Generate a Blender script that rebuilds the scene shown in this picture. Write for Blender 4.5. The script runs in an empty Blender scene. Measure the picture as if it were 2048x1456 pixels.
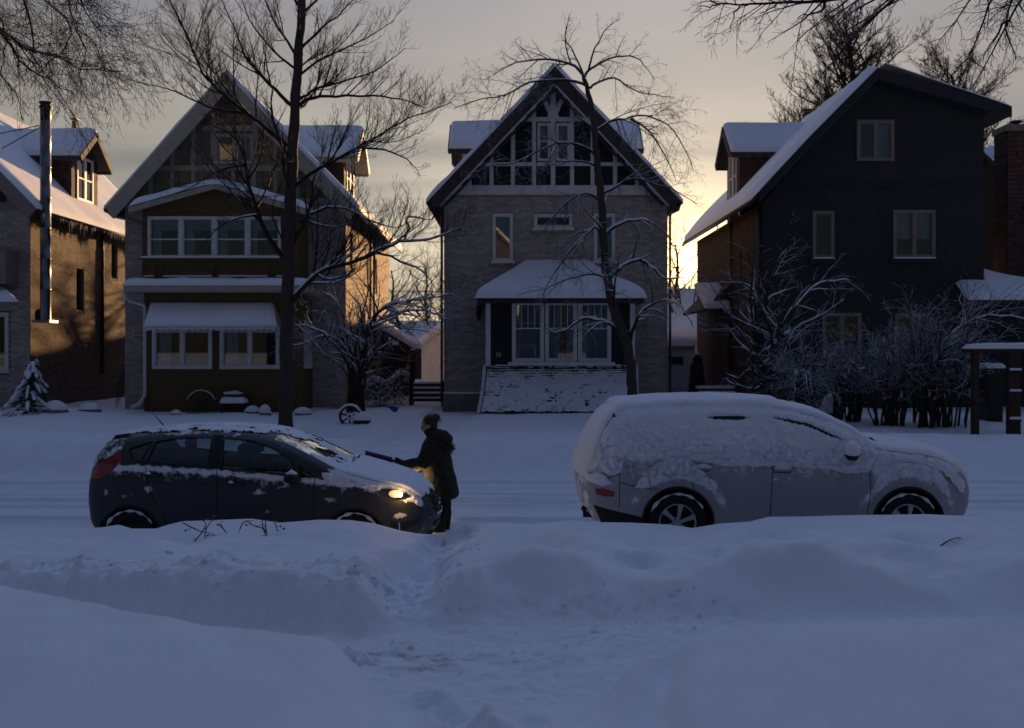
import bpy, bmesh, math, random
import numpy as np
from mathutils import Vector, Matrix
from mathutils.geometry import delaunay_2d_cdt
R = math.radians
random.seed(7)
rng = np.random.default_rng(7)
S = bpy.context.scene
COL = S.collection

# ------------------------------------------------------------------ camera
CAMZ = 2.35
F = 1991.0                     # focal length in photo pixels (35 mm on a 36 mm wide frame)
HOR = 700.0                    # row of the horizon
cam_d = bpy.data.cameras.new('camera')
cam = bpy.data.objects.new('camera', cam_d); COL.objects.link(cam)
cam.location = (0, 0, CAMZ); cam.rotation_euler = (R(90), 0, 0)
cam_d.sensor_width = 36; cam_d.lens = 35
cam_d.shift_y = -(728 - HOR) / 2048
cam_d.clip_start = 0.05; cam_d.clip_end = 3000
cam_d.dof.use_dof = True; cam_d.dof.focus_distance = 12.3; cam_d.dof.aperture_fstop = 1.8
S.camera = cam
def P(px, py, Y):
    return Vector(((px - 1024) / F * Y, Y, CAMZ + (HOR - py) / F * Y))

# ------------------------------------------------------------------ sun and sky
SUN_AZ, SUN_EL = R(10.3), R(5.0)
SD = Vector((math.sin(SUN_AZ) * math.cos(SUN_EL), math.cos(SUN_AZ) * math.cos(SUN_EL), math.sin(SUN_EL)))
S.view_settings.view_transform = 'Standard'; S.view_settings.look = 'None'
S.view_settings.gamma = 1; S.view_settings.use_curve_mapping = False
S.view_settings.exposure = 1.0
S.cycles.use_denoising = True
S.cycles.max_bounces = 6; S.cycles.transparent_max_bounces = 12
S.cycles.sample_clamp_indirect = 4.0
sl = bpy.data.lights.new('sun', 'SUN'); sl.energy = 5.0; sl.angle = R(0.6); sl.color = (1.0, 0.60, 0.27)
so = bpy.data.objects.new('sun', sl); COL.objects.link(so)
so.rotation_euler = SD.to_track_quat('Z', 'Y').to_euler(); so.location = (0, 0, 60)

W = bpy.data.worlds.new('World'); S.world = W; W.use_nodes = True
def make_world():
    nt = W.node_tree; N = nt.nodes; L = nt.links; N.clear()
    def math_(op, a, b=None, c=None, clamp=False):
        n = N.new('ShaderNodeMath'); n.operation = op; n.use_clamp = clamp
        for i, v in enumerate((a, b, c)):
            if v is None: continue
            if isinstance(v, (int, float)): n.inputs[i].default_value = v
            else: L.new(v, n.inputs[i])
        return n.outputs[0]
    def mix(f, a, b, blend='MIX'):
        n = N.new('ShaderNodeMix'); n.data_type = 'RGBA'; n.blend_type = blend
        for s, v in ((n.inputs[0], f), (n.inputs[6], a), (n.inputs[7], b)):
            if isinstance(v, (int, float)): s.default_value = v
            elif isinstance(v, tuple): s.default_value = (*v, 1)
            else: L.new(v, s)
        return n.outputs[2]
    out = N.new('ShaderNodeOutputWorld'); bg = N.new('ShaderNodeBackground'); L.new(bg.outputs[0], out.inputs[0])
    sky = N.new('ShaderNodeTexSky'); sky.sky_type = 'NISHITA'; sky.sun_disc = False
    sky.sun_elevation = SUN_EL; sky.sun_rotation = SUN_AZ; sky.air_density = 1.0; sky.dust_density = 1.0; sky.ozone_density = 3.0
    tc = N.new('ShaderNodeTexCoord')
    dot = N.new('ShaderNodeVectorMath'); dot.operation = 'DOT_PRODUCT'; L.new(tc.outputs['Generated'], dot.inputs[0]); dot.inputs[1].default_value = SD
    ang = math_('ARCCOSINE', math_('MINIMUM', dot.outputs['Value'], 0.99999))       # angle from the sun, radians
    sep = N.new('ShaderNodeSeparateXYZ'); L.new(tc.outputs['Generated'], sep.inputs[0])
    z = sep.outputs['Z']
    # veil of thin high cloud: project the direction on a flat layer so that bands flatten towards the horizon
    zz = math_('ADD', math_('MAXIMUM', z, 0.0), 0.06)
    cx = math_('DIVIDE', sep.outputs['X'], zz); cy = math_('DIVIDE', sep.outputs['Y'], zz)
    cv = N.new('ShaderNodeCombineXYZ'); L.new(math_('MULTIPLY', cx, 0.5), cv.inputs[0]); L.new(cy, cv.inputs[1])
    nz = N.new('ShaderNodeTexNoise'); nz.inputs['Scale'].default_value = 0.62; nz.inputs['Detail'].default_value = 6; nz.inputs['Roughness'].default_value = 0.5; nz.inputs['Distortion'].default_value = 0.6
    L.new(cv.outputs[0], nz.inputs['Vector'])
    cr = N.new('ShaderNodeValToRGB'); L.new(nz.outputs[0], cr.inputs[0])
    cr.color_ramp.elements[0].position = 0.38; cr.color_ramp.elements[1].position = 0.62
    cloud = cr.outputs[0]
    # light scattered by the thin cloud, strongest round the sun
    def gl(amp, width): return math_('MULTIPLY', math_('POWER', 2.718, math_('MULTIPLY', ang, -1.0 / width)), amp)
    g_wide = gl(GLOW[0], 0.85); g_mid = gl(GLOW[1], 0.12); g_core = gl(GLOW[2], 0.015)
    low = math_('POWER', 2.718, math_('MULTIPLY', math_('MAXIMUM', z, 0.0), -2.3))
    wide = mix(1.0, (1.0, 0.89, 0.71), math_('MULTIPLY', g_wide, low), 'MULTIPLY')
    mid = mix(1.0, (1.0, 0.74, 0.36), g_mid, 'MULTIPLY')
    core = mix(1.0, (1.0, 0.62, 0.22), g_core, 'MULTIPLY')
    warm = mix(1.0, mix(1.0, wide, mid, 'ADD'), core, 'ADD')
    shade = mix(cloud, (0.54, 0.54, 0.57), (1.16, 1.12, 1.02))
    warm2 = mix(1.0, warm, shade, 'MULTIPLY')
    base = mix(1.0, sky.outputs[0], (NISH * 1.0, NISH * 0.95, NISH * 1.0), 'MULTIPLY')
    zen = math_('MULTIPLY', math_('POWER', math_('MAXIMUM', z, 0.0), 2.3), 2.35)
    away = math_('POWER', 2.718, math_('MULTIPLY', ang, -1.1))
    zen = math_('MULTIPLY', zen, away)
    veil = mix(1.0, (VEIL * 0.35, VEIL * 0.52, VEIL * 1.02), math_('MULTIPLY', zen, math_('ADD', math_('MULTIPLY', cloud, 0.3), 0.85)), 'MULTIPLY')
    tot = mix(1.0, mix(1.0, base, veil, 'ADD'), warm2, 'ADD')
    L.new(tot, bg.inputs[0]); bg.inputs[1].default_value = 1.0
GLOW = (0.47, 0.08, 8.0); NISH = 0.010; VEIL = 0.43
make_world()

# ------------------------------------------------------------------ helpers
def tag(o, label=None, cat=None, group=None, kind=None):
    if label: o['label'] = label
    if cat: o['category'] = cat
    if group: o['group'] = group
    if kind: o['kind'] = kind
    return o
def thing(name, label, cat, loc=(0, 0, 0), group=None, kind=None):
    o = bpy.data.objects.new(name, None); COL.objects.link(o); o.location = loc
    o.empty_display_size = 0.2
    return tag(o, label, cat, group, kind)
def wloc(o):
    v = Vector((0, 0, 0))
    while o is not None: v += o.location; o = o.parent
    return v
def hexa(): return [(0, 3, 2, 1), (4, 5, 6, 7), (0, 1, 5, 4), (1, 2, 6, 5), (2, 3, 7, 6), (3, 0, 4, 7)]
class MB:
    """collects shapes in world coordinates; build() links them as one mesh object"""
    def __init__(s): s.v = []; s.f = []; s.t = []; s.m = []; s.cm = 0
    def add(s, vs, fs, tint=0.0):
        b = len(s.v); s.v.extend([tuple(p) for p in vs])
        for f in fs: s.f.append(tuple(i + b for i in f)); s.t.append(tint); s.m.append(s.cm)
        return s
    def box(s, x0, x1, y0, y1, z0, z1, tint=0.0):
        vs = [(x0, y0, z0), (x1, y0, z0), (x1, y1, z0), (x0, y1, z0), (x0, y0, z1), (x1, y0, z1), (x1, y1, z1), (x0, y1, z1)]
        return s.add(vs, hexa(), tint)
    def fbox(s, fm, u0, u1, z0, z1, d0, d1, tint=0.0):
        vs = [fm(u0, z0, d1), fm(u1, z0, d1), fm(u1, z0, d0), fm(u0, z0, d0), fm(u0, z1, d1), fm(u1, z1, d1), fm(u1, z1, d0), fm(u0, z1, d0)]
        fs = hexa() if not fm.flip else [f[::-1] for f in hexa()]
        return s.add(vs, fs, tint)
    def slab(s, q, th, down=True):
        """quad q (4 points, counter-clockwise from above) made th thick along its normal"""
        q = [Vector(p) for p in q]; n = (q[1] - q[0]).cross(q[3] - q[0]).normalized()
        lo = [p - n * th for p in q] if down else q; hi = q if down else [p + n * th for p in q]
        return s.add(lo + hi, hexa())
    def prism(s, poly, fm, d0, d1):
        """polygon of (u, z) in face coordinates, extruded d0..d1"""
        n = len(poly); a = [fm(u, z, d1) for u, z in poly]; b = [fm(u, z, d0) for u, z in poly]
        fs = [tuple(range(n)), tuple(range(2 * n - 1, n - 1, -1))] + [(i, n + i, n + (i + 1) % n, (i + 1) % n) for i in range(n)]
        return s.add(a + b, fs)
    def tube(s, pts, rad, n=6, cap=True):
        pts = [Vector(p) for p in pts]
        if isinstance(rad, (int, float)): rad = [rad] * len(pts)
        vs = []; ref = None
        for i, p in enumerate(pts):
            t = (pts[min(i + 1, len(pts) - 1)] - pts[max(i - 1, 0)])
            t = t.normalized() if t.length > 1e-9 else Vector((0, 0, 1))
            if ref is None or abs(ref.dot(t)) > 0.95: ref = Vector((0, 0, 1)) if abs(t.z) < 0.9 else Vector((1, 0, 0))
            a = t.cross(ref).normalized(); b = a.cross(t); ref = b
            for k in range(n):
                w = 2 * math.pi * k / n
                vs.append(p + (a * math.cos(w) + b * math.sin(w)) * rad[i])
        fs = []
        for i in range(len(pts) - 1):
            for k in range(n):
                k2 = (k + 1) % n
                fs.append((i * n + k, i * n + k2, (i + 1) * n + k2, (i + 1) * n + k))
        if cap and n > 2:
            fs.append(tuple(range(n))[::-1]); m = (len(pts) - 1) * n; fs.append(tuple(range(m, m + n)))
        return s.add(vs, fs)
    def ring(s, c, r, axis='y', rt=0.03, n=32, m=8, sq=1.0):
        c = Vector(c); vs = []; fs = []
        for i in range(n):
            a = 2 * math.pi * i / n
            for k in range(m):
                b = 2 * math.pi * k / m
                rr = r + rt * math.cos(b); h = rt * sq * math.sin(b)
                if axis == 'y': vs.append(c + Vector((rr * math.cos(a), h, rr * math.sin(a))))
                else: vs.append(c + Vector((h, rr * math.cos(a), rr * math.sin(a))))
        for i in range(n):
            for k in range(m):
                fs.append((i * m + k, i * m + (k + 1) % m, ((i + 1) % n) * m + (k + 1) % m, ((i + 1) % n) * m + k))
        return s.add(vs, fs)
    def lathe(s, c, prof, axis='z', n=24):
        """prof: (radius, height) pairs"""
        c = Vector(c); vs = []; fs = []
        for r, h in prof:
            for i in range(n):
                a = 2 * math.pi * i / n; u, v = r * math.cos(a), r * math.sin(a)
                vs.append(c + (Vector((u, v, h)) if axis == 'z' else Vector((u, -h, v)) if axis == 'y' else Vector((h, u, v))))
        for j in range(len(prof) - 1):
            for i in range(n): fs.append((j * n + i, j * n + (i + 1) % n, (j + 1) * n + (i + 1) % n, (j + 1) * n + i))
        return s.add(vs, fs)
    def snow(s, q, th, nu=16, nv=8, edge=0.18, amp=0.25, seed=0, over=0.0, flat=False):
        """soft pillow of snow lying on quad q (a, b along the bottom edge, c, d along the top edge)"""
        a, b, c, d = [Vector(p) for p in q]; n = (b - a).cross(d - a).normalized()
        if n.z < 0: n = -n
        up = (n * 0.6 + Vector((0, 0, 0.4))).normalized()
        lu = (b - a).length; lv = (d - a).length; vs = []
        us = [0.5 - 0.5 * math.cos(math.pi * i / nu) if nu < 30 else i / nu for i in range(nu + 1)]
        vv = [0.5 - 0.5 * math.cos(math.pi * j / nv) for j in range(nv + 1)]
        U, V = np.meshgrid(np.array(us), np.array(vv)); aa, bb_, cc, dd_ = [np.array(p) for p in (a, b, c, d)]
        U3 = U[..., None]; V3 = V[..., None]
        Pn = (aa * (1 - U3) + bb_ * U3) * (1 - V3) + (dd_ * (1 - U3) + cc * U3) * V3
        e = np.minimum(np.minimum(U, 1 - U) * lu, V * lv)
        if not flat: e = np.minimum(e, (1 - V) * lv)
        k = np.minimum(1.0, e / edge); h = th * np.sqrt(np.maximum(0.0, 1 - (1 - k) ** 2))
        h = h * (1 + amp * fbm(Pn[..., 0] * 1.3 + seed, (Pn[..., 1] + Pn[..., 2]) * 1.3, 3, seed))
        Pn = Pn + np.array(up) * (h + 0.004)[..., None] - np.array(n) * np.where(k > 0, 0.0, 0.01)[..., None]
        vs = Pn.reshape(-1, 3).tolist()
        W_ = nu + 1; fs = [(j * W_ + i, j * W_ + i + 1, (j + 1) * W_ + i + 1, (j + 1) * W_ + i) for j in range(nv) for i in range(nu)]
        # bottom sheet so that the pillow is closed
        bb = [tuple(p) for p in (a, b, c, d)]
        return s.add(vs, fs)
    def build(s, name, mat, parent=None, smooth=False, bevel=0.0, seg=2, sub=0):
        me = bpy.data.meshes.new(name)
        o = wloc(parent) if parent is not None else Vector((0, 0, 0))
        v = np.array(s.v, dtype=np.float64).reshape(-1, 3) - np.array(o)
        me.from_pydata(v.tolist(), [], s.f)
        mats = mat if isinstance(mat, (list, tuple)) else [mat]
        for m in mats: me.materials.append(m)
        if len(mats) > 1: me.polygons.foreach_set('material_index', s.m)
        if any(s.t):
            at = me.attributes.new('tint', 'FLOAT', 'FACE'); at.data.foreach_set('value', s.t)
        if smooth: me.polygons.foreach_set('use_smooth', [True] * len(me.polygons))
        me.update()
        ob = bpy.data.objects.new(name, me); COL.objects.link(ob)
        if parent is not None: ob.parent = parent
        if bevel:
            m = ob.modifiers.new('bevel', 'BEVEL'); m.width = bevel; m.segments = seg; m.limit_method = 'ANGLE'; m.angle_limit = R(40)
        if sub:
            m = ob.modifiers.new('sub', 'SUBSURF'); m.levels = sub; m.render_levels = sub
        return ob
def origin_to_base(o, p):
    """move the object's origin to world point p without moving its geometry"""
    p = Vector(p); o.data.transform(Matrix.Translation(-(p - wloc(o)))); o.location += p - wloc(o); return o
class Face:
    """maps (u, z, d) on a wall to the world; d is measured outwards"""
    def __init__(s, axis, c): s.axis = axis; s.c = c; s.flip = axis == 'left'
    def __call__(s, u, z, d):
        if s.axis == 'front': return Vector((u, s.c - d, z))
        if s.axis == 'right': return Vector((s.c + d, u, z))
        if s.axis == 'left': return Vector((s.c - d, u, z))

# value noise in numpy
_perm = np.random.default_rng(3).permutation(4096)
def _hash(ix, iy, s): return _perm[(_perm[(ix + s * 131) & 4095] + iy) & 4095] / 4095.0
def vnoise(x, y, s=0):
    x = np.asarray(x, dtype=np.float64); y = np.asarray(y, dtype=np.float64)
    ix = np.floor(x).astype(np.int64); iy = np.floor(y).astype(np.int64); fx = x - ix; fy = y - iy
    u = fx * fx * fx * (fx * (fx * 6 - 15) + 10); v = fy * fy * fy * (fy * (fy * 6 - 15) + 10)
    a = _hash(ix, iy, s); b = _hash(ix + 1, iy, s); c = _hash(ix, iy + 1, s); d = _hash(ix + 1, iy + 1, s)
    return (a * (1 - u) + b * u) * (1 - v) + (c * (1 - u) + d * u) * v
def fbm(x, y, o=4, s=0, g=0.5):
    t = 0; a = 1; n = 0
    for i in range(o):
        t = t + a * (vnoise(x * 2 ** i + 17.3 * i, y * 2 ** i - 9.1 * i, s + i) * 2 - 1); n += a; a *= g
    return t / n
def sst(a, b, x):
    t = np.clip((x - a) / (b - a), 0, 1); return t * t * (3 - 2 * t)

# ------------------------------------------------------------------ materials
def new_mat(name):
    m = bpy.data.materials.new(name); m.use_nodes = True; nt = m.node_tree
    b = nt.nodes['Principled BSDF']; return m, nt, b
def mat(name, col, rough=0.8, var=0.15, scale=6.0, bump=0.0, bscale=40.0, metal=0.0, spec=0.3, tint=0.0, col2=None, stretch=(1, 1, 1), coat=0.0):
    """base colour with noise variation, optional per-piece tint and fine bump"""
    m, nt, b = new_mat(name); N = nt.nodes; L = nt.links
    b.inputs['Roughness'].default_value = rough; b.inputs['Metallic'].default_value = metal
    b.inputs['Specular IOR Level'].default_value = spec; b.inputs['Coat Weight'].default_value = coat
    tc = N.new('ShaderNodeTexCoord'); mp = N.new('ShaderNodeMapping'); mp.inputs['Scale'].default_value = stretch
    L.new(tc.outputs['Object'], mp.inputs[0])
    nz = N.new('ShaderNodeTexNoise'); nz.inputs['Scale'].default_value = scale; nz.inputs['Detail'].default_value = 6
    L.new(mp.outputs[0], nz.inputs['Vector'])
    mx = N.new('ShaderNodeMix'); mx.data_type = 'RGBA'
    c1 = [max(0, c * (1 - var)) for c in col]; c2 = col2 or [min(1, c * (1 + var)) for c in col]
    mx.inputs[6].default_value = (*c1, 1); mx.inputs[7].default_value = (*c2, 1)
    cr = N.new('ShaderNodeMapRange'); cr.inputs[1].default_value = 0.3; cr.inputs[2].default_value = 0.7
    L.new(nz.outputs[0], cr.inputs[0]); L.new(cr.outputs[0], mx.inputs[0])
    colout = mx.outputs[2]
    if tint:
        at = N.new('ShaderNodeAttribute'); at.attribute_name = 'tint'
        ml = N.new('ShaderNodeMath'); ml.operation = 'MULTIPLY_ADD'; L.new(at.outputs['Fac'], ml.inputs[0]); ml.inputs[1].default_value = tint; ml.inputs[2].default_value = 1.0 - tint * 0.5
        m2 = N.new('ShaderNodeMix'); m2.data_type = 'RGBA'; m2.blend_type = 'MULTIPLY'; m2.inputs[0].default_value = 1
        L.new(colout, m2.inputs[6]); L.new(ml.outputs[0], m2.inputs[7]); colout = m2.outputs[2]
    L.new(colout, b.inputs['Base Color'])
    if bump:
        n2 = N.new('ShaderNodeTexNoise'); n2.inputs['Scale'].default_value = bscale; n2.inputs['Detail'].default_value = 5
        L.new(mp.outputs[0], n2.inputs['Vector'])
        bp = N.new('ShaderNodeBump'); bp.inputs['Strength'].default_value = bump; bp.inputs['Distance'].default_value = 0.02
        L.new(n2.outputs[0], bp.inputs['Height']); L.new(bp.outputs[0], b.inputs['Normal'])
    return m
def emit(name, col, strength):
    m, nt, b = new_mat(name); b.inputs['Emission Color'].default_value = (*col, 1); b.inputs['Emission Strength'].default_value = strength
    b.inputs['Base Color'].default_value = (*col, 1); return m
def glass_mat(name, tintc=(0.75, 0.8, 0.85), refl=1.0, rough=0.02):
    m, nt, b = new_mat(name); N = nt.nodes; L = nt.links; N.remove(b)
    out = [n for n in N if n.type == 'OUTPUT_MATERIAL'][0]
    tr = N.new('ShaderNodeBsdfTransparent'); tr.inputs[0].default_value = (*tintc, 1)
    gl = N.new('ShaderNodeBsdfGlossy'); gl.inputs['Roughness'].default_value = rough
    fr = N.new('ShaderNodeFresnel'); fr.inputs[0].default_value = 1.5
    mu = N.new('ShaderNodeMath'); mu.operation = 'MULTIPLY_ADD'; mu.use_clamp = True; mu.inputs[1].default_value = refl; mu.inputs[2].default_value = 0.05
    L.new(fr.outputs[0], mu.inputs[0])
    ms = N.new('ShaderNodeMixShader'); L.new(mu.outputs[0], ms.inputs[0]); L.new(tr.outputs[0], ms.inputs[1]); L.new(gl.outputs[0], ms.inputs[2])
    L.new(ms.outputs[0], out.inputs[0]); return m
def snow_mat(name, col=(0.80, 0.83, 0.90), bump=0.25, bscale=60.0, dirt=0.0):
    m = mat(name, col, rough=0.75, var=0.03, scale=2.0, bump=bump, bscale=bscale, spec=0.25); return m
def bark_mat(name, col, snowy=0.6, thr=0.55):
    """bark with snow caught on the upper side"""
    m, nt, b = new_mat(name); N = nt.nodes; L = nt.links
    b.inputs['Roughness'].default_value = 0.9; b.inputs['Specular IOR Level'].default_value = 0.2
    g = N.new('ShaderNodeNewGeometry'); sp = N.new('ShaderNodeSeparateXYZ'); L.new(g.outputs['Normal'], sp.inputs[0])
    tc = N.new('ShaderNodeTexCoord'); nz = N.new('ShaderNodeTexNoise'); nz.inputs['Scale'].default_value = 3.0; nz.inputs['Detail'].default_value = 4
    L.new(tc.outputs['Object'], nz.inputs['Vector'])
    ad = N.new('ShaderNodeMath'); ad.operation = 'MULTIPLY_ADD'; L.new(nz.outputs[0], ad.inputs[0]); ad.inputs[1].default_value = 1.2; L.new(sp.outputs['Z'], ad.inputs[2])
    mr = N.new('ShaderNodeMapRange'); mr.inputs[1].default_value = thr + 0.6; mr.inputs[2].default_value = thr + 0.75; mr.inputs[4].default_value = snowy
    L.new(ad.outputs[0], mr.inputs[0])
    n2 = N.new('ShaderNodeTexNoise'); n2.inputs['Scale'].default_value = 25; n2.inputs['Detail'].default_value = 6
    mp = N.new('ShaderNodeMapping'); mp.inputs['Scale'].default_value = (1, 1, 0.2); L.new(tc.outputs['Object'], mp.inputs[0]); L.new(mp.outputs[0], n2.inputs['Vector'])
    bk = N.new('ShaderNodeMix'); bk.data_type = 'RGBA'; bk.inputs[6].default_value = (*[c * 0.55 for c in col], 1); bk.inputs[7].default_value = (*[c * 1.5 for c in col], 1)
    L.new(n2.outputs[0], bk.inputs[0])
    mx = N.new('ShaderNodeMix'); mx.data_type = 'RGBA'; L.new(mr.outputs[0], mx.inputs[0]); L.new(bk.outputs[2], mx.inputs[6]); mx.inputs[7].default_value = (0.82, 0.84, 0.9, 1)
    L.new(mx.outputs[2], b.inputs['Base Color'])
    bp = N.new('ShaderNodeBump'); bp.inputs['Strength'].default_value = 0.6; bp.inputs['Distance'].default_value = 0.02
    L.new(n2.outputs[0], bp.inputs['Height']); L.new(bp.outputs[0], b.inputs['Normal'])
    return m
M = {}
M['snow'] = snow_mat('snow')
M['snow_soft'] = snow_mat('snow_soft', bump=0.25, bscale=45)
M['snow_bank'] = snow_mat('snow_bank', bump=0.35, bscale=38)
M['snow_clumpy'] = snow_mat('snow_clumpy', bump=0.9, bscale=22)
M['brick_grey'] = mat('brick_grey', (0.37, 0.33, 0.31), 0.9, 0.12, 9, 0.35, 60, tint=0.45)
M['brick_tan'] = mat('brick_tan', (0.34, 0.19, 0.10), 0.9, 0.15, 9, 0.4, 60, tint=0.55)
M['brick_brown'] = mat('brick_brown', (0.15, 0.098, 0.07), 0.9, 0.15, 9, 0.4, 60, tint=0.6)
M['brick_dark'] = mat('brick_dark', (0.08, 0.05, 0.042), 0.9, 0.15, 9, 0.4, 60, tint=0.6)
M['mortar'] = mat('mortar', (0.24, 0.22, 0.20), 0.95, 0.15, 8, 0.3)
M['mortar_dark'] = mat('mortar_dark', (0.13, 0.11, 0.10), 0.95, 0.15, 8, 0.3)
M['white_paint'] = mat('white_paint', (0.62, 0.62, 0.64), 0.55, 0.08, 5, 0.08, 30)
M['cream_paint'] = mat('cream_paint', (0.38, 0.35, 0.29), 0.6, 0.1, 5, 0.1, 30)
M['ochre'] = mat('ochre_board', (0.098, 0.068, 0.029), 0.65, 0.15, 4, 0.15, 30, stretch=(0.3, 1, 3))
M['ochre_shingle'] = mat('ochre_shingle', (0.21, 0.175, 0.12), 0.8, 0.15, 8, 0.25, 40, tint=0.4)
M['dark_panel'] = mat('dark_panel', (0.012, 0.012, 0.014), 0.55, 0.2, 6, 0.1)
M['dark_wood'] = mat('dark_wood', (0.05, 0.043, 0.042), 0.8, 0.3, 8, 0.4, 25, stretch=(1, 1, 0.4))
M['brown_wood'] = mat('brown_wood', (0.05, 0.03, 0.02), 0.8, 0.3, 8, 0.4, 25)
M['shingle_brown'] = mat('shingle_brown', (0.07, 0.042, 0.034), 0.85, 0.2, 8, 0.3, 40, tint=0.5)
M['stucco_blue'] = mat('stucco_blue', (0.033, 0.036, 0.040), 0.9, 0.12, 1.2, 0.5, 70)
M['stucco_trim'] = mat('stucco_trim', (0.026, 0.031, 0.04), 0.8, 0.12, 3, 0.3)
M['grey_trim'] = mat('grey_trim', (0.21, 0.18, 0.18), 0.6, 0.1, 5, 0.1)
M['stone'] = mat('stone', (0.20, 0.19, 0.18), 0.9, 0.25, 5, 0.6, 20)
M['black_metal'] = mat('black_metal', (0.02, 0.02, 0.022), 0.45, 0.2, 10, metal=0.3)
M['steel'] = mat('steel', (0.17, 0.175, 0.19), 0.42, 0.12, 3, metal=0.95, stretch=(6, 6, 0.3))
M['ice'] = mat('ice', (0.75, 0.72, 0.68), 0.15, 0.05, 5, spec=0.6)
M['glass'] = glass_mat('window_glass')
M['glass_dark'] = glass_mat('window_glass_dark', (0.45, 0.5, 0.55))
M['curtain'] = mat('curtain', (0.62, 0.62, 0.66), 0.95, 0.2, 6, 0.3, 10, stretch=(8, 8, 0.4))
M['blind'] = mat('blind', (0.60, 0.60, 0.66), 0.8, 0.05)
M['interior'] = mat('interior', (0.05, 0.045, 0.045), 0.95, 0.2)
M['asphalt'] = mat('asphalt', (0.05, 0.05, 0.055), 0.9, 0.3, 10, 0.4)
M['bark'] = bark_mat('bark', (0.035, 0.029, 0.026), 0.9, 0.42)
M['bark_bare'] = bark_mat('bark_bare', (0.055, 0.046, 0.042), 0.75, 0.66)
M['twig'] = bark_mat('twig', (0.028, 0.023, 0.021), 0.55, 0.62)
M['twig_snowy'] = bark_mat('twig_snowy', (0.03, 0.026, 0.025), 0.9, 0.25)
M['needle'] = mat('needle', (0.02, 0.035, 0.025), 0.8, 0.3)
# ------------------------------------------------------------------ ground: one continuous snow surface in named strips
CREST = np.array([(-300,1058),(0,1060),(100,1052),(170,1058),(205,1055),(235,1050),(262,1058),(310,1058),(335,1050),(365,1043),(430,1041),(500,1038),(560,1046),(640,1040),(700,1041),(745,1047),(800,1062),(835,1068),(872,1070),(900,1064),(930,1050),(980,1046),(1060,1049),(1100,1046),(1140,1040),(1180,1045),(1260,1046),(1340,1050),(1385,1057),(1440,1048),(1500,1044),(1540,1034),(1600,1034),(1700,1031),(1800,1030),(1850,1029),(1950,1033),(2048,1028),(2400,1032)], float)
YC = 10.45
def crest_z(x):
    px = 1024 + x / YC * F
    return CAMZ - (np.interp(px, CREST[:, 0], CREST[:, 1]) - HOR) / F * YC
EDGE = np.array([(-6, 6.75), (-3.04, 6.05), (-1.9, 5.72), (-0.95, 5.40), (-0.75, 5.22), (-0.6, 4.95), (-0.4, 4.7), (0.35, 4.7), (0.55, 5.05), (0.8, 5.35), (1.2, 5.52), (2.0, 5.62), (3.0, 5.58), (6, 5.6)], float)
def foot(x, y, cx, cy, r, d, e=1.0):
    return -d * np.exp(-(((x - cx) / r) ** 2 + ((y - cy) / (r * e)) ** 2) ** 1.5) + d * 0.22 * np.exp(-(((np.hypot((x - cx), (y - cy) / e) - r * 1.35) / (r * 0.35)) ** 2))
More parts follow.
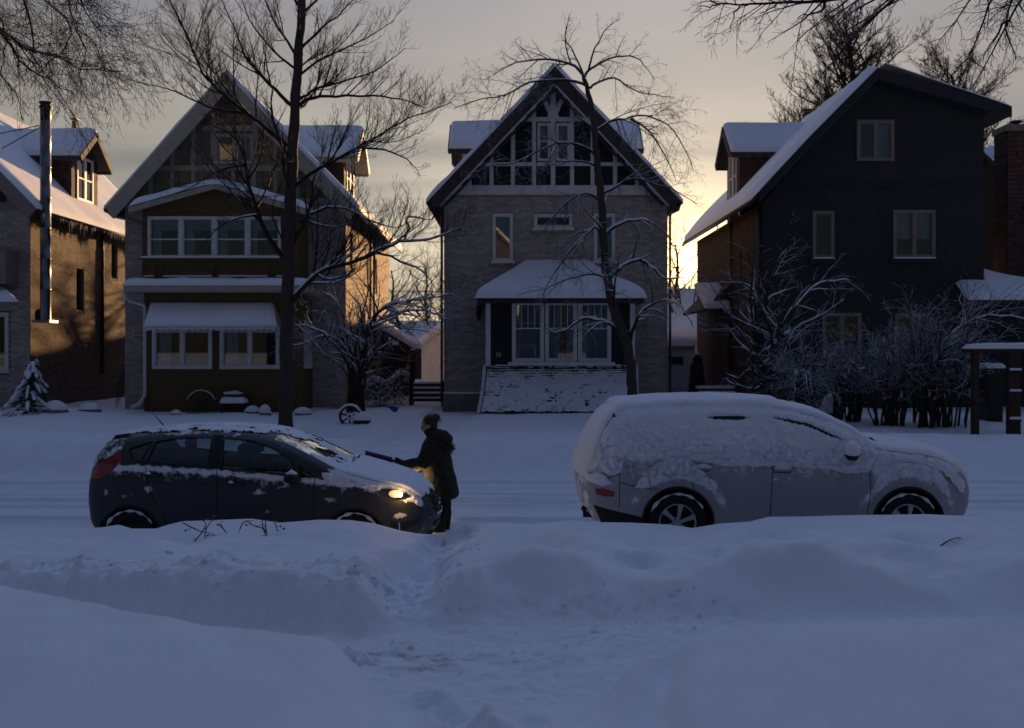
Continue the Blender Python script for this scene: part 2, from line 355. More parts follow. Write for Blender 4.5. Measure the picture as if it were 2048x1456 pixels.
def H(x, y):
    x = np.asarray(x, float); y = np.asarray(y, float)
    n1 = fbm(x * 0.8, y * 0.8, 4, 1); n2 = fbm(x * 3, y * 3, 4, 5); n3 = fbm(x * 11, y * 11, 3, 9); n4 = fbm(x * 26, y * 26, 2, 15)
    # near yard with its soft edge over the shovelled walk
    ye = np.interp(x, EDGE[:, 0], EDGE[:, 1]) + 0.05 * fbm(x * 1.7, x * 0 + 3, 3, 21)
    yard = 0.86 + 0.05 * n1 + 0.05 * sst(0.6, 1.6, x) * sst(3.2, 5.0, y) + 0.12 * sst(-1.2, -3.5, x) * sst(3.5, 6, y) - 0.05 * sst(5.0, 2.5, y)
    yard += 0.035 * np.sin(y * 2.2 + x * 1.3) * sst(-0.5, -2.5, x) + 0.02 * fbm(x * 2.2, y * 0.9, 3, 33)
    yard -= 0.10 * np.exp(-((x - 0.62 - 0.25 * (y - 4.3)) / 0.10) ** 2) * sst(3.2, 3.8, y) * sst(5.4, 4.8, y)
    rough_ = 1 - 0.75 * sst(0.8, 2.2, x); walk = 0.38 + (0.035 * n2 + 0.02 * n3 + 0.010 * n4) * rough_ + 0.05 * sst(0.9, 2.5, x)
    drop = sst(-0.26, 0.08, y - ye)
    drop = np.where(np.abs(x) < 0.0, drop, drop)
    z = yard * (1 - drop) + walk * drop
    # trodden path from the yard to the walk
    pc = -0.08 - 0.07 * np.sin(y * 1.4); pw = 0.46 + 0.05 * n1 + 0.13 * fbm(y * 1.6 + 4, x * 0.4, 2, 95)
    path = sst(pw + 0.36, pw - 0.12, np.abs(x - pc)) * sst(2.5, 4.6, y) * sst(6.3, 5.7, y)
    z = z * (1 - path) + np.minimum(z, 0.70 - 0.2 * sst(4.8, 6.1, y) + 0.02 * n2) * path
    for cx, cy, r, d in ((-0.36, 5.30, 0.09, 0.10), (-0.45, 5.50, 0.10, 0.09), (-0.15, 4.95, 0.095, 0.14), (-0.30, 4.66, 0.085, 0.12), (-0.22, 4.46, 0.10, 0.14), (-0.14, 4.22, 0.1, 0.12), (-0.05, 4.62, 0.05, 0.03), (-0.42, 4.72, 0.03, 0.035), (0.1, 4.36, 0.07, 0.03)):
        z = z + foot(x + 0.02 * n3, y + 0.02 * n2, cx, cy, r, d, 1.4)
    # snow bank between walk and street
    left = sst(0.15, -0.9, x)
    yf = 6.95 + 0.25 * (1 - left) - 0.12 * n1 + 0.10 * sst(-2.0, -4.5, x)
    topz = 0.70 + 0.05 * n1 + 0.03 * left * sst(0, -1.5, x)
    topz += (0.05 * fbm(x * 2.6, y * 1.1 + 3, 3, 41) + 0.08 * np.sin(x * 3.1 + 1.6 * np.sin(y * 1.7)) * np.exp(-((y - 7.8) / 0.45) ** 2)) * (1 - left)
    bank = topz + (crest_z(x) - topz) * sst(7.7, YC - 0.1, y) + 0.05 * fbm(x * 1.3, y * 1.6, 3, 51) * sst(7.2, 7.8, y) * sst(YC - 0.1, YC - 1.2, y)
    bank -= 0.05 * sst(8.2, 9.0, y) * sst(YC - 0.05, YC - 0.8, y) * (0.7 + 0.5 * n1)
    for cx, cy, r, d in ((1.05, 8.3, 0.17, 0.16), (2.15, 8.45, 0.24, 0.14), (1.7, 8.2, 0.2, 0.11), (2.75, 8.4, 0.25, 0.12), (3.3, 8.2, 0.22, 0.14), (0.35, 8.8, 0.25, 0.10), (0.1, 9.3, 0.3, 0.09), (-1.7, 9.2, 0.35, 0.10), (-3.3, 9.2, 0.4, 0.10), (-2.6, 8.5, 0.3, 0.09), (1.4, 9.2, 0.3, 0.08), (2.4, 9.4, 0.3, 0.08), (3.9, 9.0, 0.3, 0.10)):
        bank = bank + foot(x + 0.05 * n2, y + 0.05 * n2, cx, cy, r, d, 1.6)
    # hand-shovelled lumps
    lump = (left * sst(7.9, 7.4, y) + sst(-0.1, 0.2, x) * sst(2.0, 0.9, x) * sst(7.5, 7.2, y)) * sst(6.6, 6.9, y)
    bank = bank + lump * (0.10 * np.abs(fbm(x * 4.5, y * 4.5, 3, 61)) + 0.035 * n3 + 0.014 * n4) + 0.05 * fbm(x * 1.9, y * 2.6, 2, 91) * sst(7.1, 7.6, y) * sst(YC, YC - 0.8, y)
    wid = 0.22 + 0.36 * (1 - left)
    rise = sst(yf - 0.12, yf + wid, y)
    # walked notch through the bank
    pc2 = -0.72 - 0.10 * np.sin((y - 7) * 1.5); nd = sst(0.42 + 0.06 * n2, 0.10, np.abs(x - pc2)) * sst(11.2, 10.6, y)
    bank = bank - nd * (0.30 + 0.07 * n2 - 0.18 * sst(9.2, 10.4, y) + 0.05 * n3 + 0.018 * n4)
    for cx, cy, r, d in ((-0.62, 9.6, 0.13, 0.14), (-0.72, 9.1, 0.12, 0.14), (-0.84, 8.6, 0.11, 0.08), (-0.66, 8.3, 0.10, 0.09), (-0.6, 7.9, 0.1, 0.08), (-0.8, 10.05, 0.12, 0.07), (-0.82, 7.6, 0.1, 0.06)):
        bank = bank + foot(x + 0.03 * n3, y + 0.03 * n2, cx, cy, r, d, 1.3)
    zb = walk * (1 - rise) + bank * rise
    z = np.where(y > 6.45, zb, z)
    # street with packed ruts
    st = -0.05 + 0.012 * n2 + 0.01 * n1
    for yr, w, d in ((13.9, 0.15, 0.09), (15.4, 0.18, 0.14), (16.2, 0.15, 0.10), (17.6, 0.2, 0.14)):
        yy = y - yr - 0.1 * fbm(x * 0.25, x * 0 + yr, 2, 71)
        st = st - d * np.exp(-(yy / w) ** 2) + d * 0.7 * np.exp(-((np.abs(yy) - w * 1.8) / (w * 0.6)) ** 2)
    for cx, cy in ((-0.55, 12.5), (-0.4, 12.9), (-0.2, 13.2), (-0.7, 13.1), (-0.35, 12.4), (0.2, 13.5)):
        st = st + foot(x + 0.05 * n3, y, cx, cy, 0.13, 0.05, 1.3)
    toe = sst(YC + 0.02, YC + 0.55 + 0.08 * n2, y)
    z = np.where(y > YC, crest_z(x) * (1 - toe) + st * toe + 0.0 * y, z)
    # far bank, boulevard and yards
    fb = 0.50 + 0.16 * fbm(x * 0.45, y * 0.6, 3, 81) + 0.04 * n2
    gap = sst(1.1, 0.5, np.abs(x + 2.55 - 0.10 * (y - 20)))                    # cleared walk between two houses
    fb = fb - gap * 0.22 * sst(18, 20, y)
    yardf = 0.60 + 0.05 * n1 + 0.16 * np.exp(-(((x + 3.9) / 0.7) ** 2 + ((y - 26.3) / 1.6) ** 2)) - gap * 0.12
    yardf += 0.14 * np.exp(-(((x + 12.2) / 1.3) ** 2 + ((y - 27.5) / 1.2) ** 2)) + 0.18 * np.exp(-(((x + 9.5) / 2.6) ** 2 + ((y - 20.6) / 1.0) ** 2)) * 0.4
    far = st + (fb - st) * sst(18.4 + 0.25 * n1, 20.1, y)
    far = far - 0.16 * np.exp(-((y - 22.6) / 0.5) ** 2)
    far = far + (yardf - far) * sst(22.8, 25.5, y)
    z = np.where(y > 14.5, np.where(y > 18.3, far, st), z)
    return z
ys = [0.6]
while ys[-1] < 62: ys.append(ys[-1] + max(0.028, 0.0055 * ys[-1] if ys[-1] < 12 else 0.0075 * ys[-1]))
ys = np.array(ys); NX = 440
tt = np.linspace(-1, 1, NX + 1)
def strip(name, y0, y1, material, NX=330):
    tt = np.linspace(-1, 1, NX + 1)
    i0 = int(np.argmin(np.abs(ys - y0))); i1 = int(np.argmin(np.abs(ys - y1)))
    yy = ys[i0:i1 + 1]; X = tt[None, :] * (0.64 * yy[:, None] + 2.4); Y = np.repeat(yy[:, None], NX + 1, 1)
    Z = H(X, Y)
    co = np.stack([X, Y, Z], -1).reshape(-1, 3)
    n = len(yy); idx = np.arange(n * (NX + 1)).reshape(n, NX + 1)
    fs = np.stack([idx[:-1, :-1], idx[:-1, 1:], idx[1:, 1:], idx[1:, :-1]], -1).reshape(-1, 4)
    me = bpy.data.meshes.new(name); me.from_pydata(co.tolist(), [], fs.tolist()); me.materials.append(material)
    me.polygons.foreach_set('use_smooth', [True] * len(fs)); me.update()
    e = 0.01; gx = (H(X + e, Y) - H(X - e, Y)) / (2 * e); gy = (H(X, Y + e) - H(X, Y - e)) / (2 * e)
    nn = np.stack([-gx, -gy, np.ones_like(gx)], -1).reshape(-1, 3); nn /= np.linalg.norm(nn, axis=1, keepdims=True)
    me.normals_split_custom_set_from_vertices(nn.tolist())
    o = bpy.data.objects.new(name, me); COL.objects.link(o); tag(o, kind='structure'); return o
def walk_mat():
    m = snow_mat('walk_snow', bump=0.4, bscale=35); nt = m.node_tree; N = nt.nodes; L = nt.links; b = N['Principled BSDF']
    src = b.inputs['Base Color'].links[0].from_socket
    tc = N.new('ShaderNodeTexCoord'); mp = N.new('ShaderNodeMapping'); mp.inputs['Scale'].default_value = (1.6, 4.0, 1); L.new(tc.outputs['Object'], mp.inputs[0])
    nz = N.new('ShaderNodeTexNoise'); nz.inputs['Scale'].default_value = 1.8; nz.inputs['Detail'].default_value = 8; nz.inputs['Roughness'].default_value = 0.7; L.new(mp.outputs[0], nz.inputs['Vector'])
    mr = N.new('ShaderNodeMapRange'); mr.inputs[1].default_value = 0.50; mr.inputs[2].default_value = 0.66; mr.inputs[4].default_value = 0.75; L.new(nz.outputs[0], mr.inputs[0])
    # trampled, gritty only where the flat of the walk lies
    sp = N.new('ShaderNodeSeparateXYZ'); L.new(tc.outputs['Object'], sp.inputs[0])
    lo = N.new('ShaderNodeMapRange'); lo.inputs[1].default_value = 0.50; lo.inputs[2].default_value = 0.42; L.new(sp.outputs['Z'], lo.inputs[0])
    vm = N.new('ShaderNodeVectorMath'); vm.operation = 'SUBTRACT'; L.new(tc.outputs['Object'], vm.inputs[0]); vm.inputs[1].default_value = (-0.75, 6.35, 0.4)
    vs_ = N.new('ShaderNodeVectorMath'); vs_.operation = 'MULTIPLY'; L.new(vm.outputs[0], vs_.inputs[0]); vs_.inputs[1].default_value = (1.0, 2.6, 0)
    vl = N.new('ShaderNodeVectorMath'); vl.operation = 'LENGTH'; L.new(vs_.outputs[0], vl.inputs[0]); pm = N.new('ShaderNodeMapRange'); pm.inputs[1].default_value = 1.3; pm.inputs[2].default_value = 0.3; L.new(vl.outputs['Value'], pm.inputs[0])
    m0 = N.new('ShaderNodeMath'); m0.operation = 'MULTIPLY'; L.new(lo.outputs[0], m0.inputs[0]); L.new(pm.outputs[0], m0.inputs[1])
    mu = N.new('ShaderNodeMath'); mu.operation = 'MULTIPLY'; L.new(mr.outputs[0], mu.inputs[0]); L.new(m0.outputs[0], mu.inputs[1])
    mx = N.new('ShaderNodeMix'); mx.data_type = 'RGBA'; L.new(mu.outputs[0], mx.inputs[0]); L.new(src, mx.inputs[6]); mx.inputs[7].default_value = (0.20, 0.19, 0.19, 1)
    L.new(mx.outputs[2], b.inputs['Base Color']); return m
strip('near_yard_ground', 0.6, 4.4, M['snow_soft'], 560)
strip('sidewalk', 4.4, 6.9, walk_mat(), 560)
strip('boulevard_ground', 6.9, 11.0, M['snow_bank'], 560)
strip('street', 11.0, 18.4, M['snow'])
strip('far_yard_ground', 18.4, 62, M['snow'])
g = MB(); nn_ = 40
gx_ = [-900, -300, -120, -60, -30, 0, 30, 60, 120, 300, 900]; gy_ = [-600, -200, -60, -20, 0.7, 30, 61, 120, 300, 900, 1500]
for j in range(len(gy_) - 1):
    for i in range(len(gx_) - 1):
        def gz(x, y): return 0.3 if (y > 60 or y < 0.5) else -0.4
        vs = [(gx_[i + a], gy_[j + b], gz(gx_[i + a], gy_[j + b])) for a, b in ((0, 0), (1, 0), (1, 1), (0, 1))]
        g.add(vs, [(0, 1, 2, 3)])
tag(g.build('ground', M['snow_soft']), kind='structure')
# ------------------------------------------------------------------ house building helpers
def free_spans(u0, u1, z, zh, holes):
    spans = [(u0, u1)]
    for a, b, c, d in holes:
        if c < z + zh and d > z:
            ns = []
            for s, e in spans:
                if b <= s or a >= e: ns.append((s, e)); continue
                if a > s: ns.append((s, a))
                if b < e: ns.append((b, e))
            spans = ns
    return spans
def wall_holes(mb, fm, u0, u1, z0, z1, holes, th=0.25, d=0.0):
    """solid wall with rectangular openings"""
    zs = sorted({z0, z1, *[min(max(h[2], z0), z1) for h in holes], *[min(max(h[3], z0), z1) for h in holes]})
    for a, b in zip(zs[:-1], zs[1:]):
        if b - a < 1e-4: continue
        for s, e in free_spans(u0, u1, a + 1e-5, b - a - 2e-5, holes): mb.fbox(fm, s, e, a, b, d - th, d)
def bricks(mb, fm, u0, u1, z0, z1, holes=(), limit=None, bw=0.215, bh=0.064, pu=0.227, pz=0.0745, d=0.009, single=None):
    """courses of bricks standing 9 mm proud of the mortar; limit(z) gives the (u0, u1) of a sloping wall; single collects whole bricks"""
    rr = random.Random(int(abs(u0 * 100)) + 5); row = 0; z = z0 + 0.005
    while z + bh < z1:
        a0, a1 = (u0, u1) if limit is None else limit(z + bh)
        off = (row % 2) * pu * 0.5
        for s, e in free_spans(a0, a1, z, bh, holes):
            k = math.floor((s - off) / pu); u = k * pu + off
            while u < e:
                a, b = max(u, s + 0.004), min(u + bw, e - 0.004)
                if b - a > 0.03:
                    t = rr.random()
                    if single is not None and b - a > bw - 0.001 and len(single) < 300 and single_ok(a, z): single.append((a, z))
                    else:
                        dd = d + 0.004 * rr.random()
                        p = [fm(a, z, dd), fm(b, z, dd), fm(b, z + bh, dd), fm(a, z + bh, dd), fm(a, z, 0), fm(b, z, 0), fm(b, z + bh, 0), fm(a, z + bh, 0)]
                        fs = [(0, 1, 2, 3), (4, 5, 1, 0), (5, 6, 2, 1), (6, 7, 3, 2), (7, 4, 0, 3)]
                        if fm.flip: fs = [f[::-1] for f in fs]
                        mb.add(p, fs, t)
                u += pu
        z += pz; row += 1
def single_ok(u, z): return True
def window(parent, fm, u0, u1, z0, z1, cols=1, split=0.0, fw=0.07, mat_f='white_paint', glass='glass', sill=True, d=0.04, curtain=None, muntin=0, depth=0.10, snow=0.0, out=0.05, name='window'):
    """frame with stiles and rails as the window part; panes, sill, curtain are its pieces"""
    mb = MB()
    mb.fbox(fm, u0, u1, z0, z0 + fw, d - depth, d); mb.fbox(fm, u0, u1, z1 - fw, z1, d - depth, d)
    mb.fbox(fm, u0, u0 + fw, z0 + fw, z1 - fw, d - depth, d - 0.002); mb.fbox(fm, u1 - fw, u1, z0 + fw, z1 - fw, d - depth, d - 0.002)
    cw = (u1 - u0 - 2 * fw) / cols; panes = []
    for i in range(cols):
        a = u0 + fw + i * cw; b = a + cw
        if i: mb.fbox(fm, a - fw * 0.5, a + fw * 0.5, z0 + fw, z1 - fw, d - depth, d - 0.004)
        pa = a + (fw * 0.5 if i else 0); pb = b - (fw * 0.5 if i < cols - 1 else 0)
        sf = 0.028
        mb.fbox(fm, pa, pb, z0 + fw, z0 + fw + sf, d - depth + 0.01, d - 0.025); mb.fbox(fm, pa, pb, z1 - fw - sf, z1 - fw, d - depth + 0.01, d - 0.025)
        mb.fbox(fm, pa, pa + sf, z0 + fw + sf, z1 - fw - sf, d - depth + 0.01, d - 0.027); mb.fbox(fm, pb - sf, pb, z0 + fw + sf, z1 - fw - sf, d - depth + 0.01, d - 0.027)
        if split:
            zm = z0 + (z1 - z0) * split
            mb.fbox(fm, pa + sf, pb - sf, zm - 0.02, zm + 0.02, d - depth + 0.01, d - 0.029)
            panes += [(pa + sf, pb - sf, z0 + fw + sf, zm - 0.02), (pa + sf, pb - sf, zm + 0.02, z1 - fw - sf)]
            for k in range(muntin):
                uu = pa + (pb - pa) * (k + 1) / (muntin + 1); mb.fbox(fm, uu - 0.011, uu + 0.011, zm + 0.02, z1 - fw - sf, d - depth + 0.015, d - 0.04)
        else: panes.append((pa + sf, pb - sf, z0 + fw + sf, z1 - fw - sf))
    w = mb.build(name, M[mat_f], parent)
    for a, b, c, e in panes:
        MB().fbox(fm, a, b, c, e, d - depth + 0.03, d - depth + 0.036).build('pane', M[glass], w)
    if sill:
        MB().fbox(fm, u0 - out, u1 + out, z0 - 0.06, z0 - 0.003, d - depth, d + 0.05).build('sill', M[mat_f], w)
        if snow:
            q = [fm(u0 - out, z0 - 0.003, d + 0.055), fm(u1 + out, z0 - 0.003, d + 0.055), fm(u1 + out, z0 - 0.003, d - 0.03), fm(u0 - out, z0 - 0.003, d - 0.03)]
            MB().snow(q, snow, 14, 4, edge=0.05).build('snow', M['snow'], w, True)
    if curtain:
        for (a, b, c, e, mt) in curtain:
            n = max(6, int((b - a) / 0.035)); vs = []; fs = []
            for i in range(n + 1):
                u = a + (b - a) * i / n; dd = d - depth - 0.055 + 0.022 * math.sin(i * 1.9 + a * 7) + 0.012 * math.sin(i * 0.7)
                if mt == 'blind': dd = d - depth - 0.05
                vs += [fm(u, c, dd), fm(u, e, dd)]
            fs = [(2 * i, 2 * i + 2, 2 * i + 3, 2 * i + 1) for i in range(n)]
            MB().add(vs, fs).build('blind' if mt == 'blind' else 'curtain', M[mt], w, mt != 'blind')
    return w
def gable_roof(parent, xl, zl, xa, za, xr, zr, y0, y1, th=0.16, snow=0.17, mroof='dark_wood', fascia='dark_wood', fw=0.22, snow_sides=(1, 1), segs=28):
    """two slopes from the eave tips (xl, zl), (xr, zr) to the ridge (xa, za), running y0..y1"""
    for side, (xe, ze) in enumerate(((xl, zl), (xr, zr))):
        a, b = Vector((xe, 0, ze)), Vector((xa, 0, za)); t = (b - a).normalized(); n = Vector((-t.z, 0, t.x)) if side == 0 else Vector((t.z, 0, -t.x))
        if n.z < 0: n = -n
        def pt(p, y, k):
            v = p - n * k if p is a else p - Vector((0, 0, k / max(n.z, 0.2)))
            return (v.x, y, v.z)
        mb = MB(); vs = [pt(a, y0, th), pt(b, y0, th), pt(b, y1, th), pt(a, y1, th), pt(a, y0, 0), pt(b, y0, 0), pt(b, y1, 0), pt(a, y1, 0)]
        mb.add(vs, hexa() if side == 0 else [f[::-1] for f in hexa()]); rf = mb.build('roof', M[mroof], parent)
        # barge board on the front rake
        mb = MB(); off = 0.012
        vs = [pt(a, y0 - 0.05, fw + th), pt(b, y0 - 0.05, fw + th), pt(b, y0 - 0.002, fw + th), pt(a, y0 - 0.002, fw + th), pt(a, y0 - 0.05, -off), pt(b, y0 - 0.05, -off), pt(b, y0 - 0.002, -off), pt(a, y0 - 0.002, -off)]
        mb.add(vs, hexa() if side == 0 else [f[::-1] for f in hexa()]); mb.build('barge_board', M[fascia], rf)
        if snow and snow_sides[side]:
            A = pt(a, y0 - 0.06, -0.01); B = pt(b, y0 - 0.06, -0.01); C = pt(b, y1 + 0.05, -0.01); D = pt(a, y1 + 0.05, -0.01)
            q = (D, A, B, C) if side == 0 else (A, D, C, B)
            MB().snow(q, snow, segs, 14, edge=0.22, amp=0.35, seed=int(abs(xe) * 10), flat=True).build('snow', M['snow'], rf, True)
    return
def dormer(parent, side, xw, xin, yc, half, zb, ze, zp, wallmat, over=0.3, snow=0.14, win=True, fascia='dark_wood', front_over=0.35):
    """gabled dormer: ridge along x at yc, face at x = xw looking to side (+1 right, -1 left), running back to xin inside the main roof"""
    s = side; mb = MB(); y0, y1 = yc - half, yc + half
    xs = sorted((xw, xin))
    mb.box(xs[0], xs[1], y0, y0 + 0.1, zb, ze); mb.box(xs[0], xs[1], y1 - 0.1, y1, zb, ze)
    fm = Face('right' if s > 0 else 'left', xw)
    wz0, wz1 = zb + (ze - zb) * 0.28, ze - 0.06; holes = [(yc - half * 0.62, yc + half * 0.62, wz0, wz1)] if win else []
    wall_holes(mb, fm, y0 + 0.1, y1 - 0.1, zb, ze, holes, th=0.1)
    mb.prism([(y0, ze), (y1, ze), (yc, zp - 0.1)], fm, -0.1, 0.0)
    d = mb.build('dormer', M[wallmat], parent)
    # shingle courses on the side towards the street
    ff = Face('front', y0); sb = MB(); z = zb; k = 0; rr = random.Random(3)
    while z < ze - 0.05:
        u = xs[0] - (k % 2) * 0.08
        while u < xs[1]:
            w = 0.13 + 0.06 * rr.random(); a, b = max(u, xs[0]), min(u + w - 0.006, xs[1])
            if b - a > 0.02: sb.fbox(ff, a, b, z, min(z + 0.165, ze), 0.002, 0.012 + 0.008 * rr.random(), rr.random())
            u += w
        z += 0.16; k += 1
    tag(sb.build('shingles', M[wallmat], d), kind='stuff')
    if win: window_sub(d, fm, *holes[0])
    xf = xw + s * front_over; zee = ze - over * (zp - ze) / half
    for q_ in (-1, 1):
        ye = yc + q_ * (half + over)
        A, B, C, D = (xf, ye, zee), (xin, ye, zee), (xin, yc, zp), (xf, yc, zp)
        q = (A, B, C, D) if (s * q_ > 0) else (B, A, D, C)
        rm = MB(); qq = [Vector(p) for p in q]; nn = (qq[1] - qq[0]).cross(qq[3] - qq[0]).normalized()
        if nn.z < 0: qq = [qq[1], qq[0], qq[3], qq[2]]
        rm.slab(qq, 0.10); 
        rm.build('dormer_roof', M[fascia], d)
        # fascia along the low edge
        MB().box(min(xf, xin), max(xf, xin), ye - 0.03, ye + 0.03, zee - 0.17, zee - 0.02).build('fascia', M[fascia], d)
        e = Vector((0, 0, 0.01)); MB().snow([qq[0] + e, qq[1] + e, qq[2] + e, qq[3] + e], snow, 16, 10, edge=0.12, amp=0.2, flat=True).build('dormer_snow', M['snow'], d, True)
        # barge boards of the dormer gable
        t = (Vector(D) - Vector(A)).normalized(); b = MB(); n_ = Vector((0, -t.z, t.y)) if q_ > 0 else Vector((0, t.z, -t.y))
        if n_.z > 0: n_ = -n_
        p = [Vector(A), Vector(D), Vector(D) + n_ * 0.2, Vector(A) + n_ * 0.2]; ex = Vector((s * 0.04, 0, 0))
        b.add(p + [v + ex for v in p], hexa()); b.build('barge_board', M[fascia], d)
    return d
def window_sub(parent, fm, u0, u1, z0, z1):
    """small two-sash window on a dormer, frame only one level below"""
    mb = MB(); fw = 0.07; d = 0.03; mid = (u0 + u1) / 2
    for a, b in ((u0, mid - 0.0), (mid + 0.0, u1)):
        mb.fbox(fm, a, b, z0, z0 + fw, -0.05, d); mb.fbox(fm, a, b, z1 - fw, z1, -0.05, d)
        mb.fbox(fm, a, a + fw, z0 + fw, z1 - fw, -0.05, d - 0.002); mb.fbox(fm, b - fw, b, z0 + fw, z1 - fw, -0.05, d - 0.002)
        zm = (z0 + z1) / 2; mb.fbox(fm, a + fw, b - fw, zm - 0.02, zm + 0.02, -0.04, d - 0.01)
    mb.build('window_frame', M['white_paint'], parent)
    for a, b in ((u0, mid), (mid, u1)):
        MB().fbox(fm, a + fw, b - fw, z0 + fw, z1 - fw, -0.03, -0.024).build('pane', M['glass'], parent)
def icicles(parent, x, y0, y1, z0, z1, n, lmax, seed, rmax=0.03):
    """a ragged row of icicles under an eave that runs in y"""
    rr = random.Random(seed); mb = MB(); clump = 0.5
    for i in range(n):
        t = rr.random(); y = y0 + (y1 - y0) * t; z = z0 + (z1 - z0) * t
        cl = max(0.12, 0.5 + 0.5 * math.sin(t * 31 + seed) * math.sin(t * 11.3 + 1)); L_ = lmax * cl * (0.25 + 0.75 * rr.random() ** 2); r = rmax * (0.4 + 0.6 * rr.random()) * (0.5 + 0.5 * L_ / lmax)
        p = Vector((x + rr.uniform(-0.03, 0.03), y, z)); k = [p, p - Vector((0.004, 0, L_ * 0.3)), p - Vector((rr.uniform(-.01, .01), rr.uniform(-.01, .01), L_ * 0.65)), p - Vector((0, 0, L_))]
        mb.tube(k, [r, r * 0.75, r * 0.45, 0.002], 5)
    return mb
def downspout(parent, pts, r=0.04, mt='black_metal', name='downspout'):
    return MB().tube(pts, r, 8).build(name, M[mt], parent, True)
# ------------------------------------------------------------------ brick house with half-timbered gable (middle)
Y0 = 30.0
def zx(px, py, Y=Y0): p = P(px, py, Y); return p.x, p.z
def fX(px, Y=Y0): return (px - 1024) / F * Y
def fZ(py, Y=Y0): return CAMZ + (HOR - py) / F * Y
def house_middle():
    h = thing('brick_house', 'grey brick house with black and white half-timbered gable and snowy glazed porch', 'house', (1.3, Y0, 0.55))
    fm = Face('front', Y0); xl, xr = fX(888), fX(1335); zt = fZ(390); zg = 0.35; yb = 41.0
    wins = [(fX(985), fX(1026), fZ(523), fZ(427)), (fX(1068), fX(1145), fZ(457), fZ(428)), (fX(1188), fX(1230), fZ(523), fZ(427))]
    mb = MB(); wall_holes(mb, fm, xl, xr, zg, zt, wins, 0.25)
    mb.box(xl, xl + 0.25, Y0 + 0.25, yb, zg, zt); mb.box(xr - 0.25, xr, Y0 + 0.25, yb, zg, zt); mb.box(xl + 0.25, xr - 0.25, yb - 0.25, yb, zg, zt)
    mb.box(xl + 0.25, xr - 0.25, Y0 + 0.26, yb - 0.26, 3.4, 3.5); mb.box(xl + 0.25, xr - 0.25, Y0 + 0.26, yb - 0.26, zt - 0.1, zt - 0.02)
    wall = mb.build('wall', M['mortar'], h)
    # bricks: whole bricks of the clear part of the front are pieces of their own, the rest one mesh
    holes = [(a - 0.02, b + 0.02, c - 0.09, d + 0.02) for a, b, c, d in wins] + [(fX(975), fX(1268), 0, fZ(585))]
    single = []
    global single_ok
    single_ok = lambda u, z: z > 4.55 and z < 6.85
    bm_ = MB(); bricks(bm_, fm, xl, xr, fZ(790), zt - 0.02, holes, single=single)
    single_ok = lambda u, z: True
    tag(bm_.build('bricks', M['brick_grey'], wall), kind='stuff')
    src = MB(); src.box(0, 0.215, -0.011, 0, 0, 0.064, 0.5)
    me0 = src.build('brick', M['brick_grey'], wall, bevel=0)
    vari = []
    for t in (0.15, 0.4, 0.6, 0.85):
        m_ = me0.data.copy(); m_.attributes['tint'].data.foreach_set('value', [t] * len(m_.polygons)); vari.append(m_)
    o0 = wloc(wall); rr = random.Random(4)
    for i, (u, z) in enumerate(single):
        b = me0 if i == 0 else bpy.data.objects.new('brick', me0.data)
        if i: COL.objects.link(b); b.parent = wall
        b.data = rr.choice(vari); b.location = Vector((u, Y0 - 0.003 * rr.random(), z)) - o0
    me0.data.update(); 
    for m_ in vari:                                            # mesh was built relative to the wall: bring it to its own corner
        m_.transform(Matrix.Translation(o0))
    # stone footing
    MB().box(xl - 0.05, fX(972), Y0 - 0.06, Y0 - 0.001, 0.3, fZ(787)).build('footing', M['stone'], h, bevel=0.02)
    MB().box(fX(1275), xr + 0.05, Y0 - 0.06, Y0 - 0.001, 0.3, fZ(787)).build('footing', M['stone'], h, bevel=0.02)
    MB().snow([(xl - 0.05, Y0 - 0.07, fZ(787)), (fX(972), Y0 - 0.07, fZ(787)), (fX(972), Y0, fZ(787)), (xl - 0.05, Y0, fZ(787))], 0.04, 16, 4, 0.03).build('snow', M['snow'], h, True)
    for i, (a, b, c, d) in enumerate(wins):
        cu = [(a + 0.05, b - 0.05, c + 0.05, d - 0.05, 'blind')] if i != 1 else None
        window(h, fm, a, b, c, d, fw=0.075, d=0.03, snow=0.02, curtain=cu, glass='glass')
        MB().fbox(fm, a - 0.12, b + 0.12, c - 0.15, c - 0.065, 0.001, 0.07).build('stone_sill', M['stone'], h)
    # gable wall, dark panels and white timbers
    ax, az = fX(1108), fZ(138)
    zgb = fZ(372); sl = (az - zgb) / (ax - fX(878))
    def lim(z): t = (az - 0.12 - z) / sl; return ax - t, ax + t
    gw = [(fX(1075), fX(1101), fZ(322), fZ(246)), (fX(1112), fX(1140), fZ(322), fZ(246))]
    mb = MB(); y = zgb
    mb2 = MB()
    zz = [zt + 0.001, gw[0][2], gw[0][3], fZ(150)]
    a, b = lim(zz[0]); c, d = lim(zz[1]); mb.prism([(a, zz[0]), (b, zz[0]), (d, zz[1]), (c, zz[1])], fm, -0.2, 0.0)
    a2, b2 = lim(zz[2])
    for u0, u1, v0, v1 in ((c, gw[0][0], a2, gw[0][0]), (gw[0][1], gw[1][0], gw[0][1], gw[1][0]), (gw[1][1], d, gw[1][1], b2)):
        mb.prism([(u0, zz[1]), (u1, zz[1]), (v1, zz[2]), (v0, zz[2])], fm, -0.2, 0.0)
    a3, b3 = lim(zz[3]); mb.prism([(a2, zz[2]), (b2, zz[2]), (b3, zz[3]), (a3, zz[3])], fm, -0.2, 0.0)
    gwall = mb.build('gable_wall', M['dark_panel'], h)
    def beam(u0, z0, u1, z1, w, dd=0.035, name='timber'):
        a, b = Vector((u0, 0, z0)), Vector((u1, 0, z1)); t = (b - a).normalized(); n = Vector((-t.z, 0, t.x)) * w / 2
        MB().prism([(a.x - n.x, a.z - n.z), (b.x - n.x, b.z - n.z), (b.x + n.x, b.z + n.z), (a.x + n.x, a.z + n.z)], fm, 0.002, dd).build(name, M['white_paint'], gwall, bevel=0.006)
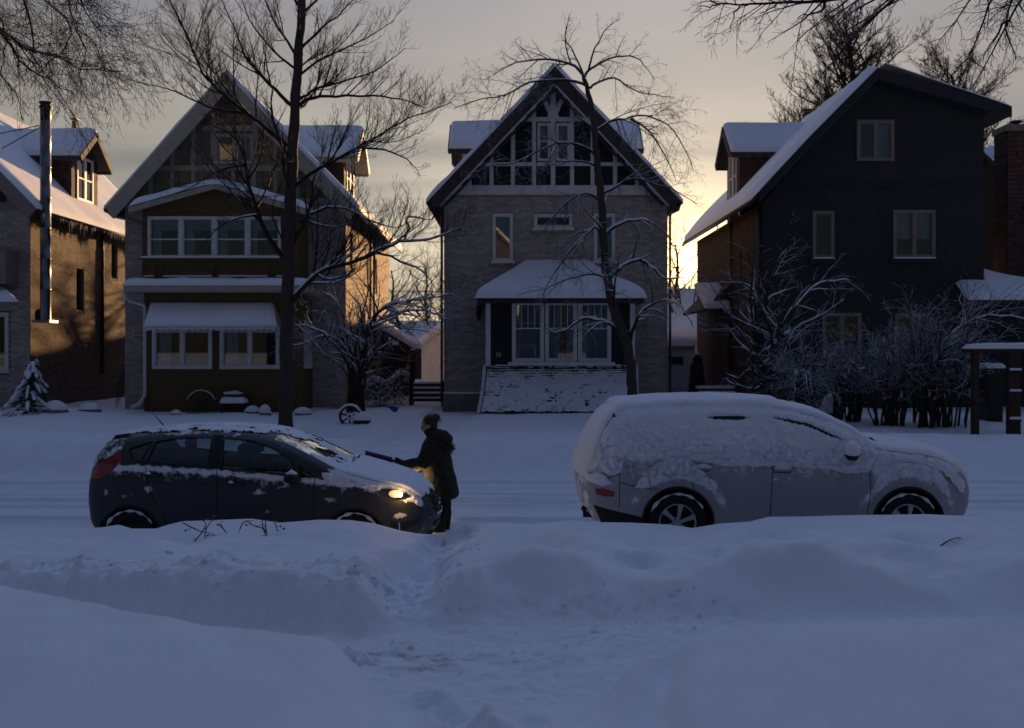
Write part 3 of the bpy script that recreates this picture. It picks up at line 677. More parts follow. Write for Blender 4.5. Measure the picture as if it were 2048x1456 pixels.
    MB().fbox(fm, xl + 0.05, xr - 0.05, fZ(390), fZ(371), 0.002, 0.06).build('timber', M['white_paint'], gwall, bevel=0.008)
    for py, w in ((328.5, 0.11), (239, 0.13)):
        a, b = lim(fZ(py - 4)); beam(a + 0.02, fZ(py), b - 0.02, fZ(py), w, 0.04)
    for px in (939, 983, 1026, 1068, 1106, 1144, 1185, 1230, 1274):
        z1 = az - 0.16 - abs(fX(px) - ax) * sl - 0.1
        w = 0.135 if px in (1106,) else 0.12
        if px == 1106: beam(fX(px), fZ(371), fX(px), fZ(243), w, 0.034); beam(fX(px), fZ(222), fX(px), fZ(168), 0.17, 0.034)
        elif px in (1068, 1144): beam(fX(px), fZ(371), fX(px), fZ(200), w, 0.034)
        else: beam(fX(px), fZ(371), fX(px), z1, w, 0.034)
    for s in (-1, 1):                                        # curved braces that spring from the collar beam
        pts = [(1106 + s * 2, 229), (1106 + s * 8, 221), (1106 + s * 13, 209), (1106 + s * 19, 198), (1106 + s * 27, 190)]
        outp = []; inp = []
        for i, (px, py) in enumerate(pts):
            q0 = Vector((fX(pts[max(i - 1, 0)][0]), fZ(pts[max(i - 1, 0)][1]))); q1 = Vector((fX(pts[min(i + 1, 4)][0]), fZ(pts[min(i + 1, 4)][1])))
            t = (q1 - q0).normalized(); n = Vector((-t.y, t.x)) * 0.065
            c = Vector((fX(px), fZ(py))); outp.append((c + n)); inp.append((c - n))
        for i in range(4):
            pass
        mb = MB(); 
        for i in range(4):
            poly = [inp[i], inp[i + 1], outp[i + 1], outp[i]]; mb.prism([(p.x, p.y) for p in poly], fm, 0.002, 0.030)
        mb.build('timber', M['white_paint'], gwall)
    MB().prism([(fX(1094), fZ(235)), (fX(1118), fZ(235)), (fX(1114), fZ(222)), (fX(1098), fZ(222))], fm, 0.002, 0.028).build('timber', M['white_paint'], gwall)
    for a, b, c, d in gw: window(h, fm, a, b, c, d, fw=0.05, split=0.52, d=0.01, sill=False, mat_f='white_paint', curtain=[(a + 0.04, b - 0.04, c + 0.5, d - 0.06, 'curtain')])
    gable_roof(h, fX(852, 29.4), fZ(407, 29.4), ax, fZ(134, 29.4), fX(1366, 29.4), fZ(407, 29.4), 29.4, 41.6, 0.14, 0.13, fw=0.18)
    # stepped mouldings under each barge board, with snow lying on them
    for s, tip in ((-1, 852), (1, 1366)):
        a = Vector((fX(tip, 29.4), 0, fZ(407, 29.4))); b = Vector((ax, 0, fZ(134, 29.4))); t = (b - a).normalized(); n = Vector((-t.z, 0, t.x))
        if n.z > 0: n = -n
        for k, (o1, w, yy, mt) in enumerate(((0.325, 0.03, 29.42, 'snow'), (0.38, 0.06, 29.62, 'dark_wood'))):
            vz = Vector((0, 0, -1 / abs(n.z))); p = [a + n * o1 + t * (0.25 + 0.1 * k), b + vz * o1, b + vz * (o1 + w), a + n * (o1 + w) + t * (0.25 + 0.1 * k)]
            mbm = MB(); mbm.add([(v.x, yy, v.z) for v in p] + [(v.x, yy + 0.12, v.z) for v in p], hexa()); mbm.build('rake_moulding', M[mt], h)
    dormer(h, -1, fX(925, 34.5), ax, 35.4, 1.0, 6.9, fZ(290, 34.6), fZ(239, 34.6), 'white_paint', over=0.25, win=False, front_over=0.45)
    dormer(h, 1, fX(1263, 34.5), ax, 35.4, 1.0, 6.9, fZ(290, 34.6), fZ(239, 34.6), 'white_paint', over=0.25, win=False, front_over=0.35)
    for sx, xe, tip in ((-1, xl, 858), (1, xr, 1360)):
        tx = fX(tip, 29.7); e = xe + sx * 0.06
        downspout(h, [(tx, 29.6, fZ(408)), (tx + (-sx) * 0.04, 29.75, fZ(422)), (e - sx * -0.02, 29.85, fZ(428)), (e, 29.9, fZ(436)), (e, 29.9, 1.0), (e, 29.75, 0.8)], 0.04)
        MB().tube([(fX(tip - sx * 4, 29.4), 29.35, fZ(409, 29.4)), (fX(tip - sx * 4, 29.4), 41.6, fZ(409, 29.4))], 0.06, 8).build('gutter', M['black_metal'], h, True)
    # glazed porch in front
    yp = 28.3; fp = Face('front', yp); pl, pr = fX(972, yp), fX(1269, yp); zf, ztop = fZ(731, yp), fZ(600, yp)
    pw = [(fX(1024, yp), fX(1088, yp)), (fX(1090, yp), fX(1154, yp)), (fX(1156, yp), fX(1222, yp))]
    wz0, wz1 = fZ(724, yp), fZ(602, yp)
    holes = [(pw[0][0], pw[2][1], wz0, wz1)]
    mb = MB(); wall_holes(mb, fp, pl, pr, zf, ztop, holes, 0.12); mb.box(pl, pl + 0.12, yp + 0.12, Y0, zf, ztop); mb.box(pr - 0.12, pr, yp + 0.12, Y0, zf, ztop); mb.box(pl + 0.12, pr - 0.12, yp + 0.13, Y0 - 0.01, zf, zf + 0.1)
    porch = mb.build('porch', M['dark_panel'], h)
    for u in (pl + 0.06, pr - 0.06): MB().fbox(fp, u - 0.07, u + 0.07, zf, ztop, 0.001, 0.05).build('corner_post', M['white_paint'], porch, bevel=0.008)
    for i, (a, b) in enumerate(pw):
        zm = wz0 + (wz1 - wz0) * 0.55
        window(h, fp, a, b, wz0, wz1, split=0.55, muntin=3, fw=0.085, d=0.05, sill=False, name='porch_window',
               curtain=[(a + 0.05, a + 0.42 if i == 1 else b - 0.05, wz0 + 0.05, zm + 0.02, 'curtain')] + ([(b - 0.3, b - 0.05, wz0 + 0.05, zm, 'curtain')] if i == 1 else []) + [(a + 0.05, b - 0.5 if i == 1 else b - 0.05, zm + 0.05, wz1 - 0.05, 'curtain')])
    MB().fbox(fp, fX(1016, yp), fX(1229, yp), fZ(731, yp) + 0.005, fZ(724, yp) - 0.002, 0.002, 0.16).build('sill', M['white_paint'], porch, bevel=0.01)
    # house number
    cu = bpy.data.curves.new('house_number', 'FONT'); cu.body = '33'; cu.size = 0.155; cu.extrude = 0.006; cu.align_x = 'CENTER'
    cu.materials.append(M['white_paint']); tmp = bpy.data.objects.new('tmp', cu); COL.objects.link(tmp); bpy.context.view_layer.update()
    nme = bpy.data.meshes.new_from_object(tmp.evaluated_get(bpy.context.evaluated_depsgraph_get())); bpy.data.objects.remove(tmp)
    no = bpy.data.objects.new('house_number', nme); COL.objects.link(no)
    no.parent = porch; no.location = Vector((fX(997, yp), yp - 0.012, fZ(713, yp))) - wloc(porch); no.rotation_euler = (R(90), 0, 0)
    MB().tube([P(957, 610, 29.9), P(957, 625, 29.85), P(957, 640, 29.9)], [0.05, 0.08, 0.03], 8).build('wall_lamp', M['black_metal'], h)
    # flared skirt of shingles, each course loaded with snow
    zb = 0.62; flare = 0.85; rows = 17; rr = random.Random(8)
    bl, br = fX(960, yp - flare), fX(1270, yp - flare)
    def skirt(u, v):                                          # v: 0 at the top, 1 at the foot
        k = v ** 1.7; return Vector(((pl * (1 - k) + bl * k) * (1 - u) + (pr * (1 - k) + br * k) * u, yp - flare * k, zf - 0.01 + (zb - zf) * v))
    bk = MB(); n = 12
    for i in range(n):
        a, b, c, d = skirt(0, i / n), skirt(1, i / n), skirt(1, (i + 1) / n), skirt(0, (i + 1) / n)
        bk.add([a, b, c, d], [(3, 2, 1, 0)])
    sk = bk.build('skirt', M['shingle_brown'], h)
    mesh_sh = {}
    for r_ in range(rows):
        v0, v1 = r_ / rows, (r_ + 1.25) / rows; u = 0.004 - (r_ % 2) * 0.012; j = 0
        while u < 0.996:
            w = 0.028 + 0.022 * rr.random(); ua, ub = max(u, 0.004), min(u + w - 0.0015, 0.996); u += w
            if ub - ua < 0.006: continue
            a, b = skirt(ua, v0), skirt(ub, v0); c, d = skirt(ub, min(v1, 1)), skirt(ua, min(v1, 1))
            nrm = (a - d).cross(c - d).normalized(); nrm = nrm if nrm.y < 0 else -nrm
            th = 0.012; lift = 0.022 + 0.014 * rr.random()
            mb = MB(); lo = [a, b, c + nrm * lift, d + nrm * lift]; hi = [p + nrm * th for p in lo]
            mb.cm = 0; mb.add(lo + hi, hexa())
            mb.build('shingle', M['shingle_brown'], sk)
    sm = MB()                                                 # clumps of snow on the courses
    nu = 150; nv = 110; vs = []
    VV, UU = np.meshgrid(np.arange(nv + 1) / nv, np.arange(nu + 1) / nu, indexing='ij')
    u_ = UU * 0.985 + 0.008; k_ = VV ** 1.7; PX = (pl * (1 - k_) + bl * k_) * (1 - u_) + (pr * (1 - k_) + br * k_) * u_
    r_ = VV * rows; fr = r_ % 1.0; cov = sst(0.02, 0.45, VV); xx = PX * 9
    amt = fbm(xx * 0.8, r_ * 0.9, 3, 5) * 0.6 + fbm(xx * 2.0, r_ * 1.7, 3, 9) * 0.5; rowk = 1 - 0.80 * sst(0.2, 0.65, VV)
    lip = (fr ** 1.3) * (1 - sst(0.86, 1.0, fr)); fr2 = (r_ + 0.5 * fbm(xx * 0.35, r_ * 0.3, 2, 77)) % 1.0; lip = (fr2 ** 1.3) * (1 - sst(0.86, 1.0, fr2)); h_ = 0.012 + 0.024 * cov + 0.085 * lip * (0.6 + 0.8 * cov) * rowk + (0.03 + 0.075 * cov) * amt + 0.03 * cov
    h_ = np.maximum(h_, -0.02); vs = np.stack([PX, yp - flare * k_ - 0.75 * h_ + 0.01, zf - 0.01 + (zb - zf) * VV + 0.65 * h_], -1).reshape(-1, 3).tolist()
    fs = [(j * (nu + 1) + i, (j + 1) * (nu + 1) + i, (j + 1) * (nu + 1) + i + 1, j * (nu + 1) + i + 1) for j in range(nv) for i in range(nu)]
    sm.add(vs, fs); tag(sm.build('snow', M['snow'], sk, True), kind='stuff')
    for s in (0, 1):                                          # white boards closing the flare at both ends
        poly = [skirt(s, k / 8) for k in range(9)]; mb = MB(); o = -0.09 if s == 0 else 0.09
        vs = []
        for p in poly: vs += [p + Vector((0, -0.07, 0.02)), p + Vector((o, -0.07, 0.02)), p + Vector((o, 0.06, -0.03)), p + Vector((0, 0.06, -0.03))]
        fs = []
        for k in range(8):
            for q in range(4): fs.append((k * 4 + q, k * 4 + (q + 1) % 4, k * 4 + 4 + (q + 1) % 4, k * 4 + 4 + q))
        mb.add(vs, fs + [(0, 1, 2, 3), (32, 33, 34, 35)]); mb.build('skirt_trim', M['white_paint'], h)
    # hipped porch roof under a thick cushion of snow
    e0, e1 = fX(951, 27.9), fX(1293, 27.9); ze = fZ(597, 27.9); t0, t1 = fX(1052), fX(1175); zt2 = fZ(532); ye = 27.9
    MB().box(e0 + 0.05, e1 - 0.05, ye + 0.05, Y0 - 0.02, ze - 0.12, ze - 0.002).build('porch_eave', M['dark_wood'], h, bevel=0.02)
    rp = MB(); A, B, C, D, E, G = Vector((e0, ye, ze)), Vector((e1, ye, ze)), Vector((e1, Y0 - 0.02, ze)), Vector((e0, Y0 - 0.02, ze)), Vector((t0, Y0 - 0.03, zt2 - 0.1)), Vector((t1, Y0 - 0.03, zt2 - 0.1))
    rp.add([A, B, C, D, E, G], [(0, 1, 5, 4), (1, 2, 5), (3, 0, 4), (0, 3, 2, 1), (2, 3, 4, 5)]); rp.build('porch_roof', M['dark_wood'], h)
    sn = MB(); nu, nv = 60, 26; vs = []
    v, u = np.meshgrid(np.arange(nv + 1) / nv, np.arange(nu + 1) / nu, indexing='ij'); x0_, x1_ = e0 - 0.03, e1 + 0.03; x = x0_ + (x1_ - x0_) * u
    yy = ye - 0.04 + (Y0 - 0.03 - ye) * v; fx = np.clip(np.minimum((x - x0_) / (t0 - x0_), (x1_ - x) / (x1_ - t1)), 0, 1)
    base = np.minimum(fx, v) * 0.82 + 0.18 * fx * v / np.maximum(fx + v - fx * v, 1e-6)
    ed = np.minimum(np.minimum(x - x0_, x1_ - x), yy - ye + 0.04); k = np.clip(ed / 0.3, 0, 1)
    th = 0.24 * np.sqrt(np.maximum(0, 1 - (1 - k) ** 2)) * (1 - 0.25 * v) * (1 + 0.15 * fbm(x, yy, 3, 3))
    vs = np.stack([x, yy, ze + (zt2 - ze) * base + th + 0.01], -1).reshape(-1, 3).tolist()
    fs = [(j * (nu + 1) + i, j * (nu + 1) + i + 1, (j + 1) * (nu + 1) + i + 1, (j + 1) * (nu + 1) + i) for j in range(nv) for i in range(nu)]
    sn.add(vs, fs); sn.build('porch_snow', M['snow'], h, True)
    return h
house_middle()
# ------------------------------------------------------------------ house with ochre two-storey porch and awning
def house_ochre():
    h = thing('porch_house', 'tan brick house with cream half-timbered gable and ochre two-storey porch with white awning', 'house', (-8.4, Y0, 0.55))
    fm = Face('front', Y0); xl, xr = fX(250), fX(691); zt = fZ(408); zg = 0.3; yb = 40.5
    mb = MB(); mb.box(xl, xl + 0.25, Y0 + 0.25, yb, zg, zt); mb.box(xl, xr, Y0, Y0 + 0.25, zg, zt); mb.box(xl + 0.25, xr - 0.25, yb - 0.25, yb, zg, zt)
    fr = Face('right', xr)
    sw = [(30.75, 31.25, 4.9, 6.0), (34.4, 34.75, 4.2, 5.6), (36.2, 36.9, 4.4, 5.7), (33.0, 34.0, 2.0, 3.6), (36.4, 37.3, 1.9, 3.4)]
    wall_holes(mb, fr, Y0 + 0.25, yb, zg, zt, sw, 0.25)
    wall = mb.build('wall', M['mortar'], h)
    b = MB(); bricks(b, fm, xl, xr, 0.6, zt - 0.02, [(fX(292), fX(606), 0, fZ(418))]); tag(b.build('bricks', M['brick_grey'], wall), kind='stuff')
    b = MB(); bricks(b, fr, Y0, yb, 0.6, zt - 0.02, [(a - .02, c + .02, d - .05, e + .02) for a, c, d, e in sw]); tag(b.build('bricks', M['brick_tan'], wall), kind='stuff')
    for a, c, d, e in sw: window(h, fr, a, c, d, e, fw=0.06, split=0.5, d=-0.06, sill=True, mat_f='brown_wood')
    downspout(h, [(xr + 0.09, 35.6, 6.4), (xr + 0.09, 35.6, 0.8)], 0.045)
    # gable
    ax, az = fX(462), fZ(150); z0 = zt + 0.001; sl = (az - fZ(412)) / (ax - fX(222))
    def lim(z): t = (az - 0.15 - z) / sl; return ax - t, ax + t
    gw = (fX(432), fX(506), fZ(326), fZ(268))
    mb = MB(); a, c = lim(z0); d, e = lim(gw[2]); mb.prism([(a, z0), (c, z0), (e, gw[2]), (d, gw[2])], fm, -0.2, 0)
    a, c = lim(gw[2]); d, e = lim(gw[3])
    mb.prism([(a, gw[2]), (gw[0], gw[2]), (gw[0], gw[3]), (d, gw[3])], fm, -0.2, 0); mb.prism([(gw[1], gw[2]), (c, gw[2]), (e, gw[3]), (gw[1], gw[3])], fm, -0.2, 0)
    a, c = lim(gw[3]); d, e = lim(az - 0.3); mb.prism([(a, gw[3]), (c, gw[3]), (e, az - 0.3), (d, az - 0.3)], fm, -0.2, 0)
    g_ = mb.build('gable_wall', M['ochre_shingle'], h)
    sh = MB(); z = z0; k = 0; rr = random.Random(12)
    while z < az - 0.4:
        a, c = lim(z + 0.17); u = a + 0.02 - (k % 2) * 0.09
        for s, e in free_spans(a, c, z, 0.16, [gw]):
            u = s
            while u < e:
                w = 0.13 + 0.09 * rr.random(); q0, q1 = u, min(u + w - 0.006, e)
                if q1 - q0 > 0.02: sh.fbox(fm, q0, q1, z, z + 0.155, 0.001, 0.010 + 0.008 * rr.random(), rr.random())
                u += w
        z += 0.16; k += 1
    tag(sh.build('shingles', M['ochre_shingle'], g_), kind='stuff')
    def board(u0, u1, za, zb, dd=0.045): MB().fbox(fm, u0, u1, za, zb, 0.003, dd).build('timber', M['cream_paint'], g_, bevel=0.006)
    a, c = lim(fZ(332)); board(a - 0.1, c + 0.1, fZ(342), fZ(331), 0.05)
    a, c = lim(fZ(398)); board(a - 0.2, c + 0.2, fZ(408), fZ(397), 0.052)
    for px in (345, 387, 551, 594): 
        zz = az - 0.35 - abs(fX(px) - ax) * sl; 
        if zz > fZ(331): board(fX(px - 4.5), fX(px + 4.5), fZ(331) + 0.002, zz)
    for px in (302, 345, 387, 430, 467, 508, 551, 594, 630): board(fX(px - 4), fX(px + 4), fZ(397) + 0.002, min(fZ(342) - 0.002, az - 0.3 - abs(fX(px) - ax) * sl))
    for px in (427, 511): board(fX(px - 5), fX(px + 5), fZ(331) + 0.002, fZ(225))
    a, c = lim(fZ(222)); board(a, c, fZ(262), fZ(251), 0.05)
    window(h, fm, *gw, cols=2, fw=0.07, d=0.05, glass='glass', mat_f='cream_paint', snow=0.03, curtain=[(gw[0] + 0.62, gw[1] - 0.08, gw[2] + 0.05, gw[3] - 0.05, 'curtain')])
    gable_roof(h, fX(208, 29.4), fZ(420, 29.4), ax, fZ(146, 29.4), fX(718, 29.4), fZ(420, 29.4), 29.4, 41.1, 0.14, 0.12, fascia='cream_paint', fw=0.26)
    MB().tube([(fX(213, 29.4), 29.35, fZ(422, 29.4)), (fX(213, 29.4), 41, fZ(422, 29.4))], 0.06, 8).build('gutter', M['cream_paint'], h, True)
    MB().tube([(fX(715, 29.4), 29.35, fZ(424, 29.4)), (fX(715, 29.4), 41, fZ(424, 29.4))], 0.06, 8).build('gutter', M['cream_paint'], h, True)
    downspout(h, [P(222, 424, 29.4), P(224, 432, 29.4), P(252, 438, 29.9), P(290, 452, 29.9)], 0.045, 'cream_paint')
    tag(icicles(h, fX(719, 29.4), 30, 40.5, fZ(424, 29.4), fZ(424, 29.4), 70, 0.28, 5).build('icicles', M['ice'], h), kind='stuff')
    dormer(h, 1, fX(690, 33.2), ax, 34.2, 1.15, 6.9, fZ(303, 33), fZ(243, 33), 'shingle_brown', over=0.25, fascia='cream_paint', front_over=0.45)
    # porch, lower storey
    yp = 28.2; fp = Face('front', yp); pl, pr = fX(289, yp), fX(600, yp); z0, z1 = 0.4, fZ(583, yp)
    wn = [(fX(305, yp), fX(425, yp)), (fX(440, yp), fX(560, yp))]; wz0, wz1 = fZ(738, yp), fZ(650, yp)
    wz1 = fZ(640, yp)
    holes = [(a, b, wz0, wz1) for a, b in wn]
    fs_ = Face('right', pr); sh_ = [(28.7, 29.7, wz0, wz1)]
    mb = MB(); wall_holes(mb, fp, pl, pr, z0, z1, holes, 0.12); mb.box(pl, pl + 0.12, yp + 0.12, Y0, z0, z1); wall_holes(mb, fs_, yp + 0.12, Y0 - 0.001, z0, z1, sh_, 0.12)
    mb.box(pl + 0.12, pr - 0.12, yp + 0.13, Y0 - 0.01, z1 - 0.12, z1 - 0.02); mb.box(pl + 0.12, pr - 0.12, yp + 0.13, Y0 - 0.01, 1.3, 1.4)
    porch = mb.build('porch', M['ochre'], h)
    # clapboards, one by one
    def clap(face, a, b, za, zb, hl):
        z = za
        while z < zb - 0.03:
            zt_ = min(z + 0.20, zb)
            for s, e in free_spans(a, b, z, zt_ - z, hl):
                p = [face(s, z, 0.028), face(e, z, 0.028), face(e, zt_ + 0.012, 0.010), face(s, zt_ + 0.012, 0.010), face(s, z, 0.001), face(e, z, 0.001), face(e, zt_ + 0.012, 0.001), face(s, zt_ + 0.012, 0.001)]
                MB().add(p, [(0, 1, 2, 3), (7, 6, 5, 4), (0, 4, 5, 1), (1, 5, 6, 2), (2, 6, 7, 3), (3, 7, 4, 0)]).build('clapboard', M['ochre'], porch)
            z += 0.20
    clap(fp, pl + 0.08, pr - 0.08, z0 + 0.1, z1 - 0.02, [(a - 0.04, b + 0.04, wz0 - 0.06, wz1 + 0.04) for a, b in wn])
    for u in (pl, pr - 0.08): MB().fbox(fp, u, u + 0.08, z0, z1, 0.001, 0.04).build('corner_board', M['ochre'], porch)
    for a, b in wn: window(h, fp, a, b, wz0, wz1, cols=2, split=0.76, fw=0.09, d=0.05, sill=False, glass='glass', curtain=[(a + 0.15, a + 0.5, wz0 + 0.1, wz1 - 0.1, 'curtain')], name='porch_window')
    window(h, fs_, *sh_[0], cols=2, split=0.76, fw=0.09, d=0.05, sill=False, name='porch_window')
    # eave between the storeys with its gutter and snow
    ye = 27.75; e0, e1 = fX(246, ye), fX(612, ye); zA, zB = fZ(584, ye), fZ(571, ye)
    MB().box(e0, e1, ye, Y0 - 0.02, zA, zB).build('eave', M['cream_paint'], h, bevel=0.025)
    MB().box(e0 + 0.06, e1 - 0.06, ye - 0.09, ye - 0.002, zA + 0.03, zB - 0.01).build('gutter', M['cream_paint'], h, bevel=0.02)
    MB().snow([(e0 - 0.03, ye - 0.1, zB), (e1 + 0.03, ye - 0.1, zB), (e1 + 0.03, 28.6, zB + 0.12), (e0 - 0.03, 28.6, zB + 0.12)], 0.16, 40, 8, edge=0.2, amp=0.3).build('snow', M['snow'], h, True)
    downspout(h, [P(249, 586, 27.75), P(250, 596, 27.8), P(262, 602, 28.1), P(288, 610, 28.15), P(290, 618, 28.15), P(290, 790, 28.15), P(278, 808, 27.8), P(262, 815, 27.6)], 0.05, 'white_paint')
    # awning with scalloped valance
    ya, yo = 28.17, 27.45; az1, az0 = fZ(605, ya), fZ(652, yo); a0, a1 = fX(301, ya), fX(547, ya); o0, o1 = fX(290, yo), fX(553, yo)
    aw = MB(); aw.slab([(o0, yo, az0), (o1, yo, az0), (a1, ya, az1), (a0, ya, az1)], 0.03)
    awn = aw.build('awning', M['cream_paint'], h)
    for s, (t_, b_) in enumerate(((a0, o0), (a1, o1))):
        MB().add([(t_, ya, az1 - .03), (b_, yo, az0 - .03), (b_ + (0.02 if s else -0.02), ya, az0 - .03), (t_ + .02, ya, az1 - .03), (b_ + .02, yo, az0 - .03), (b_ + .03, ya, az0 - .03)], [(0, 1, 2), (5, 4, 3), (0, 3, 4, 1), (1, 4, 5, 2), (2, 5, 3, 0)]).build('awning_side', M['cream_paint'], awn)
    sc = 21; w = (o1 - o0) / sc
    for i in range(sc):
        poly = [(o0 + i * w, az0 - 0.005)] + [(o0 + (i + 0.5 - 0.5 * math.cos(math.pi * k / 8)) * w, az0 - 0.075 - 0.055 * math.sin(math.pi * k / 8)) for k in range(9)] + [(o0 + (i + 1) * w, az0 - 0.005)]
        MB().prism(poly, Face('front', yo), -0.012, 0.006).build('scallop', M['white_paint'], awn)
    MB().snow([(o0 - 0.02, yo - 0.05, az0), (o1 + 0.02, yo - 0.05, az0), (a1, ya - 0.02, az1 - 0.03), (a0, ya - 0.02, az1 - 0.03)], 0.085, 40, 10, edge=0.14, amp=0.3).build('snow', M['snow'], awn, True)
    # upper storey
    y2 = 28.7; f2 = Face('front', y2); ul, ur = fX(284, y2), fX(598, y2); u0, u1 = zB + 0.05, fZ(420, y2)
    wb = (fX(296, y2), fX(562, y2), fZ(516, y2), fZ(433, y2)); gx, gz = fX(432, y2), fZ(372, y2)
    mb = MB(); wall_holes(mb, f2, ul, ur, u0, u1, [wb], 0.12); mb.box(ul, ul + 0.12, y2 + 0.12, Y0, u0, u1); mb.box(ur - 0.12, ur, y2 + 0.12, Y0, u0, u1)
    mb.prism([(ul, u1 + .001), (ur, u1 + .001), (gx, gz + 0.02)], f2, -0.12, 0); up = mb.build('upper_porch', M['ochre'], h)
    ww = (wb[1] - wb[0]) / 4
    for i in range(4):
        a, b = wb[0] + i * ww, wb[0] + (i + 1) * ww
        window(h, f2, a, b, wb[2], wb[3], split=0.45, fw=0.06, d=0.04, sill=False, name='porch_window', glass='glass', curtain=[(a + 0.08, b - 0.08, wb[2] + 0.68 * (wb[3] - wb[2]), wb[3] - 0.06, 'blind'), (a + 0.1, a + (0.35 if i < 3 else 0.25), wb[2] + 0.05, wb[2] + 0.7 * (wb[3] - wb[2]), 'curtain')])
    MB().fbox(f2, fX(280, y2), fX(566, y2), fZ(521, y2), fZ(516, y2) - 0.002, 0.002, 0.12).build('sill', M['ochre'], up, bevel=0.01)
    q = [f2(fX(280, y2), fZ(516, y2), 0.13), f2(fX(566, y2), fZ(516, y2), 0.13), f2(fX(566, y2), fZ(516, y2), 0.01), f2(fX(280, y2), fZ(516, y2), 0.01)]
    MB().snow(q, 0.05, 40, 5, edge=0.05).build('snow', M['snow'], up, True)
    for pa, pb in ((288, 309), (325, 425), (437, 536), (552, 585)):            # framed panels with snow on the lower rail
        A, B = fX(pa, y2), fX(pb, y2); c, d = fZ(553, y2), fZ(534, y2); mb = MB()
        for bx in ((A - 0.05, B + 0.05, d, d + 0.06), (A - 0.05, B + 0.05, c - 0.06, c), (A - 0.05, A, c + .001, d - .001), (B, B + 0.05, c + .001, d - .001)): mb.fbox(f2, *bx, 0.002, 0.04)
        pn = mb.build('panel_frame', M['ochre'], up)
        MB().snow([f2(A, c, 0.045), f2(B, c, 0.045), f2(B, c, 0.004), f2(A, c, 0.004)], 0.035, 16, 4, edge=0.03).build('snow', M['snow'], up, True)
    clap(f2, ul + 0.08, ur - 0.08, wb[3] + 0.09, u1, [])
    gable_top(h, y2, ul, ur, u1, gx, gz)
    return h
def gable_top(h, y2, ul, ur, u1, gx, gz):
    """low gabled roof of the upper porch with thick rounded snow"""
    y0 = 28.35; L_, R_ = Vector((fX(258, y0), y0, fZ(414, y0))), Vector((fX(612, y0), y0, fZ(418, y0))); A = Vector((fX(430, y0), y0, fZ(366, y0)))
    for side, e in ((0, L_), (1, R_)):
        bk = Vector((0, Y0 - y0 - 0.02, 0)); q = [e, A, A + bk, e + bk] if side == 0 else [A, e, e + bk, A + bk]
        MB().slab(q, 0.08).build('upper_roof', M['cream_paint'], h)
        t = (A - e).normalized(); dn = Vector((0, 0, -0.17)); o = Vector((0, -0.04, 0))
        p = [e + dn, A + dn, A + Vector((0, 0, -0.004)), e + Vector((0, 0, -0.004))]
        mb = MB(); mb.add([v + o for v in p] + [v - Vector((0, 0.002, 0)) for v in p], hexa()); mb.build('barge_board', M['cream_paint'], h, bevel=0.01)
    sm = MB(); nu, nv = 50, 8
    v, u = np.meshgrid(np.arange(nv + 1) / nv, np.arange(nu + 1) / nu, indexing='ij')
    x = L_.x + (R_.x - L_.x) * u; y = y0 - 0.06 + (Y0 - y0) * v
    zl = L_.z + (A.z - L_.z) * (x - L_.x) / (A.x - L_.x); zr = R_.z + (A.z - R_.z) * (R_.x - x) / (R_.x - A.x)
    zz = -np.log(np.exp(-zl * 14) + np.exp(-zr * 14)) / 14
    ed = np.minimum(np.minimum(x - L_.x, R_.x - x), (y - y0 + 0.06) * 1.0); k = np.clip(ed / 0.22, 0, 1)
    th = 0.20 * np.sqrt(np.maximum(0, 1 - (1 - k) ** 2)) * (1 + 0.25 * fbm(x * 1.2, y, 3, 4))
    sm.add(np.stack([x, y, zz + th + 0.012], -1).reshape(-1, 3).tolist(), [(j * (nu + 1) + i, j * (nu + 1) + i + 1, (j + 1) * (nu + 1) + i + 1, (j + 1) * (nu + 1) + i) for j in range(nv) for i in range(nu)])
    sm.build('upper_snow', M['snow'], h, True)
house_ochre()
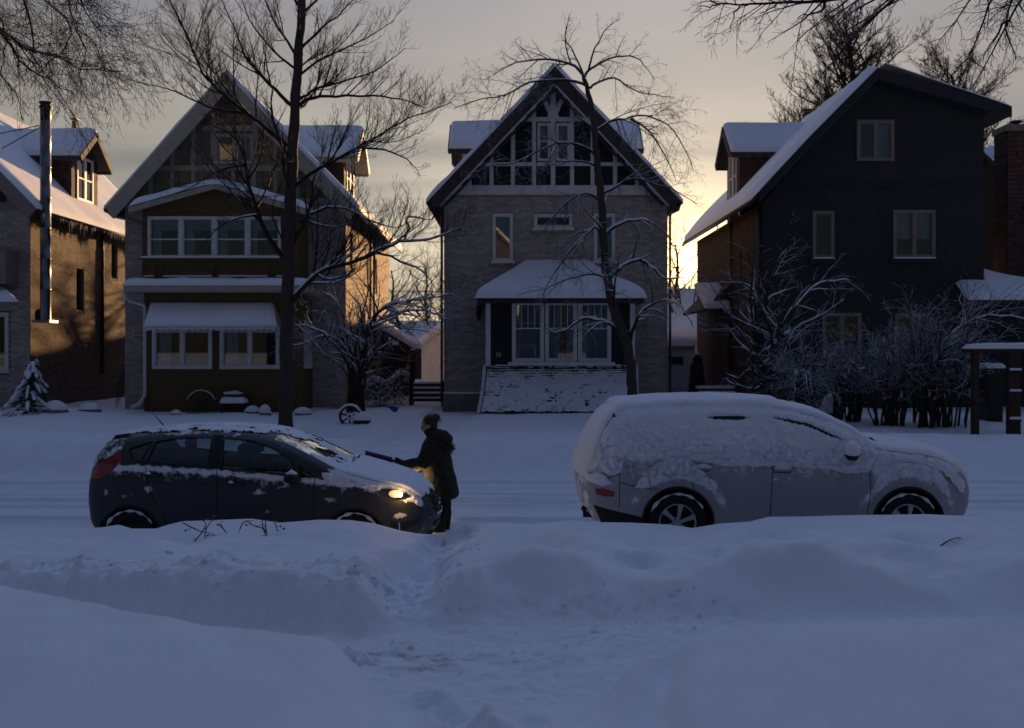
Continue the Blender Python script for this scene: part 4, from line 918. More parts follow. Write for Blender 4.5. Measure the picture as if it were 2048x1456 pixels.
# ------------------------------------------------------------------ brick house at the left edge with stove pipe
def house_left():
    h = thing('pipe_house', 'brick house with sunlit snowy roof, icicles and tall steel stove pipe', 'house', (-17.5, Y0, 0.55))
    xr = fX(60); xl = xr - 7.0; zt = fZ(418); yb = 41.0; fr = Face('right', xr); fm = Face('front', Y0)
    sw = [(33.2, 33.75, fZ(622, 33.4), fZ(537, 33.4)), (36.1, 36.6, fZ(557, 36.3), fZ(490, 36.3)), (38.2, 38.9, 5.3, 5.9)]
    fw_ = [(fX(-40), fX(18), fZ(742), fZ(625))]
    mb = MB(); mb.box(xl, xl + 0.25, Y0 + 0.25, yb, 0.3, zt); mb.box(xl + 0.25, xr - 0.25, yb - 0.25, yb, 0.3, zt); wall_holes(mb, fr, Y0 + 0.25, yb, 0.3, zt, sw, 0.25)
    wall_holes(mb, fm, xl, xr, 0.3, zt, fw_, 0.25); mb.box(xl + 0.25, xr - 0.25, Y0 + 0.26, yb - 0.26, 3.4, 3.5)
    wall = mb.build('wall', M['mortar_dark'], h)
    b = MB(); bricks(b, fr, Y0, yb, 0.55, zt - 0.02, [(a - .02, c + .02, d - .06, e + .02) for a, c, d, e in sw]); tag(b.build('bricks', M['brick_brown'], wall), kind='stuff')
    b = MB(); bricks(b, fm, fX(-60), xr, 0.55, zt - 0.02, [(a - .02, c + .02, d - .06, e + .02) for a, c, d, e in fw_]); tag(b.build('bricks', M['brick_grey'], wall), kind='stuff')
    for a, c, d, e in sw: window(h, fr, a, c, d, e, fw=0.06, split=0.5, d=-0.1, snow=0.03, mat_f='dark_wood')
    window(h, fm, *fw_[0], fw=0.1, split=0.25, d=0.04, mat_f='white_paint', glass='glass_dark')
    # gable front and roof
    xe, ze = fX(75, 29.5), fZ(418, 29.5); ax = (xl + xr) / 2; az = ze + (xe - ax) * 1.02
    mb = MB(); mb.prism([(xl, zt + .001), (xr, zt + .001), (ax, az - 0.25)], fm, -0.2, 0); g_ = mb.build('gable_wall', M['shingle_brown'], h)
    MB().fbox(fm, xl, xr, zt - 0.02, zt + 0.2, 0.002, 0.06).build('timber', M['grey_trim'], g_)
    for u in (xr - 0.6, xr - 1.3, xr - 2.0): MB().fbox(fm, u - 0.07, u + 0.07, zt + 0.203, zt + 0.15 + (xr - u) * 0.9, 0.002, 0.05).build('timber', M['grey_trim'], g_)
    gable_roof(h, 2 * ax - xe, ze, ax, az, xe, ze, 29.5, 41.4, 0.14, 0.11, fascia='grey_trim', fw=0.24, segs=40)
    MB().tube([(xe + 0.03, 29.5, ze - 0.05), (xe + 0.03, 41.4, ze - 0.05)], 0.055, 8).build('gutter', M['dark_wood'], h, True)
    tag(icicles(h, xe + 0.04, 29.7, 41.2, ze - 0.06, ze - 0.06, 210, 0.62, 9, 0.034).build('icicles', M['ice'], h), kind='stuff')
    dormer(h, 1, fX(142, 33.6), ax, 34.7, 1.05, 6.9, fZ(300, 33.6), fZ(251, 33.6), 'shingle_brown', over=0.3, front_over=0.4)
    # chimney on the far side of the roof with a cap
    MB().box(fX(146, 38), fX(154, 38), 37.9, 38.1, 8.0, fZ(243, 38)).build('vent', M['dark_wood'], h); MB().box(fX(143.5, 38), fX(157, 38), 37.85, 38.15, fZ(240, 38), fZ(237.5, 38)).build('vent_cap', M['black_metal'], h)
    # porch roof corner at the left edge
    yp = 28.6; MB().slab([(fX(-200, yp), yp, fZ(604, yp)), (fX(38, yp), yp, fZ(604, yp)), (fX(10), Y0 - .01, fZ(575)), (fX(-200), Y0 - .01, fZ(575))], 0.1).build('porch_roof', M['grey_trim'], h)
    MB().snow([(fX(-200, yp), yp, fZ(603, yp)), (fX(38, yp), yp, fZ(603, yp)), (fX(10), Y0 - .01, fZ(574)), (fX(-200), Y0 - .01, fZ(574))], 0.1, 30, 8, 0.15).build('snow', M['snow'], h, True)
    MB().box(fX(-30, 29.4), fX(18, 29.4), 29.2, Y0 - 0.01, fZ(568, 29.4), fZ(500, 29.4)).build('balcony', M['grey_trim'], h)
    MB().tube([(fX(205, 35.2), 35.2, 6.4), (fX(205, 35.2) + 0.0, 35.2, 6.0), (xr + 0.06, 35.2, 5.8), (xr + 0.06, 35.2, 1.5)], 0.05, 8).build('downspout', M['black_metal'], h, True)
    # side door with rail
    MB().fbox(fr, 39.0, 39.9, 1.1, 3.1, 0.001, 0.04).build('door', M['dark_panel'], h)
    # stove pipe
    s = MB(); x, y = fX(92, 29.9) , 29.95; x = fX(91, 29.95); zt_ = fZ(212, 29.95); zb = fZ(640, 29.95)
    s.lathe((x, y, 0), [(0.0, zb), (0.15, zb)] + sum([[(0.15, z_), (0.15, z_ + 0.88), (0.157, z_ + 0.885), (0.157, z_ + 0.915), (0.15, z_ + 0.92)] for z_ in [zb + 0.02 + 0.92 * i for i in range(6)]], []) + [(0.15, zt_ - 0.25)], n=28)
    sp = s.build('stove_pipe', M['steel'], h, True)
    MB().lathe((x, y, 0), [(0.152, zt_ - 0.45), (0.153, zt_ - 0.08), (0.19, zt_ - 0.06), (0.19, zt_ - 0.02), (0.15, zt_), (0.15, zt_ + 0.06), (0.18, zt_ + 0.07), (0.18, zt_ + 0.12), (0.0, zt_ + 0.13)], n=24).build('pipe_cap', M['black_metal'], sp, True)
    MB().box(x - 0.35, x + 0.2, y - 0.16, y + 0.4, zb - 0.08, zb - 0.002).build('pipe_shelf', M['steel'], sp)
    MB().lathe((x - 0.25, y + 0.1, zb - 0.002), [(0.11, 0.0), (0.11, 0.25), (0.05, 0.33), (0.0, 0.33)], n=16).build('cleanout', M['black_metal'], sp, True)
    for e in ((fX(-40, 32), 32.0, fZ(275, 32)), (fX(4, 31), 31.0, fZ(297, 31))): MB().tube([(x, y, zt_ - 0.55), e], 0.016, 6).build('stay', M['black_metal'], sp)
    return h
house_left()
# ------------------------------------------------------------------ dark stucco house on the right
def house_stucco():
    h = thing('stucco_house', 'dark blue stucco house with long snowy left roof slope and dormer', 'house', (11, Y0, 0.55))
    fm = Face('front', Y0); xl, xr = fX(1525), fX(1968); zt = fZ(405); yb = 40.6; fl = Face('left', xl)
    w3 = [(fX(1625), fX(1668), fZ(517), fZ(422)), (fX(1786), fX(1870), fZ(517), fZ(420)), (fX(1645), fX(1722), fZ(720), fZ(626)), (fX(1790), fX(1862), fZ(720), fZ(626))]
    sw = [(32.6, 33.0, 3.9, 5.6)]
    aw = (fX(1713), fX(1788), fZ(322), fZ(240))
    ax, az = fX(1757), fZ(140); rx, rz = fX(1968), fZ(205)
    mb = MB(); zs = fZ(370)
    def lz(z): t = (az - 0.08 - z) / (az - fZ(398)); return ax + (xl + 0.02 - ax) * t
    wall_holes(mb, fm, xl, xr, 0.3, zt, w3, 0.25)
    # upper wall follows the roof: polygons round the attic window
    a0 = xl; zlo, zhi = aw[2], aw[3]
    mb.prism([(xl, zt + .001), (xr, zt + .001), (xr, zlo), (lz(zlo), zlo)], fm, -0.25, 0); mb.prism([(lz(zlo), zlo), (aw[0], zlo), (aw[0], zhi), (lz(zhi), zhi)], fm, -0.25, 0)
    mb.prism([(aw[1], zlo), (xr, zlo), (xr, zhi), (aw[1], zhi)], fm, -0.25, 0)
    mb.prism([(lz(zhi), zhi), (xr, zhi), (xr, rz - 0.1), (ax, az - 0.1)], fm, -0.25, 0)
    mb.box(xr - 0.25, xr, Y0 + 0.25, yb, 0.3, rz - 0.1); mb.box(xl + 0.25, xr - 0.25, yb - 0.25, yb, 0.3, zt)
    mb.box(xl + 0.25, xr - 0.25, Y0 + 0.26, yb - 0.26, 3.4, 3.5); mb.box(xl + 0.4, xr - 0.25, Y0 + 0.26, yb - 0.26, zt - 0.2, zt - 0.1)
    wall = mb.build('wall', M['stucco_blue'], h)
    mb = MB(); wall_holes(mb, fl, Y0 + 0.25, yb, 0.3, zt, sw, 0.25); ws = mb.build('side_wall', M['mortar_dark'], h)
    b = MB(); bricks(b, fl, Y0 + 1.2, yb, 0.5, zt - 0.02, [(a - .02, c + .02, d - .06, e + .02) for a, c, d, e in sw]); tag(b.build('bricks', M['brick_dark'], ws), kind='stuff')
    MB().fbox(fl, Y0 + 0.02, Y0 + 1.15, 0.3, zt - 0.03, 0.002, 0.04).build('side_stucco', M['stucco_blue'], h)
    window(h, fl, *sw[0], fw=0.06, split=0.5, d=-0.08, mat_f='grey_trim')
    MB().fbox(fm, xl - 0.02, xr + 0.02, fZ(374), fZ(369), 0.002, 0.05).build('trim_band', M['stucco_trim'], h, bevel=0.01)
    for i, w in enumerate(w3):
        window(h, fm, *w, cols=1 if i == 0 else 2, fw=0.085, d=0.035, mat_f='grey_trim', glass='glass', sill=False, curtain=[(w[0] + 0.1, w[1] - 0.1, w[2] + 0.6, w[3] - 0.1, 'curtain')] if i == 1 else None)
        MB().fbox(fm, w[0] - 0.12, w[1] + 0.12, w[2] - 0.14, w[2] - 0.002, 0.002, 0.10).build('sill', M['stucco_trim'], h, bevel=0.01)
        if i < 2: MB().snow([fm(w[0], w[2] - .002, 0.1), fm(w[1], w[2] - .002, 0.1), fm(w[1], w[2] - .002, 0.02), fm(w[0], w[2] - .002, 0.02)], 0.035, 16, 4, 0.04).build('snow', M['snow'], h, True)
    window(h, fm, *aw, cols=2, fw=0.09, d=0.04, mat_f='grey_trim', sill=False, curtain=[(aw[0] + 0.65, aw[1] - 0.05, aw[2], aw[3], 'curtain')])
    # left slope with a kick at the eave, right shallow slope
    y0, y1 = 29.35, 41.2
    prof = [(fX(1503, y0), fZ(399, y0)), (fX(1518, y0), fZ(383, y0)), (fX(1535, y0), fZ(364, y0)), (fX(1616, y0), fZ(277, y0)), (fX(1755, y0), fZ(136, y0))]
    prof2 = [(fX(1755, y0), fZ(136, y0)), (fX(2022, y0), fZ(212, y0))]
    def slope(pts, th, name, mt, lift=0.0, ya=y0, ybk=y1):
        mb = MB(); n = len(pts); vs = []
        for (x, z) in pts:
            vs += [(x, ya, z + lift), (x, ybk, z + lift), (x, ybk, z + lift - th), (x, ya, z + lift - th)]
        fs = []
        for i in range(n - 1):
            for q in range(4): fs.append((i * 4 + q, i * 4 + (q + 1) % 4, i * 4 + 4 + (q + 1) % 4, i * 4 + 4 + q))
        fs += [(0, 1, 2, 3), (n * 4 - 1, n * 4 - 2, n * 4 - 3, n * 4 - 4)]
        mb.add(vs, [f[::-1] for f in fs]); return mb.build(name, M[mt], h)
    r1 = slope(prof, 0.16, 'roof', 'dark_wood'); r2 = slope(prof2, 0.30, 'roof', 'stucco_trim')
    slope(prof2, 0.32, 'barge_board', 'stucco_trim', lift=-0.02, ya=y0 - 0.06, ybk=y0 - 0.003)
    slope(prof[1:], 0.34, 'barge_board', 'stucco_trim', lift=-0.02, ya=y0 - 0.06, ybk=y0 - 0.003)
    # snow on the left slope: smooth sheet along the profile
    pp = np.array(prof); s_ = np.r_[0, np.cumsum(np.hypot(np.diff(pp[:, 0]), np.diff(pp[:, 1])))]; nu, nv = 40, 30
    S_, V_ = np.meshgrid(np.linspace(0, s_[-1], nu + 1), np.linspace(0, 1, nv + 1), indexing='ij')
    xx = np.interp(S_, s_, pp[:, 0]); zz = np.interp(S_, s_, pp[:, 1]); yy = y0 - 0.07 + (y1 - y0 + 0.1) * V_
    ed = np.minimum(np.minimum(S_, (yy - y0 + 0.07)), y1 + 0.03 - yy); k = np.clip(ed / 0.25, 0, 1)
    th = 0.17 * np.sqrt(np.maximum(0, 1 - (1 - k) ** 2)) * (1 + 0.3 * fbm(xx, yy, 3, 8))
    MB().add(np.stack([xx - th * 0.6 - 0.01, yy, zz + th * 0.8 + 0.008], -1).reshape(-1, 3).tolist(), [(i * (nv + 1) + j, (i + 1) * (nv + 1) + j, (i + 1) * (nv + 1) + j + 1, i * (nv + 1) + j + 1) for i in range(nu) for j in range(nv)]).build('snow', M['snow'], r1, True)
    MB().snow([(prof2[1][0], y0, prof2[1][1] + .01), (prof2[1][0], y1, prof2[1][1] + .01), (ax, y1, az + .01), (ax, y0, az + .01)], 0.05, 20, 10, 0.1, flat=True).build('snow', M['snow'], r2, True)
    tag(icicles(h, prof[0][0], 29.6, 41, prof[0][1] - 0.1, prof[0][1] - 0.1, 40, 0.45, 4).build('icicles', M['ice'], h), kind='stuff')
    MB().tube([(prof[0][0], y0, prof[0][1] - 0.1), (prof[0][0], y1, prof[0][1] - 0.1)], 0.05, 8).build('gutter', M['black_metal'], h, True)
    dormer(h, -1, fX(1478, 33.6), ax, 34.5, 0.95, 6.8, fZ(291, 33.5), fZ(240, 33.5), 'shingle_brown', over=0.3, front_over=0.35)
    MB().box(fX(1608, 37), fX(1625, 37), 36.9, 37.2, 8.0, fZ(225, 37)).build('vent', M['dark_wood'], h); MB().box(fX(1604, 37), fX(1630, 37), 36.85, 37.25, fZ(222, 37), fZ(219, 37)).build('vent_cap', M['black_metal'], h)
    downspout(h, [(xl - 0.1, 29.95, zt - 0.1), (xl - 0.1, 29.95, 0.8)], 0.045, 'black_metal'); downspout(h, [(xl - 0.09, 33.9, zt - 0.1), (xl - 0.09, 33.9, 0.8)], 0.04, 'black_metal')
    # canopy over the side door
    x0 = xl - 0.95; MB().slab([(x0, 34.2, fZ(620, 34.6)), (x0, 38.6, fZ(620, 34.6)), (xl, 38.6, fZ(572, 36)), (xl, 34.2, fZ(572, 36))][::-1], 0.1).build('door_canopy', M['dark_wood'], h)
    MB().slab([(x0, 34.0, fZ(619, 34.6)), (xl - .01, 34.0, fZ(619, 34.6)), (xl - .01, 36.0, fZ(572, 36)), (x0, 36.0, fZ(572, 36))], 0.1).build('door_canopy', M['dark_wood'], h)
    MB().snow([(x0 - .03, 33.97, fZ(618, 34.6)), (xl - .01, 33.97, fZ(618, 34.6)), (xl - .01, 36.0, fZ(571, 36)), (x0 - .03, 36.0, fZ(571, 36))], 0.12, 16, 8, 0.12, flat=True).build('canopy_snow', M['snow'], h, True)
    MB().fbox(fl, 34.6, 35.5, 0.9, 3.0, 0.002, 0.05).build('door', M['dark_wood'], h)
    # lean-to roof at the right side
    ya = 28.3; zA, zB = fZ(600, ya), fZ(572, 29.2)
    MB().slab([(fX(1936, ya), ya, zA), (fX(2200, ya), ya, zA), (fX(2200), Y0 - .01, fZ(566)), (fX(1909), Y0 - .01, fZ(566))], 0.12).build('lean_to_roof', M['dark_wood'], h)
    MB().snow([(fX(1936, ya), ya, zA + .01), (fX(2200, ya), ya, zA + .01), (fX(2200), Y0 - .02, fZ(565)), (fX(1909), Y0 - .02, fZ(565))], 0.12, 30, 10, 0.15).build('lean_to_snow', M['snow'], h, True)
    MB().slab([(xr + .01, Y0, fZ(567)), (xr + 2.3, Y0, fZ(567)), (xr + 2.3, 33.5, fZ(560)), (xr + .01, 33.5, fZ(478))], 0.1).build('lean_to_roof', M['dark_wood'], h)
    MB().snow([(xr + .01, Y0 - .05, fZ(564)), (xr + 2.3, Y0 - .05, fZ(564)), (xr + 2.3, 33.5, fZ(560)), (xr + .01, 33.5, fZ(478))], 0.1, 20, 10, 0.12).build('lean_to_snow', M['snow'], h, True)
    MB().box(xr + 0.02, xr + 2.2, Y0 + .5, 33.0, 0.5, fZ(572)).build('lean_to', M['stucco_trim'], h)
    return h
house_stucco()
# ------------------------------------------------------------------ house at the right edge, mostly chimney
def house_edge():
    h = thing('chimney_house', 'dark brick house with a tall stone chimney at the right edge', 'house', (17.5, 31.5, 0.5))
    xl = fX(1975, 36.0); MB().box(xl, xl + 7, 31.6, 40.4, 0.3, 6.5).build('wall', M['brick_dark'], h)
    zr, ze = fZ(300, 36), 6.5; q = [(xl - 0.2, 31.2, ze), (xl + 7.2, 31.2, ze), (xl + 7.2, 36, zr), (xl - 0.2, 36, zr)]
    MB().slab(q, 0.14).build('roof', M['dark_wood'], h); MB().slab([(xl - 0.2, 36, zr), (xl + 7.2, 36, zr), (xl + 7.2, 40.8, ze), (xl - 0.2, 40.8, ze)], 0.14).build('roof', M['dark_wood'], h)
    MB().snow([(a_, b_, c_ + 0.01) for a_, b_, c_ in q], 0.13, 30, 12, 0.2, flat=True).build('snow', M['snow'], h, True)
    MB().prism([(31.6, 6.5), (40.4, 6.5), (36, zr - 0.15)], Face('left', xl), -0.2, 0).build('gable_wall', M['shingle_brown'], h)
    cx0, cx1 = fX(2012, 32.5), fX(2085, 32.5); y0, y1 = 32.4, 33.3
    c = MB().box(cx0 + 0.03, cx1 - 0.03, y0 + 0.03, y1, 0.4, fZ(260, 32.5)).build('chimney', M['mortar_dark'], h)
    st = MB(); rr = random.Random(2); z = 0.5; lst = []
    while z < fZ(264, 32.5):
        hh = 0.10 + 0.06 * rr.random(); u = cx0
        while u < cx1 - 0.02:
            w = 0.14 + 0.16 * rr.random(); b = min(u + w, cx1); lst.append((u, b, z, hh, rr.random(), rr.random())); u = b + 0.012
        z += hh + 0.012
    for u, b, z, hh, t, q in lst:
        mb = MB(); k = 0.01 + 0.03 * q; mb.box(u, b, y0 - k, y0 + 0.05, z, z + hh, 0.2 + 0.8 * t); mb.build('stone', M['brick_dark'], c)
    z = 0.5
    while z < fZ(264, 32.5):
        hh = 0.13; mb = MB(); mb.box(cx0 - 0.02 * rr.random(), cx0 + 0.05, y0 + 0.055, y1, z, z + hh, rr.random() + .1); mb.build('stone', M['brick_dark'], c); z += hh + 0.012
    MB().box(cx0 - 0.07, cx1 + 0.07, y0 - 0.07, y1 + 0.05, fZ(263, 32.5), fZ(250, 32.5)).build('chimney_cap', M['stone'], h, bevel=0.03)
    MB().lathe(((cx0 + cx1) / 2 - 0.12, 32.8, fZ(250, 32.5)), [(0.11, 0), (0.11, 0.14), (0.2, 0.145), (0.2, 0.19), (0.0, 0.22)], n=16).build('chimney_pot', M['black_metal'], h)
house_edge()
# ------------------------------------------------------------------ bare trees
def smooth_path(pts, k=3):
    pts = [Vector(p) for p in pts]; out = []
    for i in range(len(pts) - 1):
        p0, p1, p2, p3 = pts[max(i - 1, 0)], pts[i], pts[i + 1], pts[min(i + 2, len(pts) - 1)]
        for j in range(k):
            t = j / k; out.append(0.5 * ((2 * p1) + (p2 - p0) * t + (2 * p0 - 5 * p1 + 4 * p2 - p3) * t * t + (3 * p1 - p0 - 3 * p2 + p3) * t ** 3))
    out.append(pts[-1]); return out
class Grower:
    def __init__(s, seed, trop=0.25, wob=0.22, ang=(30, 65), ratio=0.5, dens=5.0, levels=3, rmin=0.0045, droop=0.0, minlen=0.12, flat=1.0):
        s.r = random.Random(seed); s.trop = trop; s.wob = wob; s.ang = ang; s.ratio = ratio; s.dens = dens; s.levels = levels; s.rmin = rmin; s.droop = droop; s.minlen = minlen; s.flat = flat
    def rv(s): return Vector((s.r.gauss(0, 1), s.r.gauss(0, 1) * s.flat, s.r.gauss(0, 1)))
    def branch(s, mb, sn, p, d, L_, r0, lev):
        n = 5 if lev <= 1 else 4 if lev == 2 else 3
        pts = [p]; d = d.normalized(); st = L_ / n
        for i in range(n):
            t = (i + 1) / n
            d = (d + s.rv() * s.wob * (0.6 if i else 0.2) + Vector((0, 0, s.trop * (0.4 + 0.6 * t) - s.droop * t * (lev >= 1)))).normalized()
            pts.append(pts[-1] + d * st)
        rad = [max(s.rmin * 0.75, r0 * (1 - 0.8 * i / n)) for i in range(n + 1)]
        mb.tube(pts, rad, 5 if r0 > 0.03 else 4 if r0 > 0.012 else 3, cap=False)
        s.cap(sn, pts, rad); s.kids(mb, sn, pts, rad, L_, lev)
    def cap(s, sn, pts, rad, mn=0.011):
        if sn is None: return
        run = []; rr = []
        for i in range(len(pts)):
            t = (pts[min(i + 1, len(pts) - 1)] - pts[max(i - 1, 0)])
            ok = rad[i] > mn and t.length > 0 and abs(t.normalized().z) < 0.80 and pts[i].z < s.snowz and s.r.random() < 0.93
            if ok: run.append(pts[i] + Vector((0, 0, rad[i] * 0.75 + 0.006))); rr.append(rad[i] * (0.70 + 0.25 * s.r.random()) + 0.005)
            if (not ok or i == len(pts) - 1):
                if len(run) > 1: sn.tube(run, [x * (0.5 if j in (0, len(run) - 1) else 1) for j, x in enumerate(rr)], 6)
                run = []; rr = []
    snowz = 99
    def kids(s, mb, sn, pts, rad, L_, lev, a0=0.18):
        if lev >= s.levels: return
        m = max(2, int(L_ * s.dens * (1 + 0.5 * lev))) if L_ > s.minlen else 0
        for k in range(m):
            t = a0 + (1 - a0) * (k + s.r.random()) / m; f = t * (len(pts) - 1); i = min(int(f), len(pts) - 2); q = pts[i].lerp(pts[i + 1], f - i)
            d = (pts[i + 1] - pts[i]).normalized(); ax = s.rv(); ax = (ax - d * ax.dot(d))
            if ax.length < 1e-3: continue
            ax.normalize()
            if ax.z < 0 and s.r.random() < 0.55 and s.droop <= 0: ax.z = -ax.z
            a = R(s.r.uniform(*s.ang)); dd = d * math.cos(a) + ax * math.sin(a)
            ll = L_ * s.ratio * (1.15 - 0.75 * t) * s.r.uniform(0.55, 1.25)
            ll = max(ll, s.minlen * 0.8)
            r = rad[i] * s.r.uniform(0.4, 0.62)
            s.branch(mb, sn, q, dd, min(ll, 1.9), max(r, s.rmin), lev + 1)
def photo_tree(name, label, cat, Y, trunk, limbs, g, bark='bark_bare', twig='twig', snowz=99, spread=0.35, base_z=None, extra=0, group=None, snow=True):
    """trunk: (px, py, half width in px); limbs: lists of (px, py) with start half width; depth is spread at random"""
    tp = [P(a, b, Y) for a, b, w in trunk]; tr = [w / F * Y for a, b, w in trunk]
    if base_z is not None: tp[0].z = base_z
    t = thing(name, label, cat, (tp[0].x, tp[0].y, tp[0].z), group)
    sp = smooth_path(tp, 4); rr = np.interp(np.linspace(0, len(tr) - 1, len(sp)), range(len(tr)), tr).tolist()
    sp = [p + Vector((0.012 * math.sin(i * 1.7), 0.012 * math.cos(i * 2.1), 0)) for i, p in enumerate(sp)]
    rr = [r * (1 + 0.06 * math.sin(i * 2.3)) for i, r in enumerate(rr)]; rr[0] *= 1.25
    MB().tube([sp[0] - Vector((0, 0, 0.4))] + sp, [rr[0] * 1.2] + rr, 14).build('trunk', M[bark], t, True)
    g.snowz = snowz; sn = MB() if snow else None
    for li, (w0, pl) in enumerate(limbs):
        dy = g.r.uniform(-1, 1) * spread; n = len(pl); mb = MB()
        pts = [P(a, b, Y + dy * (k ** 1.2) * 0.55) for k, (a, b) in enumerate(pl)]
        sm = smooth_path(pts, 3); r0 = w0 / F * Y; rad = [max(0.006, r0 * (1 - 0.82 * (k / (len(sm) - 1)) ** 0.8)) for k in range(len(sm))]
        sm = [p + g.rv() * 0.012 for p in sm]
        mb.tube(sm, rad, 7, cap=False); g.cap(sn, sm, rad)
        Lg = sum((sm[k + 1] - sm[k]).length for k in range(len(sm) - 1)); g.kids(mb, sn, sm, rad, Lg, 0)
        mb.build('branch', M[twig], t, True)
    for k in range(extra):                                     # limbs towards and away from the street
        i = int(len(sp) * g.r.uniform(0.35, 0.95)); mb = MB(); s_ = 1 if k % 2 else -1
        g.branch(mb, sn, sp[i], Vector((g.r.uniform(-0.4, 0.4), s_, g.r.uniform(0.3, 0.8))), g.r.uniform(1.2, 2.2), rr[i] * 0.35, 0)
        mb.build('branch', M[twig], t, True)
    if sn is not None and sn.v: tag(sn.build('snow', M['snow'], t, True), kind='stuff')
    return t
g1 = Grower(11, trop=0.16, wob=0.15, ratio=0.47, dens=6.2, levels=3, rmin=0.0032, ang=(28, 60))
photo_tree('boulevard_tree', 'tall bare tree with dark straight trunk before the ochre porch house', 'tree', 22.8,
    [(570, 860, 14.5), (572, 760, 13), (573, 650, 12.5), (577, 540, 12), (580, 430, 11.5), (584, 330, 11), (590, 220, 10), (597, 110, 9), (605, 0, 8), (612, -140, 6.5), (618, -300, 3)],
    [(5.0, [(575, 290), (530, 255), (495, 228), (450, 190), (415, 160), (392, 120), (370, 60), (340, 0), (300, -60)]),
     (3.2, [(495, 228), (448, 221), (400, 207), (360, 186), (318, 174), (253, 157)]),
     (6.0, [(571, 520), (534, 470), (516, 425), (498, 366), (491, 331), (483, 292), (454, 266), (427, 251)]),
     (2.6, [(518, 432), (470, 438), (430, 462), (400, 502)]),
     (2.4, [(491, 331), (440, 340), (390, 372), (330, 395)]),
     (2.4, [(497, 360), (520, 320), (528, 270), (520, 215)]),
     (6.5, [(583, 606), (600, 580), (631, 552), (656, 537), (703, 525), (759, 500), (800, 484), (860, 478), (920, 458)]),
     (3.0, [(750, 503), (800, 520), (850, 548), (880, 590)]),
     (2.5, [(805, 482), (818, 455), (815, 435), (860, 440), (880, 425)]),
     (5.0, [(585, 488), (600, 460), (613, 437), (622, 401), (628, 357), (640, 330)]),
     (3.0, [(622, 428), (652, 416), (702, 419), (731, 437), (790, 455), (830, 440)]),
     (2.2, [(618, 445), (660, 452), (710, 450), (760, 470)]),
     (4.6, [(588, 375), (628, 342), (660, 325), (714, 295), (755, 272), (800, 245), (850, 225), (905, 205)]),
     (3.0, [(714, 295), (770, 300), (815, 320), (840, 350)]),
     (4.5, [(592, 213), (628, 195), (672, 192), (746, 192), (800, 198), (850, 215)]),
     (4.0, [(594, 203), (613, 189), (643, 174), (700, 160), (760, 136), (810, 95)]),
     (4.5, [(588, 215), (551, 180), (519, 148), (490, 110), (470, 60), (440, -10)]),
     (3.5, [(599, 100), (640, 60), (690, 20), (730, -40)]), (3.5, [(597, 120), (560, 60), (530, 0), (510, -70)]),
     (3.5, [(604, 30), (650, -20), (700, -70)]), (3.5, [(603, 20), (570, -30), (530, -90)]), (3.0, [(597, 150), (660, 110), (730, 80), (790, 40)]),
     (3.0, [(596, 140), (545, 100), (500, 40), (480, -20)]), (2.6, [(578, 505), (560, 470), (545, 420), (560, 370)])],
    g1, snowz=6.2, spread=0.30, base_z=0.45, extra=6)
g2 = Grower(23, trop=0.02, wob=0.2, ratio=0.44, dens=6.0, levels=3, rmin=0.0032, ang=(30, 70), droop=0.16)
photo_tree('crabapple_tree', 'crooked bare tree with arching snowy branches before the brick house', 'tree', 24.3,
    [(1263, 850, 12), (1264, 790, 10.5), (1262, 740, 10), (1254, 690, 10), (1240, 652, 9.5), (1228, 620, 9), (1214, 555, 8.5), (1207, 480, 8), (1203, 400, 7.5), (1196, 340, 7), (1191, 290, 6), (1184, 220, 5.2), (1175, 180, 4.6), (1167, 152, 4)],
    [(4.0, [(1168, 155), (1150, 132), (1105, 118), (1060, 120), (1020, 130), (985, 150)]),
     (3.2, [(1170, 152), (1180, 138), (1220, 118), (1260, 112), (1290, 130), (1310, 160)]),
     (2.4, [(1168, 150), (1150, 110), (1130, 70), (1140, 30)]), (2.4, [(1175, 140), (1190, 95), (1215, 55), (1240, 40)]),
     (3.6, [(1172, 170), (1130, 160), (1060, 165), (1010, 190), (960, 200), (905, 218)]),
     (3.2, [(1176, 178), (1195, 165), (1230, 155), (1262, 178), (1310, 190), (1350, 196)]),
     (3.6, [(1190, 265), (1215, 245), (1250, 238), (1290, 230), (1335, 250), (1368, 295), (1388, 342)]),
     (3.0, [(1260, 236), (1300, 262), (1330, 310), (1352, 362)]),
     (3.8, [(1192, 310), (1160, 290), (1120, 285), (1080, 300), (1030, 325), (985, 330), (950, 345)]),
     (3.0, [(1190, 330), (1150, 322), (1110, 330), (1060, 345)]),
     (3.8, [(1203, 392), (1230, 372), (1270, 357), (1310, 368), (1350, 380), (1395, 408)]),
     (3.2, [(1202, 400), (1170, 385), (1130, 410), (1095, 450), (1070, 495)]),
     (4.2, [(1208, 470), (1240, 448), (1285, 440), (1325, 460), (1350, 500)]),
     (4.2, [(1207, 475), (1190, 455), (1165, 475), (1135, 510), (1110, 545), (1085, 590)]),
     (4.6, [(1216, 560), (1245, 532), (1280, 520), (1310, 540), (1335, 558), (1370, 555)]),
     (3.4, [(1214, 558), (1190, 548), (1140, 556), (1090, 575), (1040, 592)]),
     (4.6, [(1256, 692), (1238, 660), (1205, 642), (1170, 637), (1145, 650), (1120, 665), (1090, 655)]),
     (4.4, [(1257, 690), (1270, 650), (1282, 625), (1305, 608), (1335, 600), (1365, 615), (1388, 655)]),
     (2.4, [(1257, 690), (1250, 660), (1238, 625)])],
    g2, bark='bark_bare', twig='twig_snowy', snowz=5.6, spread=0.30, base_z=0.5, extra=5)
